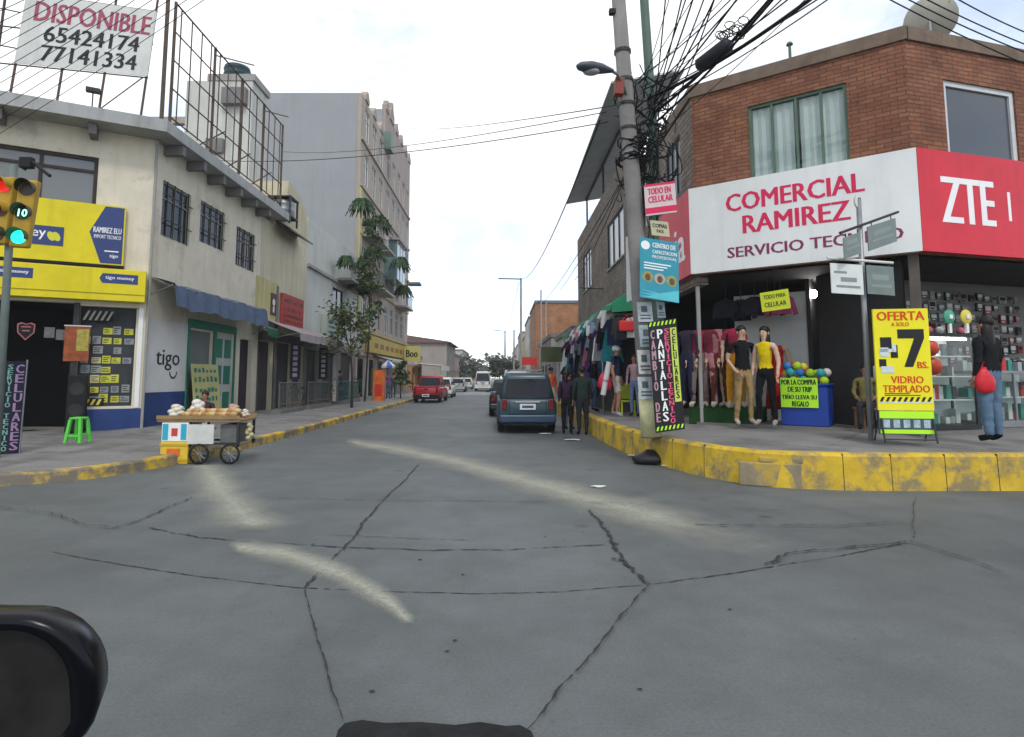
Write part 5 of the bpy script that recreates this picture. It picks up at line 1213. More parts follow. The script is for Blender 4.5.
lm.build('stripe', mat('stripe_grey', (.3, .3, .24), .6, 0), t)
t = thing('poster', 'orange red poster hanging beside the phone shop door', 'poster', FA.p(4.5, 2.1, .1))
MB().fbox(FA, 4.36, 4.86, 1.95, 2.78, .06, .07).build('sheet', mat('poster_orange', (.26, .07, .025), .6, .45, 7), t); MB().fbox(FA, 4.6, 4.84, 2.2, 2.72, .071, .074).build('picture', mat('poster_olive', (.33, .28, .06), .6, .5, 12), t)
MB().fbox(FA, 4.34, 4.88, 2.785, 2.81, .05, .08).build('batten', offwhite, t)
t = thing('loudspeaker', 'tall black loudspeaker behind the green stool', 'speaker', FA.p(4.72, .3, .25))
MB().fbox(FA, 4.52, 4.9, .3, 1.62, .08, .4).build('cabinet', black, t, bevel=.015)
fr_ = Fr3(FA.p(4.71, 1.3, .4), FA.d, V((0, 0, 1)))
for v in (0, -.5): MB().rings([[fr_.p(a * math.cos(2 * PI * j / 18), v + a * math.sin(2 * PI * j / 18), w) for j in range(18)] for a, w in ((.15, .0), (.15, .012), (.12, .012), (.04, -.0 + .004))]).build('cone', mat('speaker_cone', (.03, .03, .03), .8, .1), t)
t = thing('shield_sign', 'small dark shield sign outlined in pink hanging in the phone shop door', 'sign', FA.p(3.6, 2.4, .05))
def shield(k, w): return [FA.p(3.62 + k * x, 2.66 + k * y, w) for x, y in ((-.17, .14), (-.09, .18), (0, .14), (.09, .18), (.17, .14), (.16, -.06), (0, -.24), (-.16, -.06))]
MB().rings([shield(1, .03), shield(1, .05)]).build('board', mat('shield_pink', (.35, .12, .14), .6, .1), t); MB().rings([shield(.84, .0505), shield(.84, .056)]).build('field', black, t)
lm = MB(); lm.fbox(FA, 3.53, 3.71, 2.72, 2.75, .0565, .058); lm.fbox(FA, 3.55, 3.69, 2.63, 2.66, .0565, .058); lm.build('print', MATS['shield_pink'], t)
for k, (a, b, z) in enumerate([(3.95, 4.15, 2.5), (4.18, 4.42, 2.45)]):
    tag(MB().fbox(FA, a, b, z, z + .25, -.05, -.03).build('door_card', mat('door_card_grey', (.12, .12, .12), .6, .4, 9)), ['small grey card left', 'larger grey card right'][k] + ' in the top of the phone shop door', 'card')
# green plastic stool
p = gnd(77.5, 443, .25); p = V((p.x, p.y, .265))
t = thing('plastic_stool', 'lime green plastic stool before the phone shop', 'stool', p)
gp = mat('green_plastic', (.10, .55, .06), .4, .08, 5)
S_ = .145; H_ = .50
MB().box(p + V((0, 0, H_ - .02)), (.24, .24, .045)).build('seat', gp, t, bevel=.015)
for sx in (-1, 1):
    for sy in (-1, 1):
        c0 = p + V((sx * S_, sy * S_, 0)); c1 = p + V((sx * .10, sy * .10, H_ - .04)); e = .026
        MB().boxc([c0 + V((-e, -e, 0)), c0 + V((e, -e, 0)), c0 + V((e, e, 0)), c0 + V((-e, e, 0)), c1 + V((-e, -e, 0)), c1 + V((e, -e, 0)), c1 + V((e, e, 0)), c1 + V((-e, e, 0))]).build('leg', gp, t)
for sy in (-1, 1): MB().box(p + V((0, sy * .13, .14)), (.22, .022, .04)).build('rail', gp, t)
for sx in (-1, 1): MB().box(p + V((sx * .13, 0, .14)), (.022, .22, .04)).build('rail', gp, t)
# CELULARES pavement banner
a, b = at(-2, 456, 10.7), at(18.5, 452, 10.9); fr = Fr3((a.x, a.y, .19), V((b.x - a.x, b.y - a.y, 0)), V((0.012, 0, 1))); Wb = (b - a).length; Hb = 1.66
t = thing('pavement_banner', 'tall dark banner lettered CELULARES at the far left pavement', 'sign', fr.p(Wb / 2, 0, 0))
MB().fbox(fr, -.35, Wb, 0, Hb, -.02, 0).build('panel', mat('banner_navy', (.012, .014, .03), .5, .1), t)
l = MB(); vtext(l, fr, 'CELULARES', Wb * .5, Wb * .92, .06, Hb - .06, .001); l.build('lettering', mat('letter_lilac', (.42, .26, .44), .5, 0), t)
l = MB(); vtext(l, fr, 'SERVICIO TECNICO', Wb * .1, Wb * .36, .06, Hb - .06, .001); l.build('lettering', mat('letter_mint', (.20, .42, .36), .5, 0), t)
MB().tube([fr.p(Wb + .01, 0, -.01), fr.p(Wb + .01, Hb + .03, -.01)], .015).build('edge_post', steel, t)

# ------------------------------------------------------------------ billboard and lattice on the roof
t = thing('billboard', 'rooftop billboard panel lettered DISPONIBLE with two phone numbers', 'billboard', FA.p(4.5, 8.03, .1))
B0 = FA.p(3.06, 8.90, .3); fr = Fr3(B0, FA.d + V((0, 0, .13)), V((0, 0, 1)) + FA.d * .07); WB, HB = 2.70, 1.80
pm = mat('billboard_vinyl', (.60, .61, .58), .5, .12, 1.6, streak=.25)
MB().fbox(fr, 0, WB, 0, HB, -.02, 0).build('panel', pm, t)
def grad_red():
    m, nt, b = new_mat('letter_fading_red'); N_ = nt.nodes; L_ = nt.links
    b.inputs['Roughness'].default_value = .5
    g = N_.new('ShaderNodeNewGeometry'); no = N_.new('ShaderNodeTexNoise'); no.inputs['Scale'].default_value = 1.4; L_.new(g.outputs['Position'], no.inputs['Vector'])
    mx = N_.new('ShaderNodeMix'); mx.data_type = 'RGBA'; mx.inputs[6].default_value = (.42, .02, .035, 1); mx.inputs[7].default_value = (.16, .03, .13, 1)
    L_.new(no.outputs[0], mx.inputs[0]); L_.new(mx.outputs[2], b.inputs['Base Color']); return m
text(fr, 'DISPONIBLE', WB * .08, WB * .97, HB * .62, HB * .90, .003, grad_red(), t, bold=.014)
l = MB(); add_text(l, fr, '65424174', WB * .17, WB * .90, HB * .345, HB * .57, .003, 0, .014); add_text(l, fr, '77141334', WB * .17, WB * .90, HB * .07, HB * .295, .003, 0, .014); l.build('numerals', letter_black, t)
for u in (.02, WB * .34, WB * .66, WB - .02): MB().tube([fr.p(u, -1.05 - .1 * u, -.06), fr.p(u, HB + .7, -.06)], .028, 6).build('post', rust, t)
for v in (HB + .02, HB * .5, -.02): MB().tube([fr.p(-.4, v, -.05), fr.p(WB + .02, v, -.05)], .018, 5).build('rail', rust, t)
MB().tube([fr.p(WB * .66, -.95, -.1), fr.p(WB - .1, 0, -.1)], .016, 5).build('brace', rust, t)
q = FA.p(4.62, 8.55, .3)
t = thing('floodlight', 'small dark floodlight on a stalk under the billboard', 'lamp', q - V((0, 0, .5)))
MB().tube([q - V((0, 0, .52)), q], .015).build('stalk', darkmetal, t); MB().box(q + V((0, 0, .05)), (.3, .14, .12), FA.d.to_track_quat('X', 'Z').to_euler().z).build('head', darkmetal, t, bevel=.015)
t = thing('roof_lattice', 'rusty steel lattice frame standing along the roof edge', 'frame', FB.p(4, 8.03, .3))
Z0_, Z1_ = 8.03, 11.55
for u in (-.25, 0.12, 2.35, 4.25, 6.15, 8.0):
    MB().tube([FB.p(u, Z0_, .25), FB.p(u, Z1_ + .05, .25 + (.0))], .04 if u > 0 else .05, 6).build('post', rust, t)
l = MB()
for i in range(14):
    u = .12 + 7.88 * (i + .5) / 14; l.tube([FB.p(u, Z0_ + .3, .26), FB.p(u, Z1_, .26)], .02, 4)
for k in range(5):
    z = Z0_ + .35 + (Z1_ - Z0_ - .35) * k / 4; l.tube([FB.p(.12, z, .27), FB.p(8.0, z, .27)], .026 if k < 4 else .032, 4)
l.build('grid', rust, t)
for a, b in ((2.35, 5.2), (4.25, 7.6), (6.15, 8.9)):
    MB().tube([FB.p(a, Z0_ + .05, -.9), FB.p(a + .9, Z0_ + 1.3, .24)], .022, 5).build('brace', rust, t)
MB().tube([FB.p(2.35, Z1_ - .2, .25), FB.p(3.4, Z1_ + .05, 1.0)], .02, 5).build('spur', rust, t); MB().tube([FB.p(6.15, Z1_ - .2, .25), FB.p(6.8, Z1_ - .15, .9)], .02, 5).build('spur', rust, t)
t = thing('roof_lattice', 'bare rusty frame bars left of the lettered billboard', 'frame', FA.p(1.5, 8.03, .2))
for u in (0.2, 1.5, 2.7): MB().tube([FA.p(u, 8.03, .2), FA.p(u + .12, 11.6, .2)], .03, 5).build('post', rust, t)
for v in (9.2, 10.1, 11.0): MB().tube([FA.p(-.5, v, .22), FA.p(3.1, v + .1, .22)], .016, 4).build('rail', rust, t)
# rooftop room with tanks
rm_ = thing('rooftop_room', 'pale rendered rooftop stair room behind the steel lattice', 'building', (-13, 26, 8.03))
x0, x1 = at(186, 100, 25).x, at(252, 100, 25).x
RZ = at(237, 81, 25.6).z
MB().box2((x0, 25, 8.03), (x1, 26.6, RZ - .3)).build('wall', pale, rm_)
MB().box2((x0 + .9, 24.96, RZ - .298), (x1 + .1, 26.7, RZ)).build('roof_slab', concrete, rm_)
MB().box2((at(205, 150, 24.8).x, 24.8, at(205, 152, 24.8).z), (at(222, 150, 24.8).x, 24.99, at(222, 138, 24.8).z)).build('vent_box', concrete_d, rm_)
MB().box2((at(222, 100, 24.8).x, 24.7, at(222, 104, 24.8).z), (at(246, 100, 24.8).x, 24.99, at(246, 88, 24.8).z)).build('lintel', concrete_d, rm_)
MB().box2((at(140, 100, 25.2).x, 25.2, 12.6), (x0 - .002, 25.5, 12.9)).build('beam', beige, rm_)
def tank(name, label, c, r_, h_, m, legs=0):
    t = thing(name, label, 'water tank', c - V((0, 0, legs)))
    MB().lathe(c, [(r_ * .92, 0), (r_, .08 * h_), (r_, .3 * h_), (r_ * 1.04, .34 * h_), (r_, .38 * h_), (r_, .62 * h_), (r_ * 1.04, .66 * h_), (r_, .7 * h_), (r_ * .98, .82 * h_), (r_ * .6, .95 * h_), (r_ * .3, h_)], 20).build('barrel', m, t, smooth=True)
    MB().lathe(c + V((0, 0, h_ - .02)), [(r_ * .3, 0), (r_ * .32, .06), (r_ * .1, .1)], 14).build('lid', m, t)
    if legs:
        for sx in (-1, 1):
            for sy in (-1, 1): MB().box(c + V((sx * r_ * .95, sy * r_ * .95, h_ * .5 - legs / 2)), (.07, .07, h_ + legs)).build('leg', darkmetal, t)
        for z in (-.03, h_): MB().box(c + V((0, 0, z)), (r_ * 2.1, r_ * 2.1, .05)).build('platform', darkmetal, t)
    return t
q = at(237, 80, 25.7); tank('water_tank', 'dark blue plastic water tank on the rooftop room', V((q.x, 25.7, RZ + .002)), .55, .78, mat('tank_blue_black', (.02, .045, .06), .5, .2, 3))
q = at(281, 216, 23.6); tank('water_tank', 'grey water tank caged in a steel stand at the roof end', V((q.x, 23.8, q.z)), .45, .75, steel, .35)

# ------------------------------------------------------------------ small cream house, pale house, grey tower
hs = thing('cream_house', 'narrow ivory two storey house right of the cream corner building', 'building', (-10, 24.5, .2))
hH = [(7.1, 8.5, .32, 2.95), (8.85, 10.7, .32, 3.0), (10.9, 12.1, .32, 3.0)]
wall(FB, 6.98, 12.2, .1, 7.6, hH).build('wall', ivory, hs)
MB().fbox(FB, 6.6, 8.75, 3.75, 5.3, .002, .03).build('painted_band', cream2, hs)
p_ = MB(); p_.poly([FB.p(u, v, -.3) for u, v in ((8.3, 7.6), (12.2, 7.6), (12.2, 8.5), (11.9, 9.1), (10.6, 9.75), (9.6, 9.85), (9.3, 8.4), (8.3, 8.4))]); 
q_ = MB(); oc = ((8.3, 7.6), (12.2, 7.6), (12.2, 8.5), (11.9, 9.1), (10.6, 9.75), (9.6, 9.85), (9.3, 8.4), (8.3, 8.4))
q_.rings([[FB.p(u, v, -3.2) for u, v in oc], [FB.p(u, v, -.002) for u, v in oc]]).build('parapet', mat('ivory_parapet', (.46, .41, .28), .85, .12, 1.2, .2, streak=.3), hs)
rf = MB(); rf.boxc([FB.p(8.0, 7.35, .7), FB.p(10.8, 7.35, .7), FB.p(10.8, 7.75, -.0), FB.p(8.0, 7.75, -.0), FB.p(8.0, 7.42, .7), FB.p(10.8, 7.42, .7), FB.p(10.8, 7.82, -.0), FB.p(8.0, 7.82, -.0)]); rf.build('porch_roof', darkmetal, hs)
for h in hH: MB().fbox(FB, *h, -.24, -.2).build('door_leaf' if h[2] < .5 else 'window', mat('dim_purple_grey', (.05, .042, .05), .6, .3, 3), hs)
MB().fbox(FB, 8.55, 8.75, .2, 5.2, .031, .06).build('drain_pipe', concrete_d, hs)
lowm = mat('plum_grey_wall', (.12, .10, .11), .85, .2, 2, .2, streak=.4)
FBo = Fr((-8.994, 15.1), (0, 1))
wall(FBo, 6.99, 12.18, .1, 3.35, hH, thick=.004, back=False).build('painted_lower_wall', lowm, hs)  # darker sheet over the ground floor wall
t = thing('red_sign', 'square red shop sign with dark print over the lilac awning', 'sign', FB.p(10, 3.7, .05)); MB().fbox(FB, 9.0, 11.6, 3.68, 5.0, .03, .12).build('panel', mat('brick_red_sign', (.34, .035, .03), .6, .15, 3), t)
l = MB(); r = random.Random(2)
for j, (n, v, h_) in enumerate(((6, 4.66, .2), (5, 4.32, .18), (6, 4.05, .14), (7, 3.84, .1))):
    for i in range(n):
        u = 9.15 + i * 2.3 / n + r.uniform(0, .05); l.fbox(FB, u, u + r.uniform(.5, 1.9) / n, v, v + h_ * r.uniform(.5, 1), .121, .125)
l.build('print', mat('sign_dark_red', (.10, .02, .02), .6, 0), t)
t = thing('small_plaque', 'small black plaque with a white figure beside the red sign', 'sign', FB.p(8.3, 4.1, .03)); MB().fbox(FB, 7.98, 8.5, 4.0, 4.85, .035, .06).build('panel', mat('plaque_dark', (.08, .02, .02), .6, .1), t)
l = MB(); l.rings([[FB.p(8.24 + a * math.cos(x), 4.5 + a * math.sin(x), w) for x in [2 * PI * j / 12 for j in range(12)]] for a, w in ((.14, .061), (.14, .064))]); l.fbox(FB, 8.16, 8.32, 4.1, 4.34, .061, .064); l.build('print', offwhite, t)
awning('canvas_awning', 'faded lilac canvas awning below the red shop sign', FB, 7.5, 14.4, 3.78, 3.25, 2.95, 1.35, 1.4, awn_lilac, 7, .02)
awning('canvas_awning', 'dark green canvas awning at the cream house door', FB, 6.35, 7.4, 3.62, 3.35, 3.05, .6, .62, mat('awning_dark_green', (.01, .09, .05), .8, .2, 2), 8, .02)

ph_ = thing('pale_house', 'pale grey house with railings between cream house and grey tower', 'building', (-10, 32, .2))
hP = [(16.5, 18.6, 4.95, 6.4), (12.6, 14.4, .3, 2.9), (15.0, 17.6, .3, 2.9), (18.4, 21.2, .3, 3.0)]
wall(FB, 12.22, 21.9, .1, 9.0, hP).build('wall', pale, ph_); wall(Fr((-15.5, 27.34), (1, 0)), 0, 6.49, 7.0, 9.0).build('side_wall', pale, ph_)
MB().box2((-15.5, 27.4, 8.9), (-9.26, 36.9, 8.98)).build('roof', concrete_d, ph_)
wall(FBo, 12.24, 21.88, .1, 3.2, hP[1:], thick=.004, back=False).build('painted_lower_wall', mat('brown_grey_wall', (.17, .15, .13), .85, .2, 2, .2, streak=.4), ph_)  # the lower wall gets a darker brown grey sheet
window(FB, ph_, *hP[0], brown_fr, glass_d, 2, 1, .1)
for h in hP[1:]: MB().fbox(FB, *h, -.24, -.2).build('shop_opening', mat('dim_brown', (.04, .035, .03), .8, .3, 3), ph_)
MB().fbox(FB, 12.25, 21.9, 6.68, 6.82, .002, .14).build('string_course', concrete, ph_)
MB().fbox(FB, 16.9, 21.8, 6.83, 6.95, .002, .9).build('balcony_slab', concrete, ph_)
bl = MB()
for i in range(20): bl.tube([FB.p(17 + i * .25, 6.95, .86), FB.p(17 + i * .25, 7.8, .86)], .012, 4)
bl.tube([FB.p(16.95, 7.8, .86), FB.p(21.8, 7.8, .86)], .025, 5); bl.build('balcony_rail', darkmetal, ph_)
t = thing('box_sign', 'grey green box sign sticking out from the pale house', 'sign', FB.p(15, 3.0, .1))
MB().fbox(FB, 14.6, 17.6, 3.35, 4.7, .01, .3).build('panel', mat('pale_green_panel', (.28, .33, .29), .6, .15, 3), t)
l = MB()
for j in range(4): l.fbox(FB, 14.9, 16.9 - .3 * (j % 2), 3.55 + j * .27, 3.66 + j * .27, .301, .305)
l.build('print', mat('print_green', (.05, .12, .10), .6, 0), t)
# yellow stripe sign etc handled with the tower
tw = thing('grey_tower', 'tall grey five storey building with ornate front and hanging plants', 'building', (-11, 46, .2))
FT = Fr((-9, 37), (0, 1)); FS = Fr((-15.6, 37), (1, 0))
wall(FS, 0, 6.34, .1, 19.8).build('side_wall', greywall, tw)
hT = []
for k in range(5):
    for i, u in enumerate((1.0, 3.4, 5.8, 8.6, 11.0, 13.4, 15.8, 18.2)): hT.append((u, u + 1.3, 5.0 + k * 3.05, 7.1 + k * 3.05))
wT = wall(FT, 0, 7.7, 3.0, 19.8, [h for h in hT if h[0] < 7]); wT.build('front_wall', beige, tw)
wT = wall(FT, 7.72, 20, 3.0, 22.3, [h for h in hT if h[0] > 8]); wT.build('front_wall', mat('pinkish_render', (.33, .28, .25), .85, .1, 1.2, .1, streak=.3), tw)
for h in hT: window(FT, tw, *h, offwhite if h[0] > 3 else white, glass_d, 2, 1, .1, vsplit=.7)
for k in range(5):
    MB().fbox(FT, .02, 19.98, 4.55 + k * 3.05, 4.72 + k * 3.05, .002, .12).build('string_course', ochre if k < 3 else beige, tw)
MB().fbox(FT, .0, .55, 4.8, 13.6, .003, .08).build('corner_trim', mat('lime_yellow_trim', (.40, .39, .17), .8, .12, 1.5), tw)
MB().box2((-15.6, 44.7, 19.8), (-9.26, 45, 22.3)).build('upper_side_wall', greywall, tw)
MB().box2((-15.5, 37.3, 19.5), (-9.3, 57, 19.6)).build('roof', concrete_d, tw)
for i, u in enumerate((8.3, 10.2, 12.6, 15, 17.4, 19.4)):
    hh = 1.6 if i == 1 else .9
    MB().rings([[FT.p(u + a * (.55 if i != 1 else .8), 22.302 + b * hh, w) for a, b in ((-1, 0), (1, 0), (1, .45), (.35, .7), (.25, 1), (-.25, 1), (-.35, .7), (-1, .45))] for w in (-.3, .08)]).build('parapet_ornament', mat('ornament_pink', (.32, .26, .235), .85, .1, 1.5), tw)
for i, u in enumerate((1.4, 3.8, 6.2)):
    MB().rings([[FT.p(u + a * .5, 19.802 + b * .7, w) for a, b in ((-1, 0), (1, 0), (1, .45), (.3, 1), (-.3, 1), (-1, .45))] for w in (-.3, .08)]).build('parapet_ornament', beige, tw)
MB().fbox(FT, 7.4, 8.6, 19.0, 20.4, -.2, .5).build('green_lantern', mat('lantern_green', (.13, .18, .16), .5, .1), tw)
bay = MB().fbox(FT, 8.4, 12.2, 9.1, 12.1, .0, .95).build('glass_bay', glass_mat('teal_glass', (.11, .18, .18), .1, .6), tw)
l = MB()
for u in (8.4, 9.66, 10.92, 12.16): l.fbox(FT, u, u + .06, 9.1, 12.1, .952, .98)
for v in (9.08, 10.6, 12.05): l.fbox(FT, 8.4, 12.22, v, v + .07, .954, .985)
l.build('bay_frame', offwhite, bay); MB().fbox(FT, 8.2, 12.4, 12.12, 12.3, .0, 1.15).build('bay_roof', awn_lilac, bay)
for k, (u0, u1, v) in enumerate(((.7, 4.9, 10.6), (.7, 7.4, 7.5), (13.0, 16.8, 7.5), (5.2, 7.4, 10.6))):
    sl = MB().fbox(FT, u0, u1, v, v + .14, .002, 1.0).build('balcony_slab', concrete, tw); br = MB()
    for i in range(int((u1 - u0) / .3)): br.tube([FT.p(u0 + .05 + i * .3, v + .14, .96), FT.p(u0 + .05 + i * .3, v + 1.05, .96)], .014, 4)
    br.tube([FT.p(u0, v + 1.05, .96), FT.p(u1, v + 1.05, .96)], .025, 5); br.build('balcony_rail', offwhite if k == 0 else darkmetal, sl)
MB().fbox(FT, 19.2, 20.6, 10.4, 10.6, .0, 1.2).build('canopy', concrete_d, tw)
gfm = MB(); 
for u in (0, 3.2, 6.4, 9.6, 12.8, 16.0, 19.6): MB().fbox(FT, u, u + .4, .1, 3.0, -.3, 0).build('pier', pale if u > 3 else beige, tw)
MB().fbox(FT, 0, 20, .1, 3.0, -1.6, -1.5).build('shop_front', mat('dim_brown2', (.05, .04, .035), .8, .4, 2), tw)
for i, (u, c) in enumerate(((1, (.3, .12, .04)), (4.2, (.35, .3, .25)), (7.4, (.06, .08, .2)), (10.6, (.3, .25, .08)), (13.8, (.35, .1, .05)), (17, (.3, .28, .26)))):
    MB().fbox(FT, u, u + 1.6, .3, 2.4, -1.45, -1.3).build('shop_display', mat('display_%d' % i, c, .7, .5, 3), tw)
t = thing('yellow_fascia', 'long yellow fascia board along the foot of the grey tower', 'sign', FT.p(11, 3.1, .1)); MB().fbox(FT, 2.4, 18.5, 3.25, 4.35, .02, .3).build('board', mat('fascia_yellow', (.42, .31, .06), .6, .2, 1.5), t)
l = MB()
for i in range(7): l.fbox(FT, 4 + i * 2, 5.2 + i * 2, 3.6, 3.95, .301, .306)
l.build('print', mat('fascia_brown', (.22, .10, .06), .6, .1), t)
a, b = at(404, 362, 53), at(420.5, 346, 53)
t = thing('hanging_sign', 'yellow projecting sign lettered Boo beyond the yellow fascia', 'sign', (a.x, 53, a.z)); MB().box2((a.x, 52.9, a.z), (b.x, 53.1, b.z)).build('panel', mat('boo_yellow', (.45, .40, .14), .6, .1), t)
fr = Fr3((a.x, 52.9, a.z), V((1, 0, 0)), V((0, 0, 1))); text(fr, 'Boo', (b.x - a.x) * .12, (b.x - a.x) * .85, (b.z - a.z) * .3, (b.z - a.z) * .75, .003, letter_black, t, bold=.03)
awning('canvas_awning', 'grey canvas awning under the yellow fascia of the tower', FT, 5, 18, 3.2, 2.8, 2.65, 1.3, 1.32, mat('awning_grey', (.30, .29, .28), .85, .12, 2), 12, .02)

# hanging plants, tree, railings
leafA = mat('leaf_dark', (.022, .055, .020), .6, .35, 5); leafB = mat('leaf_mid', (.045, .085, .022), .6, .3, 5); leafC = mat('leaf_dry', (.10, .10, .03), .7, .3, 5)
barkm = mat('bark', (.07, .055, .045), .9, .25, 6, .3)
def fern(label, c, rad_, n, seed, droop=.8):
    r = random.Random(seed); t = thing('hanging_plant', label, 'plant', c); mb = MB()
    for i in range(n):
        a = r.uniform(0, 6.28); L_ = rad_ * r.uniform(.6, 1.15); d = V((math.cos(a), math.sin(a), 0)); s = V((-d.y, d.x, 0)); e = r.uniform(.2, 1.0); prev = None
        for k in range(6):
            x = k / 5; p = c + V((0, 0, .25)) + d * L_ * x * .8 + V((0, 0, L_ * (e * x - (droop + e) * x * x))); w = .05 * rad_ * (1 - x * .7) + .015
            if prev: mb.poly([prev[0] - s * prev[1], prev[0] + s * prev[1], p + s * w, p - s * w], i % 3)
            for sg in (-1, 1):
                if k: 
                    q = p + s * sg * .16 * rad_ * (1.1 - x) - V((0, 0, .08 * rad_)); mb.poly([p, p + d * .06 * rad_, q + d * .03], i % 3)
            prev = (p, w)
    mb.build('foliage', [leafA, leafB, leafA], t)
    MB().lathe(c, [(.12, 0), (.18, .22), (.19, .25)], 10).build('pot', mat('clay_pot', (.22, .10, .06), .8, .15, 4), t)
    return t
for i, (x, y, X, rr, lab) in enumerate([(362, 205, -8.2, .8, 'big dark fern on the upper left balcony of the grey tower'), (379, 222, -8.2, .9, 'broad fern on the upper balcony right of the railing'), (366, 262, -8.2, .7, 'trailing fern midway down the tower balconies'), (374, 252, -8.1, .8, 'drooping fern under the broad balcony fern'), (346, 262, -8.3, .55, 'small fern at the pale house balcony corner'), (357, 285, -8.3, .5, 'low fern on the pale house balcony rail'), (400, 262, -7.9, .9, 'dark fern hanging below the teal glass bay'), (403, 290, -8.0, .8, 'fern low on the far balcony of the tower')]):
    k = X / ray(x, y).x; q = V((0, 0, EYE)) + ray(x, y) * k; fern(lab, q, rr * 1.25, 120, 300 + i, .75)
def tree(name, label, base, h, crown, n, seed, leaf=.16, trunk=.09, mats=None, lean=(0, 0), limbs=6, cat='tree'):
    r = random.Random(seed); t = thing(name, label, cat, base); tk = MB(); top = base + V((lean[0], lean[1], h * .62))
    tk.tube([base, base.lerp(top, .5) + V((r.uniform(-.1, .1), r.uniform(-.1, .1), 0)), top], [trunk, trunk * .75, trunk * .5], 7)
    cr = MB(); cc = base + V((lean[0], lean[1], 0)); clumps = []
    for i in range(limbs):
        a = 2 * PI * i / limbs + r.uniform(-.4, .4); z = r.uniform(crown[2], crown[3]); q = cc + V((math.cos(a) * crown[0] * r.uniform(.4, .95), math.sin(a) * crown[1] * r.uniform(.4, .95), z))
        tk.tube([top.lerp(base, r.uniform(0, .35)), top.lerp(q, .5) + V((0, 0, -.1)), q], [trunk * .45, trunk * .3, trunk * .12], 5); clumps.append((q, r.uniform(.35, .6) * max(crown[0], .6)))
    for i in range(limbs): clumps.append((cc + V((r.uniform(-1, 1) * crown[0] * .7, r.uniform(-1, 1) * crown[1] * .7, r.uniform(crown[2], crown[3]))), r.uniform(.25, .5) * crown[0]))
    for i in range(n):
        c, s = r.choice(clumps); d = V((r.gauss(0, 1), r.gauss(0, 1), r.gauss(0, .7))); d = d.normalized() * s * r.random() ** .5
        p = c + d; u = V((r.uniform(-1, 1), r.uniform(-1, 1), r.uniform(-.6, .6))).normalized(); v = u.cross(V((r.uniform(-1, 1), r.uniform(-1, 1), r.uniform(-1, 1)))).normalized(); l = leaf * r.uniform(.6, 1.4)
        cr.poly([p - u * l, p + v * l * .4, p + u * l, p - v * l * .4], r.choice([0, 0, 1, 1, 2]))
    tk.build('trunk', barkm, t, smooth=True); cr.build('crown', mats or [leafA, leafB, leafC], t)
    return t
q = gnd(352, 408, .2); tree('street_tree', 'slender street tree with loose crown beside the yellow kerb', V((-6.75, 27.2, .18)), 4.6, (1.2, 1.7, 2.5, 4.5), 900, 5, .12, .07, [MATS['leaf_mid'], MATS['leaf_dry'], MATS['leaf_dark']], lean=(-.1, 0), limbs=8)
q = V((-6.8, 31.0, .18)); tree('street_tree', 'tall slender tree with climbing foliage against the tower balconies', V((-7.6, 33.5, .18)), 12.5, (.75, 1.3, 3.4, 11.2), 1500, 6, .13, .06, lean=(.1, .4), limbs=14)
q = V((-6.7, 40.0, .18)); tree('street_shrub', 'leafy shrub in front of the shops near the red pickup', q, 2.6, (.7, .9, 1.0, 2.4), 500, 7, .13, .05, limbs=5, cat='shrub')
def railing(label, u0, u1, w, m, seed):
    t = thing('railing', label, 'railing', FB.p((u0 + u1) / 2, .3, w))
    MB().fbox(FB, u0 - .1, u1 + .1, .2, .42, w - .25, w + .12).build('plinth', concrete_d, t)
    b = MB(); n = int((u1 - u0) / .14)
    for i in range(n + 1): u = u0 + (u1 - u0) * i / n; b.tube([FB.p(u, .42, w), FB.p(u, 1.36, w)], .014, 4)
    b.tube([FB.p(u0, 1.37, w), FB.p(u1, 1.37, w)], .024, 5); b.tube([FB.p(u0, .6, w), FB.p(u1, .6, w)], .018, 5); b.build('bars', m, t)
    for u in (u0, u1): MB().tube([FB.p(u, .42, w), FB.p(u, 1.42, w)], .03, 6).build('post', m, t)
    return t
rg_ = mat('railing_grey', (.10, .11, .105), .6, .2, 4); rt_ = mat('railing_teal', (.05, .12, .11), .6, .2, 4)
railing('first grey pavement railing under the lilac awning', 6.6, 8.9, 1.0, rg_, 1); railing('second grey pavement railing under the lilac awning end', 9.8, 12.9, 1.0, rg_, 2); railing('teal green pavement railing behind the street tree', 14.4, 18.4, 1.0, rt_, 3)
for i, (u, hgt, lab) in enumerate([(9.4, .5, 'small potted bush between the two grey railings'), (13.8, .8, 'potted bush right of the second grey railing'), (19.4, .9, 'bush in a pot beyond the teal railing')]):
    q = FB.p(u, .3, .7); t = thing('potted_plant', lab, 'plant', q); MB().lathe(q, [(.16, 0), (.22, .35), (.24, .38)], 12).build('pot', MATS.get('clay_pot'), t)
    r = random.Random(70 + i); l = MB()
    for j in range(160):
        p = q + V((r.gauss(0, .16), r.gauss(0, .16), .4 + r.random() * hgt)); a = V((r.uniform(-1, 1), r.uniform(-1, 1), r.uniform(-.3, 1))).normalized() * .11; b = a.cross(V((0, 0, 1))).normalized() * .04 if abs(a.z) < .1 else a.cross(V((1, 0, 0))).normalized() * .04
        l.poly([p - b, p + a, p + b, p - a * .3], r.choice([0, 1]))
    l.build('foliage', [leafA, leafB], t)

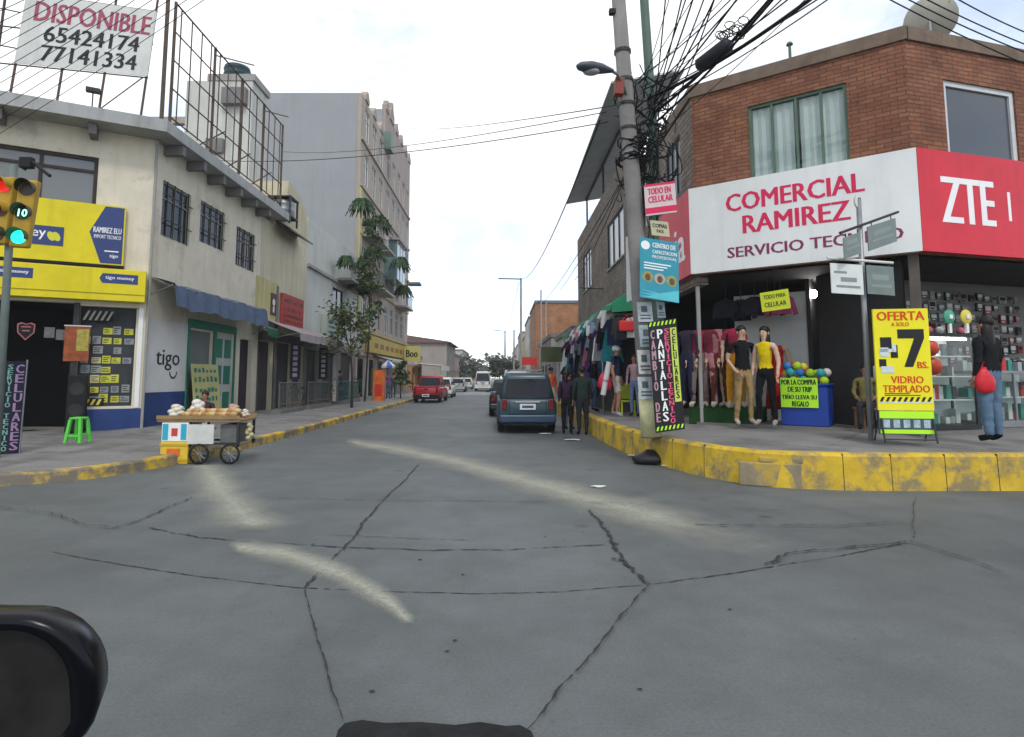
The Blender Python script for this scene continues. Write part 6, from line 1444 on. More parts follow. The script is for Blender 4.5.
# ------------------------------------------------------------------ traffic light
Yt = 10.3
pb = V((at(2, 380, Yt).x, Yt, .18)); tp = at(14, 165, Yt)
t = thing('traffic_light', 'yellow traffic light showing green and countdown 10 at the left kerb', 'traffic light', pb)
MB().tube([pb, pb.lerp(tp, .6), tp], .06, 12).build('post', mat('post_grey_green', (.13, .16, .15), .6, .15, 4), t, smooth=True)
hy = mat('signal_yellow', (.40, .25, .02), .5, .2, 4)
k = Yt / FPX
def signal(cx0, cy0, cx1, cy1, lens, yaw):
    A, B = at(cx0, cy0, Yt - .15), at(cx1, cy1, Yt - .15)     # bottom and top centres
    fr = Fr3(A, V((math.cos(yaw), math.sin(yaw), 0)), B - A); Hh = (B - A).length
    fr.n = fr.d.cross(fr.up).normalized()
    MB().fbox(fr, -.14, .14, -.17, Hh + .17, -.16, 0).build('housing', hy, t, bevel=.03)
    for i, (kind) in enumerate(lens):
        v = Hh * i / (len(lens) - 1); r_ = .118
        o = MB().rings([[fr.p(r_ * math.cos(2 * PI * j / 20), v + r_ * math.sin(2 * PI * j / 20), w) for j in range(20)] for w in (.0, .012)]).build('lens', {'green': mat('green_lit', (.02, .95, .62), .3, 0, emit=1.3), 'red': mat('red_lit', (.85, .02, .01), .3, 0, emit=.5), 'dim': mat('dim_lens', (.10, .015, .01), .3, .1), 'dark': mat('dark_lens', (.06, .04, .03), .3, .1), 'count': mat('count_disc', (.006, .05, .03), .3, .05)}[kind], t, smooth=False)
        if kind == 'count':
            s_ = MB(); add_text(s_, fr, '10', -.07, .07, v - .065, v + .065, .014, 0, .01); s_.build('countdown_digits', mat('digit_lit', (.35, 1, .75), .3, 0, emit=2.0), o)
        vz = MB(); n = 16
        for rr_, fl in ((.136, 0), (.131, 1)):
            a_ = [-.35 + (PI + .7) * j / n for j in range(n + 1)]
            for j in range(n):
                d0, d1 = (.06 + .16 * max(0, math.sin(a_[j]) * .5 + .5)), (.06 + .16 * max(0, math.sin(a_[j + 1]) * .5 + .5))
                vz.poly([fr.p(rr_ * math.cos(a_[j]), v + rr_ * math.sin(a_[j]), .0), fr.p(rr_ * math.cos(a_[j + 1]), v + rr_ * math.sin(a_[j + 1]), .0), fr.p(rr_ * math.cos(a_[j + 1]), v + rr_ * math.sin(a_[j + 1]), d1), fr.p(rr_ * math.cos(a_[j]), v + rr_ * math.sin(a_[j]), d0)])
        vz.build('visor', hy if kind in ('red', 'dim') else mat('visor_dark', (.05, .055, .03), .5, .1), o, smooth=True)
signal(19, 237, 27, 189, ['green', 'count', 'dark'], .25)
signal(-2, 234, 5, 186, ['dark', 'dim', 'red'], -.1)
q = at(24, 170, Yt); MB().tube([q, at(30, 160, Yt), at(50, 176, Yt - .1)], .03, 6).build('bracket', black, t); MB().box(at(27, 163, Yt), (.22, .12, .2)).build('junction_box', black, t, bevel=.02)

# ------------------------------------------------------------------ bread cart, seller, board
Yc = 11.35
cx0, cx1 = at(196, 420, Yc).x, at(247, 420, Yc).x; zt = .80
ct = thing('bread_cart', 'two wheeled street cart with a wooden tray of bread', 'cart', ((cx0 + cx1) / 2, Yc, 0))
woodm = mat('cart_wood', (.26, .17, .08), .75, .25, 5, .2)
lx = at(166, 420, Yc).x
MB().box2((lx, Yc - .3, zt - .05), (cx1, Yc + .45, zt)).build('tray', woodm, ct, bevel=.01)
l = MB()
for y in (Yc - .32, Yc + .45): l.box2((lx, y, zt + .001), (cx1, y + .02, zt + .07))
l.build('tray_rim', woodm, ct)
for x in (cx0 + .02, cx1 - .06):
    for y in (Yc - .28, Yc + .4): MB().box2((x, y, .3), (x + .04, y + .04, zt - .052)).build('leg', darkmetal, ct)
l = MB(); l.box2((cx0, Yc - .3, .34), (cx1, Yc - .26, .38)); l.box2((cx0, Yc + .4, .34), (cx1, Yc + .44, .38)); l.build('frame_bar', darkmetal, ct)
MB().box2((cx0 + .03, Yc - .335, .36), (cx0 + .50, Yc - .305, .71)).build('white_panel', mat('cart_panel', (.50, .51, .48), .6, .15, 5), ct)
MB().box2((cx0 + .56, Yc - .2, .36), (cx1 - .1, Yc + .3, .70)).build('storage_box', mat('box_grey', (.12, .12, .12), .7, .3, 6), ct)
for i, x in enumerate((208, 238)):
    c = V((at(x, 450, Yc).x, Yc - .34, .185))
    o = MB().rings([[c + V((a * math.cos(2 * PI * j / 24), w, a * math.sin(2 * PI * j / 24))) for j in range(24)] for a, w in ((.15, -.02), (.178, -.02), (.185, 0), (.178, .02), (.15, .02), (.145, 0))], cap=False).build('wheel', rubber, ct, smooth=True)
    s_ = MB()
    for j in range(10): a = 2 * PI * j / 10; s_.tube([c, c + V((.15 * math.cos(a), 0, .15 * math.sin(a)))], .006, 4)
    s_.tube([c + V((0, -.03, 0)), c + V((0, .5, 0))], .02, 6); s_.build('spokes', steel, o)
r = random.Random(15)
for i in range(26):
    x = lx + .45 + (i % 13) * (cx1 - lx - .55) / 13 + r.uniform(-.02, .02); y = Yc - .2 + (i // 13) * .22
    c, nm = [((.42, .26, .10), 'golden'), ((.50, .36, .18), 'pale'), ((.33, .17, .07), 'brown')][i % 3]
    tag(MB().ball((x, y, zt + .085 + .05 * (i // 13)), .068, 10, 0, (1.15, 1, .75)).build('bread_bun', mat('bun_' + nm, c, .8, .2, 14, .2), smooth=True), nm + ' bread bun laid on the cart tray', 'bread', nm + ' buns on the cart')
def sack(label, c, a, h_, m, seed):
    r = random.Random(seed); sm = MB()
    for i in range(16):
        ang = i * 2.4; q = .72 * (1 - i / 22) * (i % 4 > 0); z = .18 + .7 * i / 16
        sm.ball(c + V((a * q * math.cos(ang), a * q * math.sin(ang), h_ * z)), a * r.uniform(.34, .46), 9, 0, (1.1, 1, min(1, h_ / a * .45)))
    return tag(sm.build('bread_bag', m, smooth=True), label, 'bag')
bagm = mat('clear_bag', (.60, .55, .46), .3, .15, 12, .3)
sack('clear bag of rolls at the left end of the cart tray', V((lx + .2, Yc, zt + .002)), .19, .26, bagm, 1); sack('taller white bag of rolls second on the cart tray', V((lx + .5, Yc + .18, zt + .002)), .19, .34, mat('white_bag', (.62, .58, .54), .35, .15, 12, .3), 2)
sack('pinkish bag near the right end of the cart tray', V((cx1 - .38, Yc + .25, zt + .002)), .17, .26, mat('pink_bag', (.42, .28, .22), .4, .15, 12, .3), 3); sack('small pale bag at the right end of the cart tray', V((cx1 - .12, Yc + .2, zt + .002)), .1, .16, bagm, 4)
sack('yellowish bag hanging off the right side of the cart', V((cx1 + .1, Yc - .1, .35)), .1, .4, mat('straw_bag', (.40, .36, .2), .6, .15, 9, .2), 5)
# cooler box and crate under the left of the tray
a, b = at(167, 443, Yc - .1), at(194, 426, Yc - .1)
t = thing('cooler_box', 'white cooler box with blue sides under the bread tray', 'box', ((a.x + b.x) / 2, Yc, .39)); 
MB().box2((a.x, Yc - .3, .40), (b.x, Yc + .2, .742)).build('box_body', white, t, bevel=.01)
for x0, x1 in ((a.x + .02, a.x + .12), (b.x - .13, b.x - .03)): MB().box2((x0, Yc - .306, .43), (x1, Yc - .301, .72)).build('blue_band', mat('cyan_band', (.03, .36, .50), .5, .1), t)
MB().box2(((a.x + b.x) / 2 - .06, Yc - .306, .5), ((a.x + b.x) / 2 + .05, Yc - .301, .64)).build('red_mark', mat('red_mark', (.5, .05, .05), .5, .1), t)
t = thing('yellow_crate', 'yellow plastic crate with orange print under the cooler box', 'crate', ((a.x + b.x) / 2, Yc, 0))
MB().box2((a.x + .0, Yc - .32, .0), (b.x + .02, Yc + .22, .392)).build('crate_body', mat('crate_yellow', (.62, .42, .04), .5, .15, 4), t, bevel=.015)
MB().box2((a.x + .12, Yc - .326, .14), (b.x - .12, Yc - .321, .28)).build('print', mat('crate_orange', (.55, .13, .02), .5, .3, 8), t)
l = MB(); 
for z in (.06, .33): l.box2((a.x - .01, Yc - .335, z), (b.x + .03, Yc - .3215, z + .035))
l.build('rib', mat('crate_rib', (.5, .33, .03), .5, .1), t)
SIT = {'knee_r': (-.1, -.4, .5), 'ankle_r': (-.1, -.38, .085), 'toe_r': (-.11, -.52, .035), 'knee_l': (.1, -.4, .5), 'ankle_l': (.1, -.38, .085), 'toe_l': (.11, -.52, .035), 'pelvis': (0, 0, .52), 'waist': (0, .02, .66), 'chest': (0, .02, .84), 'upper': (0, .02, .98), 'neck': (0, .01, 1.05), 'jaw': (0, -.02, 1.13), 'head': (0, -.01, 1.2), 'crown': (0, .0, 1.26), 'hip_r': (-.09, -.02, .48), 'hip_l': (.09, -.02, .48),
       'shoulder_r': (-.185, .02, .98), 'shoulder_l': (.185, .02, .98), 'elbow_r': (-.23, .0, .72), 'elbow_l': (.23, .0, .72), 'wrist_r': (-.15, -.22, .62), 'wrist_l': (.15, -.22, .62), 'palm_r': (-.12, -.28, .6), 'palm_l': (.12, -.28, .6)}
sp = V((at(205, 400, 12.3).x, 12.3, .2))
figure('person', 'seller in a dark top and white apron seated behind the bread cart', 'person', [skin, cl('seller_dark', (.05, .03, .04)), cl('apron_white', (.5, .5, .5)), cl('black', (.012, .012, .014))], tuple(sp), rad(10), 1.42, legs=SIT, hair='tail')
t = thing('stool', 'wooden box stool under the seated bread seller', 'stool', sp); MB().box(sp + V((0, .02, .33)), (.34, .32, .04)).build('seat', MATS['stool_wood'], t)
for sx in (-1, 1):
    for sy in (-1, 1): MB().box(sp + V((sx * .13, .02 + sy * .12, .155)), (.035, .035, .31)).build('leg', MATS['stool_wood'], t)
fr = Fr3(FB.p(2.0, .42, .35), FB.d, V((-.12, 0, 1)))
t = thing('board_sign', 'pale yellow board sign with green print leaning at the green shutter', 'sign', FB.p(2.8, .4, .3)); MB().fbox(fr, 0, 1.6, 0, 1.55, -.02, 0).build('panel', mat('board_yellow', (.42, .40, .16), .6, .12, 3), t)
l = MB(); r = random.Random(19)
for j, (v, h_, c) in enumerate(((1.3, .14, 0), (1.02, .2, 0), (.72, .14, 0), (.45, .2, 1))):
    for i in range(6): u = .12 + i * .235; l.fbox(fr, u, u + r.uniform(.1, .2), v, v + h_ * r.uniform(.5, 1), .001, .004)
l.build('print', mat('print_teal', (.02, .16, .12), .6, .1), t)
# ------------------------------------------------------------------ vehicles, built rear first (rear bumper at local y = 0, nose at +y)
def paint(n, c, rough=.28): return mat('paint_' + n, c, rough, .06, 2, spec=.5)
def rrect(w, y0, y1, z, r, n=4):
    pts = []
    for cx_, cy_, a0 in ((w - r, y1 - r, 0), (-w + r, y1 - r, PI / 2), (-w + r, y0 + r, PI), (w - r, y0 + r, 3 * PI / 2)):
        for i in range(n + 1): a = a0 + PI / 2 * i / n; pts.append(V((cx_ + r * math.cos(a), cy_ + r * math.sin(a), z)))
    return pts
tail_m = mat('tail_red', (.13, .010, .012), .25, .1, 6); plate_m = mat('plate_white', (.62, .64, .63), .5, .1, 8); chrome = mat('chrome', (.5, .5, .5), .15, .05, 3, metal=1)
def car(name, label, cat, pm, pos, yaw=0.0, L=4.4, W=1.7, H=1.6, belt=.95, gh=(.08, 3.2, .45, 2.6), bed=None, rack=False, bump=None, plate=True, group=None, wr=.31, front=False):
    t = thing(name, label, cat, (0, 0, 0), group); hw = W / 2
    b = MB(); rings = []
    nose = .74 if bed is None else .85
    for y, kw, zb_, zt in ((0, .90, .40, belt - .06), (.05, .96, .33, belt - .01), (.25, .995, .27, belt), (L * .3, 1, .25, belt), (gh[1] - .15, 1, .25, belt), (gh[1] + .25, .99, .25, belt - .03), (L - .4, .96, .27, belt - .11), (L - .12, .9, .3, nose), (L, .82, .38, nose - .12)):
        w = hw * kw; zm = zb_ + (zt - zb_) * .5
        half = [(w * .9, zb_), (w * .975, zb_ + .08), (w, zm), (w * .985, zt - .1), (w * .94, zt - .025), (w * .86, zt)]
        rings.append([V((x, y, z)) for x, z in half] + [V((-x, y, z)) for x, z in reversed(half)])
    b.rings(rings)
    y0, y1, y2, y3 = gh; hwb, hwr = hw * .93, hw * .74
    zl = lambda k: belt - .03 + (H - .03 - belt) * k
    lev = [(zl(0), 0), (zl(.5), .5), (zl(.92), .92), (H - .025, 1.0), (H, 1.09)]
    rg = []
    for z, k in lev:
        kk = min(k, 1); w = hwb + (hwr - hwb) * kk; a, c = y0 + (y2 - y0) * kk, y1 + (y3 - y1) * kk
        if k > 1: w -= .1; a += .12; c -= .15
        rg.append(rrect(w, a, c, z, .13))
    b.rings(rg)
    b.build('body', pm, t, smooth=True, bevel=0)
    def edge(k):
        kk = k; return hwb + (hwr - hwb) * kk, y0 + (y2 - y0) * kk, y1 + (y3 - y1) * kk, belt - .03 + (H - .03 - belt + .0) * kk
    k0, k1 = .10, .86; A, B = edge(k0), edge(k1); o_ = .012
    wm = MB(); wm.poly([V((-A[0] + .09, A[1] - o_, A[3])), V((A[0] - .09, A[1] - o_, A[3])), V((B[0] - .07, B[1] - o_, B[3])), V((-B[0] + .07, B[1] - o_, B[3]))]); wm.build('rear_window', glass_d, t)
    wm = MB(); wm.poly([V((A[0] - .09, A[2] + o_, A[3])), V((-A[0] + .09, A[2] + o_, A[3])), V((-B[0] + .07, B[2] + o_, B[3])), V((B[0] - .07, B[2] + o_, B[3]))]); wm.build('windscreen', glass_d, t)
    ns = 3 if gh[1] - gh[0] > 2.2 else 2
    for s in (-1, 1):
        for i in range(ns):
            ya0 = A[1] + .16 + (A[2] - A[1] - .3) * i / ns + .04; ya1 = A[1] + .16 + (A[2] - A[1] - .3) * (i + 1) / ns - .04
            yb0 = B[1] + .14 + (B[2] - B[1] - .25) * i / ns + .04; yb1 = B[1] + .14 + (B[2] - B[1] - .25) * (i + 1) / ns - .04
            q = [V((s * (A[0] + .013), ya0, A[3])), V((s * (A[0] + .013), ya1, A[3])), V((s * (B[0] + .013), yb1, B[3])), V((s * (B[0] + .013), yb0, B[3]))]
            MB().poly(q if s > 0 else q[::-1]).build('side_window', glass_d, t)
        MB().box((s * (hw + .10), gh[1] - .25, belt + .06), (.2, .1, .15)).build('wing_mirror', pm, t, bevel=.03)
        MB().box((s * (hw * .78), -.005, belt - .16 if bed is None else belt - .2), (.15 if bed is None else .14, .06, .3 if bed is None else .34)).build('tail_light', tail_m, t, bevel=.02)
        MB().box((s * (hw * .68), L - .02, nose - .12), (.34, .08, .15)).build('headlight', mat('headlamp', (.6, .62, .62), .15, .05), t, bevel=.02)
        for y in (L * .19, L * .81):
            o = MB().lathe((s * (hw - .2), y, wr), [(wr * .62, -.0 * s), (wr * .95, -.0 * s), (wr, .02 * s), (wr, .17 * s), (wr * .95, .19 * s), (wr * .62, .195 * s)], 20, axis='X').build('wheel', rubber, t, smooth=False)
            MB().lathe((s * (hw - .2), y, wr), [(wr * .6, .16 * s), (wr * .6, .197 * s), (wr * .5, .19 * s), (wr * .2, .2 * s), (.02, .2 * s)], 14, axis='X').build('rim', steel, o)
            a = MB()
            a.rings([[V((s * (hw * 1.0 + .004), y + r_ * math.cos(PI * j / 12), wr * .75 + r_ * math.sin(PI * j / 12))) for j in range(13)] for r_ in (wr * 1.0, wr * 1.22)], 0, False, False); a.build('wheel_arch', black, t)
    MB().box((0, -.03, .42), (W * .94, .16, .22)).build('rear_bumper', bump or pm, t, bevel=.04); MB().box((0, L + .0, .42), (W * .88, .16, .22)).build('front_bumper', bump or pm, t, bevel=.04)
    MB().box((0, -.005, .30), (W * .8, .1, .12)).build('underside_trim', black, t)
    if bed is None:
        for s in (-1, 1): MB().box((s * hw * .62, -.004, (belt + .5) / 2 + .02), (.012, .02, belt - .58)).build('hatch_gap', black, t)
        MB().box((0, -.006, .545), (hw * 1.24, .02, .014)).build('hatch_gap', black, t)
    if plate:
        pz = belt - .22 if bed is None else .47; o = MB().box((0, -.035 if bed is None else -.12, pz), (.44, .03, .16)).build('number_plate', plate_m, t)
        MB().box((0, (-.035 if bed is None else -.12) - .017, pz), (.32, .004, .07)).build('plate_print', mat('plate_blue', (.05, .08, .2), .5, .2, 30), o)
    if bed is None: MB().box((0, -.012, belt - .08), (.7, .05, .05)).build('tailgate_trim', chrome if rack else black, t)
    else:
        MB().box((0, gh[0] / 2, belt + .004), (W * .78, gh[0] - .25, .012)).build('bed_floor', black, t)
        for s in (-1, 1): MB().box((s * hw * .86, gh[0] / 2 - .02, belt + .04), (.1, gh[0] - .08, .09)).build('bed_rail', pm, t, bevel=.02)
        MB().box((0, .03, belt + .03), (W * .8, .07, .09)).build('tailgate', pm, t, bevel=.02); MB().box((0, -.012, belt - .12), (.24, .03, .07)).build('tailgate_handle', black, t)
    if rack:
        for s in (-1, 1): MB().tube([V((s * hwr * .8, y2 + .25, H + .09)), V((s * hwr * .8, y3 - .3, H + .09))], .022, 6).build('roof_rail', black, t)
        for y in (y2 + .45, (y2 + y3) / 2, y3 - .5): MB().box((0, y, H + .10), (hwr * 1.75, .06, .03)).build('rack_bar', steel, t)
        MB().box((0, y2 + .12, H - .0), (hwr * 1.5, .2, .04)).build('roof_spoiler', pm, t, bevel=.015)
    t.location = pos; t.rotation_euler = (0, 0, yaw)
    return t
PG = 'cars parked along the right kerb'
car('parked_minivan', 'dark teal blue minivan with roof rack parked rear on beside the stall', 'minivan', paint('teal_blue', (.022, .055, .075), .3), (.72, 16.95, 0), rad(1), 4.6, 1.68, 1.68, .97, (.06, 3.6, .30, 2.8), rack=True, bump=paint('blue', (.018, .045, .09), .35), group=PG)
car('parked_car', 'black hatchback parked just ahead of the blue minivan', 'car', paint('black', (.018, .02, .022)), (.30, 24.2, 0), 0, 4.1, 1.66, 1.5, .92, (.06, 3.0, .45, 2.4), group=PG)
car('parked_car', 'silver car parked third in the row past the blue minivan', 'car', paint('silver', (.36, .38, .39)), (.45, 30.5, 0), 0, 4.2, 1.68, 1.52, .92, (.1, 3.1, .5, 2.5), group=PG)
car('parked_van', 'white van parked fourth in the row, roof showing over the minivan', 'van', paint('white', (.62, .63, .63)), (.85, 36.5, 0), 0, 4.7, 1.8, 2.05, 1.05, (.05, 4.2, .15, 3.6), group=PG)
car('parked_car', 'grey car parked far along the right kerb', 'car', paint('grey', (.14, .15, .16)), (.7, 45, 0), 0, 4.2, 1.68, 1.5, .92, (.1, 3.1, .5, 2.5), group=PG)
car('pickup_truck', 'red pickup truck parked rear on at the left kerb', 'pickup truck', paint('red', (.36, .015, .03)), (-4.75, 37.7, 0), rad(-1.5), 4.9, 1.74, 1.72, .98, (1.75, 3.6, 2.0, 3.1), bed=True, bump=black, wr=.36)
car('parked_car', 'white hatchback standing just beyond the red pickup truck', 'car', paint('white', (.62, .63, .63)), (-4.75, 47.5, 0), 0, 4.2, 1.7, 1.6, .95, (.06, 3.1, .35, 2.5))
car('passenger_van', 'white minibus driving far ahead in the middle of the street', 'minibus', paint('white', (.62, .63, .63)), (-2.3, 72, 0), 0, 5.2, 2.0, 2.35, 1.1, (.05, 4.9, .15, 4.5), wr=.36)
car('far_car', 'pale car far ahead left of the white minibus', 'car', paint('silver', (.36, .38, .39)), (-4.9, 66, 0), 0, 4.2, 1.7, 1.6, .95, (.06, 3.1, .35, 2.5))
car('far_car', 'white car at the far street end behind the pale car', 'car', paint('white', (.62, .63, .63)), (-5.0, 84, 0), 0, 4.2, 1.7, 1.6, .95, (.06, 3.1, .35, 2.5))

# own wing mirror at the lower left
Ym = .78
c = at(30, 690, Ym); k = Ym / FPX
t = thing('wing_mirror', 'black car wing mirror with dark glass at the lower left', 'mirror', c + V((0, 0, -.09)))
fr = Fr3(c, V((1, .12, 0)), V((0.02, -.12, 1)))
def mshape(sx0, sx1, sy0, sy1, r_, w, n=7):
    pts = []
    for cx_, cy_, a0, rr in ((sx1 - r_, sy1 - r_, 0, r_), (sx0 + r_ * .6, sy1 - r_ * .6, PI / 2, r_ * .6), (sx0 + r_ * .6, sy0 + r_ * .6, PI, r_ * .6), (sx1 - r_, sy0 + r_, 3 * PI / 2, r_)):
        for i in range(n + 1):
            a = a0 + PI / 2 * i / n; q = V((cx_ + rr * math.cos(a), cy_ + rr * math.sin(a)))
            pts.append(fr.p(q.x + (q.y - sy0) * -.06, q.y + .012 * math.cos((q.x - sx0) / (sx1 - sx0) * PI * .5), w))
    return pts
X0, X1, Y0_, Y1_ = -.145, .080, -.10, .085
MB().rings([mshape(X0 + .03, X1 - .05, Y0_ + .03, Y1_ - .04, .05, -.10), mshape(X0 + .01, X1 - .015, Y0_ + .01, Y1_ - .015, .075, -.06), mshape(X0, X1, Y0_, Y1_, .085, -.01), mshape(X0 + .003, X1 - .003, Y0_ + .003, Y1_ - .003, .083, .0), mshape(X0 + .012, X1 - .028, Y0_ + .012, Y1_ - .014, .06, .003), mshape(X0 + .014, X1 - .032, Y0_ + .014, Y1_ - .017, .058, -.016)]).build('housing', mat('mirror_housing', (.002, .002, .004), .25, .1, 30, spec=.22), t, smooth=True)
MB().poly(mshape(X0 + .0135, X1 - .033, Y0_ + .0135, Y1_ - .016, .058, -.012)).build('glass', mat('mirror_dark_glass', (.020, .018, .018), .08, .5, 14, spec=.35), t)

# ------------------------------------------------------------------ clothes stall on the right pavement
st = thing('clothes_stall', 'clothes stall under a green awning along the right pavement', 'stall', (3.5, 21, .5))
ca = MB(); n = 24; y0, y1 = 15.5, 28
for i in range(n):
    a, b = y0 + (y1 - y0) * i / n, y0 + (y1 - y0) * (i + 1) / n; s = lambda y: .05 * math.sin(y * 2.2)
    ca.poly([(4.19, a, 4.15), (4.19, b, 4.15), (3.4, b, 3.85 + s(b)), (3.4, a, 3.85 + s(a))]); ca.poly([(3.4, a, 3.85 + s(a)), (3.4, b, 3.85 + s(b)), (2.85, b, 3.5 + s(b + 1)), (2.85, a, 3.5 + s(a + 1))])
    ca.poly([(2.85, a, 3.5 + s(a + 1)), (2.85, b, 3.5 + s(b + 1)), (2.82, b, 3.28 + s(b + 2)), (2.82, a, 3.28 + s(a + 2))])
ca.poly([(4.19, 15.49, 4.15), (3.4, 15.49, 3.85), (2.85, 15.49, 3.5), (2.85, 15.49, 3.25), (3.5, 15.5, 3.3), (4.19, 15.49, 3.28)])
ca.build('awning', awn_green, st)
for y in (17.3, 20.6, 24.2, 27.8): MB().tube([(2.9, y, .5), (2.9, y, 3.5)], .025, 6).build('pole', steel, st)
for z in (3.2, 2.15): MB().tube([(2.95, 15.6, z), (2.95, 27.8, z)], .016, 5).build('rail', steel, st)
MB().tube([(2.9, 15.65, 3.22), (4.15, 15.65, 3.22)], .016, 5).build('rail', steel, st)
MB().box2((4.0, 15.7, .5), (4.17, 27.9, 3.3)).build('back_cloth', mat('stall_dark', (.02, .02, .025), .9, .3, 3), st)
MB().box2((3.3, 18.0, .5), (3.95, 27.0, 1.25)).build('counter', mat('counter_dark', (.06, .05, .05), .8, .3, 3), st)
def garment(kind, m, c, ang, s=1.0):
    o = {'shirt': [(-.06, 0), (-.2, -.05), (-.36, -.34), (-.27, -.39), (-.19, -.24), (-.2, -.72), (.2, -.72), (.19, -.24), (.27, -.39), (.36, -.34), (.2, -.05), (.06, 0)],
         'dress': [(-.05, 0), (-.17, -.04), (-.16, -.3), (-.3, -1.1), (.3, -1.1), (.16, -.3), (.17, -.04), (.05, 0)],
         'trousers': [(-.19, 0), (-.21, -.3), (-.2, -1.02), (-.05, -1.02), (0, -.36), (.05, -1.02), (.2, -1.02), (.21, -.3), (.19, 0)],
         'jacket': [(-.08, .02), (-.24, -.04), (-.34, -.62), (-.24, -.64), (-.2, -.3), (-.22, -.8), (.22, -.8), (.2, -.3), (.24, -.64), (.34, -.62), (.24, -.04), (.08, .02)]}[kind]
    d = V((math.cos(ang), math.sin(ang), 0)); nn = V((-d.y, d.x, 0))
    P = lambda x, z, w: c + d * x * s + nn * (w + .025 * math.sin(x * 14 + z * 3)) + V((0, 0, z * s - .06))
    m_ = MB(); m_.rings([[P(x, z, .028) for x, z in o], [P(x, z, -.028) for x, z in o]])
    return m_
gcol = {'black': (.012, .012, .014), 'navy': (.02, .025, .06), 'purple': (.08, .035, .12), 'teal': (.02, .16, .17), 'maroon': (.12, .02, .03), 'white': (.55, .55, .55), 'grey': (.15, .15, .16), 'denim': (.07, .11, .19), 'pink': (.40, .12, .20), 'green': (.03, .11, .06), 'sky blue': (.20, .32, .42), 'charcoal': (.035, .036, .04)}
r = random.Random(77); seen = {}
def hang(kind, cn, c, ang, where, s=1.0):
    key = (cn, kind, where); t = thing('hanging_garment', f'{cn} {kind} hanging {where}', 'garment', c, 'clothes hanging on the stall')
    garment(kind, cl('stall_' + cn.replace(' ', '_'), gcol[cn]), c, ang, s).build('cloth', cl('stall_' + cn.replace(' ', '_'), gcol[cn]), t)
    MB().tube([c + V((0, 0, -.06)), c + V((0, 0, .0))], .008, 4).build('hanger', steel, t)
seqA = ['navy', 'teal', 'black', 'purple', 'white', 'maroon', 'charcoal', 'sky blue', 'black', 'pink', 'navy', 'green', 'grey', 'teal', 'black', 'purple', 'denim', 'white', 'maroon', 'navy']
for i in range(26):
    y = 16.0 + i * .45; kind = ['shirt', 'dress', 'jacket', 'shirt', 'dress'][i % 5]; cn = seqA[i % len(seqA)]
    hang(kind, cn, V((2.95 + r.uniform(-.05, .08), y, 3.2)), r.uniform(-.5, .5), 'on the upper street rail of the stall' if i > 6 else 'at the near end of the upper stall rail', r.uniform(.95, 1.15))
for i in range(19):
    y = 18.6 + i * .48; kind = ['trousers', 'shirt', 'trousers', 'jacket'][i % 4]; cn = ['denim', 'black', 'charcoal', 'navy', 'grey', 'black', 'purple', 'green'][(i * 3) % 8]
    hang(kind, cn, V((2.95 + r.uniform(-.05, .08), y, 2.15)), r.uniform(-.5, .5), 'on the lower street rail of the stall', r.uniform(.95, 1.1))
for i, (cn, kind) in enumerate([('charcoal', 'jacket'), ('white', 'shirt'), ('black', 'dress'), ('grey', 'shirt')]): hang(kind, cn, V((3.08 + i * .33, 15.62, 3.2)), r.uniform(-.15, .15), 'on the end rail facing the camera under green canvas', .75)
for i in range(9):
    cn = ['white', 'grey', 'sky blue', 'white', 'teal', 'white', 'pink', 'white', 'grey'][i]; hang('shirt', cn, V((2.82, 16.2 + i * .95, 3.46)), r.uniform(-.3, .3), 'pegged to the outer awning edge', .7)
q = at(627, 324, 15.45); t = thing('red_handbag', 'red bag hanging under the green awning end', 'bag', q - V((0, 0, .2)))
MB().box(q + V((0, 0, -.05)), (.42, .14, .28)).build('bag_body', mat('bag_red', (.48, .02, .025), .5, .1, 5), t, bevel=.04); MB().tube([q + V((-.12, 0, .09)), q + V((0, 0, .24)), q + V((.12, 0, .09))], .014).build('strap', MATS['bag_red'], t)

# ------------------------------------------------------------------ people by the stall
CL = cl
walkL = {'knee_r': (-.1, -.1, .5), 'ankle_r': (-.1, -.02, .085), 'toe_r': (-.11, -.17, .035), 'knee_l': (.1, .04, .49), 'ankle_l': (.1, .16, .11), 'toe_l': (.11, .02, .035)}
figure('person', 'person in a black hooded top just ahead of the pair beside the blue minivan', 'person', [skin, CL('black', (.012, .012, .014)), CL('denim3', (.06, .09, .15)), CL('black', (.012, .012, .014))], (2.02, 18.3, 0), rad(150), 1.74, hair='short', bulk=1.15)
p = at(564, 433, 16.75); figure('person', 'person in a dark purple jacket standing beside the blue minivan, back turned', 'person', [skin, CL('plum', (.035, .02, .04)), CL('black', (.012, .012, .014)), CL('black', (.012, .012, .014))], (1.80, 16.75, 0), rad(170), 1.72, hair='tail', female=True, bulk=1.15)
figure('person', 'person in a dark green vest over grey sleeves on the road, back turned', 'person', [skin, CL('vest_green', (.022, .036, .03)), CL('charcoal2', (.025, .025, .03)), CL('black', (.012, .012, .014))], (2.2, 16.55, 0), rad(188), 1.82, hair='short', bulk=1.2,
       arms={'elbow_r': (-.27, .04, 1.13), 'wrist_r': (-.25, -.06, .9), 'palm_r': (-.25, -.08, .84)})
figure('person', 'man in white cap, navy shirt and pale shorts at the stall end', 'person', [skin, CL('navy_shirt', (.018, .022, .05)), CL('pale_shorts', (.38, .38, .36)), CL('trainer_grey', (.3, .3, .3))], (at(617, 400, 16.2).x, 16.2, .53), rad(60), 1.86, cap=white, sleeve='short', shorts=.75, bulk=1.12, legs=walkL)
q = at(605, 379, 16.1); t = thing('red_bag', 'red carrier bag held out by the man in white cap', 'bag', q - V((0, 0, .3)))
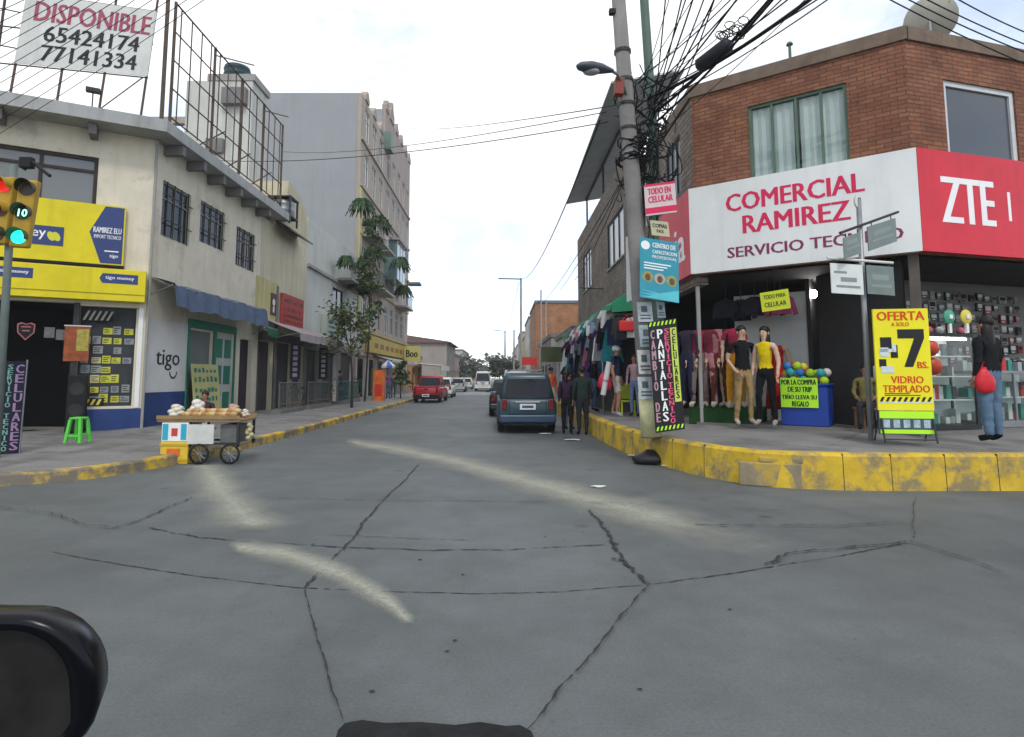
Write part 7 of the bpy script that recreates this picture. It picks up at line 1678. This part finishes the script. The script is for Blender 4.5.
MB().rings([[q + V((a * math.cos(2 * PI * j / 12), .5 * a * math.sin(2 * PI * j / 12), z)) for j in range(12)] for z, a in ((-.3, .12), (-.2, .19), (.0, .18), (.15, .1))]).build('bag_body', mat('bag_red2', (.45, .02, .05), .35, .15, 8, .3), t, smooth=True); MB().tube([q + V((-.05, 0, .13)), q + V((.03, 0, .3)), q + V((.06, 0, .13))], .012).build('handle', MATS['bag_red2'], t)
q0, q1 = at(603, 395, 16.0), at(609, 362, 16.0); t = thing('cloth_roll', 'pale rolled cloth held upright beside the red carrier bag', 'roll', q0); MB().tube([q0, q1], .07, 10).build('roll', mat('pale_cloth', (.5, .5, .5), .8, .1, 6), t); MB().tube([q0.lerp(q1, .4), q0.lerp(q1, .46)], .076, 10).build('tie', steel, t)
figure('person', 'person in a pink grey top half hidden behind the concrete pole', 'person', [skin, CL('pink_grey', (.28, .18, .2)), CL('denim2', (.10, .14, .22)), CL('black', (.012, .012, .014))], (at(635, 400, 15.9).x, 15.9, .55), rad(-30), 1.6, hair='long', female=True)
figure('person', 'shopper in black looking at clothes inside the dark stall', 'person', [skin, CL('black', (.012, .012, .014)), CL('denim3', (.06, .09, .15)), CL('black', (.012, .012, .014))], (at(594, 390, 18.5).x, 18.5, .53), rad(100), 1.7, hair='tail', female=True)
figure('person', 'person in dark hat and orange red top farther along the pavement', 'person', [skin, CL('orange_red', (.50, .09, .04)), CL('cream_skirt', (.5, .4, .22)), CL('black', (.012, .012, .014))], (at(551, 390, 25).x, 25, .02), rad(20), 1.95, cap=black, hair='short', female=True)
q = V((at(627, 412, 16.4).x, 16.4, .53))
t = thing('plastic_chair', 'small lime yellow plastic chair at the stall end', 'chair', q); ly = mat('lime_yellow_plastic', (.42, .52, .02), .4, .08, 5)
MB().box(q + V((0, 0, .40)), (.4, .4, .04)).build('seat', ly, t, bevel=.01); MB().box(q + V((0, .19, .66)), (.38, .035, .42)).build('backrest', ly, t, bevel=.015)
for sx in (-1, 1):
    for sy in (-1, 1): MB().box(q + V((sx * .17, sy * .17, .19)), (.04, .04, .38)).build('leg', ly, t)

# ------------------------------------------------------------------ the street beyond
def block(name, label, x0, x1, y0, y1, h, wm, floors, roof_m=concrete_d, win=glass_d, side=1, ground=True, slope=0.0, wn=None):
    """a plain building with windows on its street face (side = +1: the face at x1, looking +X; -1: the face at x0) and on its near end"""
    t = thing(name, label, 'building', ((x0 + x1) / 2, (y0 + y1) / 2, 0))
    fr = Fr((x1, y0), (0, 1)) if side > 0 else Fr((x0, y1), (0, -1)); Ln = y1 - y0; hs_ = []
    n = wn or max(2, int(Ln / 3.2)); fh = h / floors
    for f_ in range(floors):
        for i in range(n):
            u = Ln * (i + .5) / n; v = f_ * fh
            if f_ == 0 and ground: hs_.append((u - .95, u + .95, .15, 2.6))
            else: hs_.append((u - .6, u + .6, v + fh * .32, v + fh * .82))
    wall(fr, 0, Ln, 0, h, hs_).build('street_wall', wm, t, uv=True)
    for k, hh in enumerate(hs_):
        if hh[2] < .2: MB().fbox(fr, *hh, -.24, -.18).build('shop_opening', mat('shutter_%d' % (k % 3), [(.06, .055, .05), (.18, .10, .06), (.12, .14, .16)][k % 3], .7, .3, 3), t)
        else: window(fr, t, *hh, offwhite, win, 2, 1, .1)
    fe = Fr((x0, y0), (1, 0)); e0, e1 = (0, x1 - x0 - .26) if side > 0 else (.26, x1 - x0)
    wall(fe, e0, e1, 0, h).build('end_wall', wm, t, uv=True)
    rf = MB()
    if slope: rf.boxc([(x0 - .3, y0 - .4, h + .002), (x1 + .5, y0 - .4, h + .002), (x1 + .5, y1, h + .002), (x0 - .3, y1, h + .002), (x0 - .3, y0 - .4, h + slope if side > 0 else h + .12), (x1 + .5, y0 - .4, h + .12 if side > 0 else h + slope), (x1 + .5, y1, h + .12 if side > 0 else h + slope), (x0 - .3, y1, h + slope if side > 0 else h + .12)])
    else: rf.box2((x0 - .1, y0 - .1, h + .002), (x1 + .1, y1 + .05, h + .3))
    rf.build('roof', roof_m, t)
    return t
bgre = mat('far_grey_brown', (.30, .27, .24), .9, .12, .8, 0, streak=.25); bpale = mat('far_pale', (.46, .46, .43), .9, .1, .8, 0, streak=.2); bpink = mat('far_pinkish', (.38, .29, .25), .9, .1, .8, 0, streak=.2); borange = mat('far_orange', (.42, .22, .09), .9, .12, .8, 0, streak=.2); tile_m = mat('far_roof_tile', (.16, .10, .085), .9, .2, 2)
block('corner_house', 'low cream shop house with orange columns after the grey tower', -14, -8.8, 58, 66, 3.6, borange, 1, side=1)
t = thing('white_awning', 'flat white awning over the far left shop', 'awning', (-7.6, 62, 2.6)); MB().boxc([(-8.8, 60, 3.0), (-6.0, 60, 2.75), (-6.0, 68.6, 2.75), (-8.8, 68.6, 3.0), (-8.8, 60, 3.1), (-6.0, 60, 2.85), (-6.0, 68.6, 2.85), (-8.8, 68.6, 3.1)]).build('canopy', offwhite, t); MB().box2((-6.03, 59.98, 2.3), (-5.98, 68.6, 2.74)).build('valance', offwhite, t)
for y in (60.2, 68): MB().tube([(-6.1, y, .17), (-6.1, y, 2.74)], .04, 6).build('post', steel, t)
block('far_house', 'grey brown house with sloping tiled roof, left side of the street end', -18, -7.0, 76, 90, 6.0, bgre, 2, roof_m=tile_m, side=1, slope=1.9)
block('far_house', 'pink rendered low house beyond the sloping roof', -16, -7.2, 92, 104, 5.0, bpink, 2, side=1)
block('far_house', 'pale two storey house far down the left side', -17, -7.2, 110, 130, 6.5, bpale, 2, side=1)
block('far_house', 'distant ochre house at the left street end', -17, -7.0, 136, 170, 5.5, borange, 2, side=1)
b3 = block('brick_house', 'orange brick building with a blank end wall past the stalls', 3.5, 10, 62, 74, 9.3, brick_far, 3, side=-1)
block('right_house', 'low pale shop house behind the clothes stall row', 4.0, 12, 34, 44, 4.2, bpale, 1, side=-1)
block('right_house', 'brown rendered shop house in front of the orange brick building', 3.7, 11, 45, 60, 4.6, bgre, 1, side=-1)
block('far_house', 'cream three storey house next after the orange brick building', 3.4, 12, 75, 88, 9.0, bpale, 3, side=-1)
block('far_house', 'yellowish house second after the orange brick building', 3.4, 12, 90, 104, 7.5, mat('far_yellow', (.46, .38, .18), .9, .1, .8, 0), 2, side=-1)
block('far_house', 'pinkish house third after the orange brick building', 3.3, 12, 106, 124, 9.5, bpink, 3, side=-1)
block('far_house', 'white house fourth along the far right side', 3.3, 12, 128, 150, 8.5, bpale, 3, side=-1)
block('far_house', 'last grey house visible on the right street end', 3.3, 12, 156, 190, 9.0, bgre, 3, side=-1)
t = thing('olive_signboard', 'dark olive signboard over the pavement past the stall', 'sign', (2.8, 31, 3)); a, b = at(541, 362, 31), at(566, 347, 31)
MB().box2((a.x, 30.9, a.z), (b.x, 31.1, b.z)).build('panel', mat('olive_board', (.08, .09, .04), .7, .2, 3), t); MB().tube([(b.x, 31, (a.z + b.z) / 2), (4.3, 31, (a.z + b.z) / 2)], .03).build('arm', steel, t)
t = thing('red_signboard', 'small red sign above the parked cars past the olive signboard', 'sign', (2.0, 46, 2)); a, b = at(522, 365, 46), at(537, 357, 46)
MB().box2((a.x, 45.9, a.z), (b.x, 46.1, b.z)).build('panel', mat('far_red', (.5, .03, .03), .6, .1, 3), t); MB().tube([(b.x - .1, 46.0, a.z), (b.x - .1, 46.0, .5)], .05).build('post', steel, t)
def far_pole(label, x, Y, ytop, arm=None, r_=.13):
    p0 = V((at(x, 380, Y).x, Y, .17)); p1 = at(x, ytop, Y); t = thing('far_utility_pole', label, 'pole', p0); MB().tube([p0, p1], r_, 8, r1=r_ * .7).build('shaft', concrete, t)
    if arm: 
        for (dx, dz, yy) in arm: q = p1 + V((0, 0, yy)); MB().tube([q, q + V((dx, 0, dz))], .06, 6).build('arm', darkmetal, t)
    return t
far_pole('nearest of the poles along the right street, crossarm near its top', 521, 55, 278, [(-2.1, .05, -.1)])
far_pole('pole with a long lamp arm at mid height of the right row', 505, 95, 331, [(-2.2, .25, -.05)], .16)
far_pole('thin pole just left of the orange brick building', 541, 50, 290, None, .09)
far_pole('second thin pole against the orange brick end wall', 546, 58, 300, [(-.8, .1, -.3)], .09)
far_pole('slim far pole rising behind the parked van', 514, 70, 330, None, .12)
cable(at(521, 279, 55), at(600, 120, 13), 1.0, .02, 'street cable from the crossarm pole towards the corner', None); cable(at(519, 282, 55), at(505, 332, 95), .6, .02, 'street cable between the two far poles', None)
dk = [mat('far_leaf_a', (.07, .09, .065), .8, .2, 3), mat('far_leaf_b', (.09, .11, .08), .8, .2, 3), mat('far_leaf_c', (.11, .12, .09), .8, .2, 3)]
for i, (x, Y, h_, lab) in enumerate([(461, 104, 6.0, 'dark bushy tree at the end of the left row of houses'), (469, 132, 5.5, 'smaller tree right of the dark bushy far tree'), (503, 90, 5.5, 'light tree on the right pavement behind the crossarm pole'), (500, 150, 7, 'tall pale tree at the far right of the street end'), (487, 200, 11, 'hazy tree closing the street behind the minibus'), (478, 230, 10, 'hazy tree left of the street closing tree')]):
    q = at(x, 380, Y); tree('far_tree', lab, V((q.x, Y, 0)), h_, (2.4, 2.4, h_ * .35, h_ * .85), 700, 400 + i, .45, .2, dk, limbs=6)

# small street life before the tower shops
t = thing('orange_banner', 'bright orange red banner stand on the pavement before the tower shops', 'banner', (-7.2, 35, .18))
a, b = at(373, 404, 35), at(385, 370, 35)
MB().box2((a.x, 34.96, .2), (b.x, 35.0, b.z)).build('panel', mat('banner_orange', (.55, .13, .02), .6, .35, 3), t); MB().box2((a.x + .1, 34.95, .5), (b.x - .15, 34.959, 1.2)).build('print', mat('banner_red', (.5, .03, .02), .6, .2, 6), t)
for x in (a.x - .03, b.x + .03): MB().tube([(x, 34.98, .18), (x, 34.98, b.z + .05)], .025, 6).build('post', steel, t)
q = at(388, 362, 40); t = thing('street_umbrella', 'blue and white market umbrella before the tower shops', 'umbrella', (q.x, 40, .18))
MB().tube([(q.x, 40, .18), (q.x, 40, q.z + .1)], .025, 6).build('pole', steel, t)
n = 8; um = MB()
for i in range(n):
    a0, a1 = 2 * PI * i / n, 2 * PI * (i + 1) / n; top = V((q.x, 40, q.z + .15)); e0 = V((q.x + .5 * math.cos(a0), 40 + .5 * math.sin(a0), q.z - .25)); e1 = V((q.x + .5 * math.cos(a1), 40 + .5 * math.sin(a1), q.z - .25))
    um.poly([top, e0, e1], i % 2); um.poly([e0, e0 - V((0, 0, .15)), e1 - V((0, 0, .15)), e1], i % 2)
um.build('canopy', [mat('umbrella_blue', (.06, .12, .45), .7, .1), offwhite], t)
for i, (x, Y, c, nm, fc) in enumerate([(388, 39, (.14, .05, .16), 'purple', 30), (393, 41, (.3, .25, .2), 'beige', 200), (340, 30, (.05, .06, .08), 'dark grey', 90)]):
    figure('person', f'pedestrian in a {nm} top on the left pavement ' + ['under the blue umbrella', 'just right of the blue umbrella', 'behind the teal railing'][i], 'person', [skin, CL('ped_%d' % i, c), CL('denim3', (.06, .09, .15)), CL('black', (.012, .012, .014))], (at(x, 400, Y).x, Y, .22), rad(fc), 1.68, hair='short')
for i, (u, c) in enumerate([(9.0, 'lilac'), (12.8, 'white')]):
    t = thing('hanging_banner', f'narrow dark hanging banner with {c} marks under the lilac awning', 'banner', FB.p(u, 1.6, .5))
    fr = Fr(FB.p(u, 0, .5).xy, (1, 0)); MB().fbox(fr, 0, .42, 1.5, 2.95, -.012, .0).build('panel', mat('banner_ink', (.03, .025, .04), .7, .2, 4), t)
    l = MB()
    for j in range(6): l.fbox(fr, .12, .30, 1.6 + j * .22, 1.74 + j * .22, .001, .004)
    l.build('print', mat('mark_' + c, (.4, .35, .45) if c == 'lilac' else (.5, .5, .5), .6, .1), t)
# ------------------------------------------------------------------ air: far things fade a little
hz = MB().box2((-60, -12, -1.2), (70, 420, 26)).build('haze', None)
hm_ = bpy.data.materials.new('haze_air'); hm_.use_nodes = True; nt_ = hm_.node_tree; nt_.nodes.remove(nt_.nodes['Principled BSDF'])
pv = nt_.nodes.new('ShaderNodeVolumePrincipled'); pv.inputs['Color'].default_value = (.93, .97, 1, 1); pv.inputs['Density'].default_value = .0007
nt_.links.new(pv.outputs[0], nt_.nodes['Material Output'].inputs['Volume']); hz.data.materials.clear(); hz.data.materials.append(hm_)
hz['kind'] = 'stuff'
# ------------------------------------------------------------------ daylight
wd = bpy.data.worlds.new('World'); SC.world = wd; wd.use_nodes = True
N = wd.node_tree.nodes; L = wd.node_tree.links; bg = N['Background']; bg.inputs['Strength'].default_value = 0.1
sky = N.new('ShaderNodeTexSky'); sky.sky_type = 'NISHITA'; sky.sun_disc = False
SUN_EL, SUN_AZ = rad(50), rad(168)     # azimuth measured from +Y towards +X
sky.sun_elevation = SUN_EL; sky.sun_rotation = SUN_AZ; sky.altitude = 3700
tc = N.new('ShaderNodeTexCoord'); mp = N.new('ShaderNodeMapping'); mp.inputs['Scale'].default_value = (1, 1, 1.8)
L.new(tc.outputs['Generated'], mp.inputs[0])
no = N.new('ShaderNodeTexNoise'); no.inputs['Scale'].default_value = 2.6; no.inputs['Detail'].default_value = 7; no.inputs['Roughness'].default_value = .55
L.new(mp.outputs[0], no.inputs['Vector'])
mr = N.new('ShaderNodeMapRange'); mr.inputs[1].default_value = .36; mr.inputs[2].default_value = .58; mr.inputs[3].default_value = .36; mr.inputs[4].default_value = 1; mr.interpolation_type = 'SMOOTHSTEP'
L.new(no.outputs[0], mr.inputs[0])
mx = N.new('ShaderNodeMix'); mx.data_type = 'RGBA'; mx.clamp_result = False
mx.inputs[7].default_value = (12.0, 12.3, 12.4, 1)
vs_ = N.new('ShaderNodeVectorMath'); vs_.operation = 'SCALE'; vs_.inputs['Scale'].default_value = 3.4; L.new(sky.outputs[0], vs_.inputs[0]); L.new(vs_.outputs[0], mx.inputs[6]); L.new(mr.outputs[0], mx.inputs[0]); L.new(mx.outputs[2], bg.inputs['Color'])
sd = bpy.data.lights.new('sun', 'SUN'); so = bpy.data.objects.new('sun', sd); COL.objects.link(so)
sd.energy = 1.5; sd.angle = rad(10); sd.color = (1, .95, .87)
dv = V((math.sin(SUN_AZ) * math.cos(SUN_EL), math.cos(SUN_AZ) * math.cos(SUN_EL), math.sin(SUN_EL)))
so.rotation_euler = (-dv).to_track_quat('-Z', 'Y').to_euler(); so.location = dv * 60
SC.view_settings.view_transform = 'Standard'; SC.view_settings.look = 'None'; SC.view_settings.gamma = 1; SC.view_settings.exposure = 0.12
SC.view_settings.use_curve_mapping = False
SC.cycles.max_bounces = 6; SC.cycles.transparent_max_bounces = 16; SC.cycles.use_denoising = True
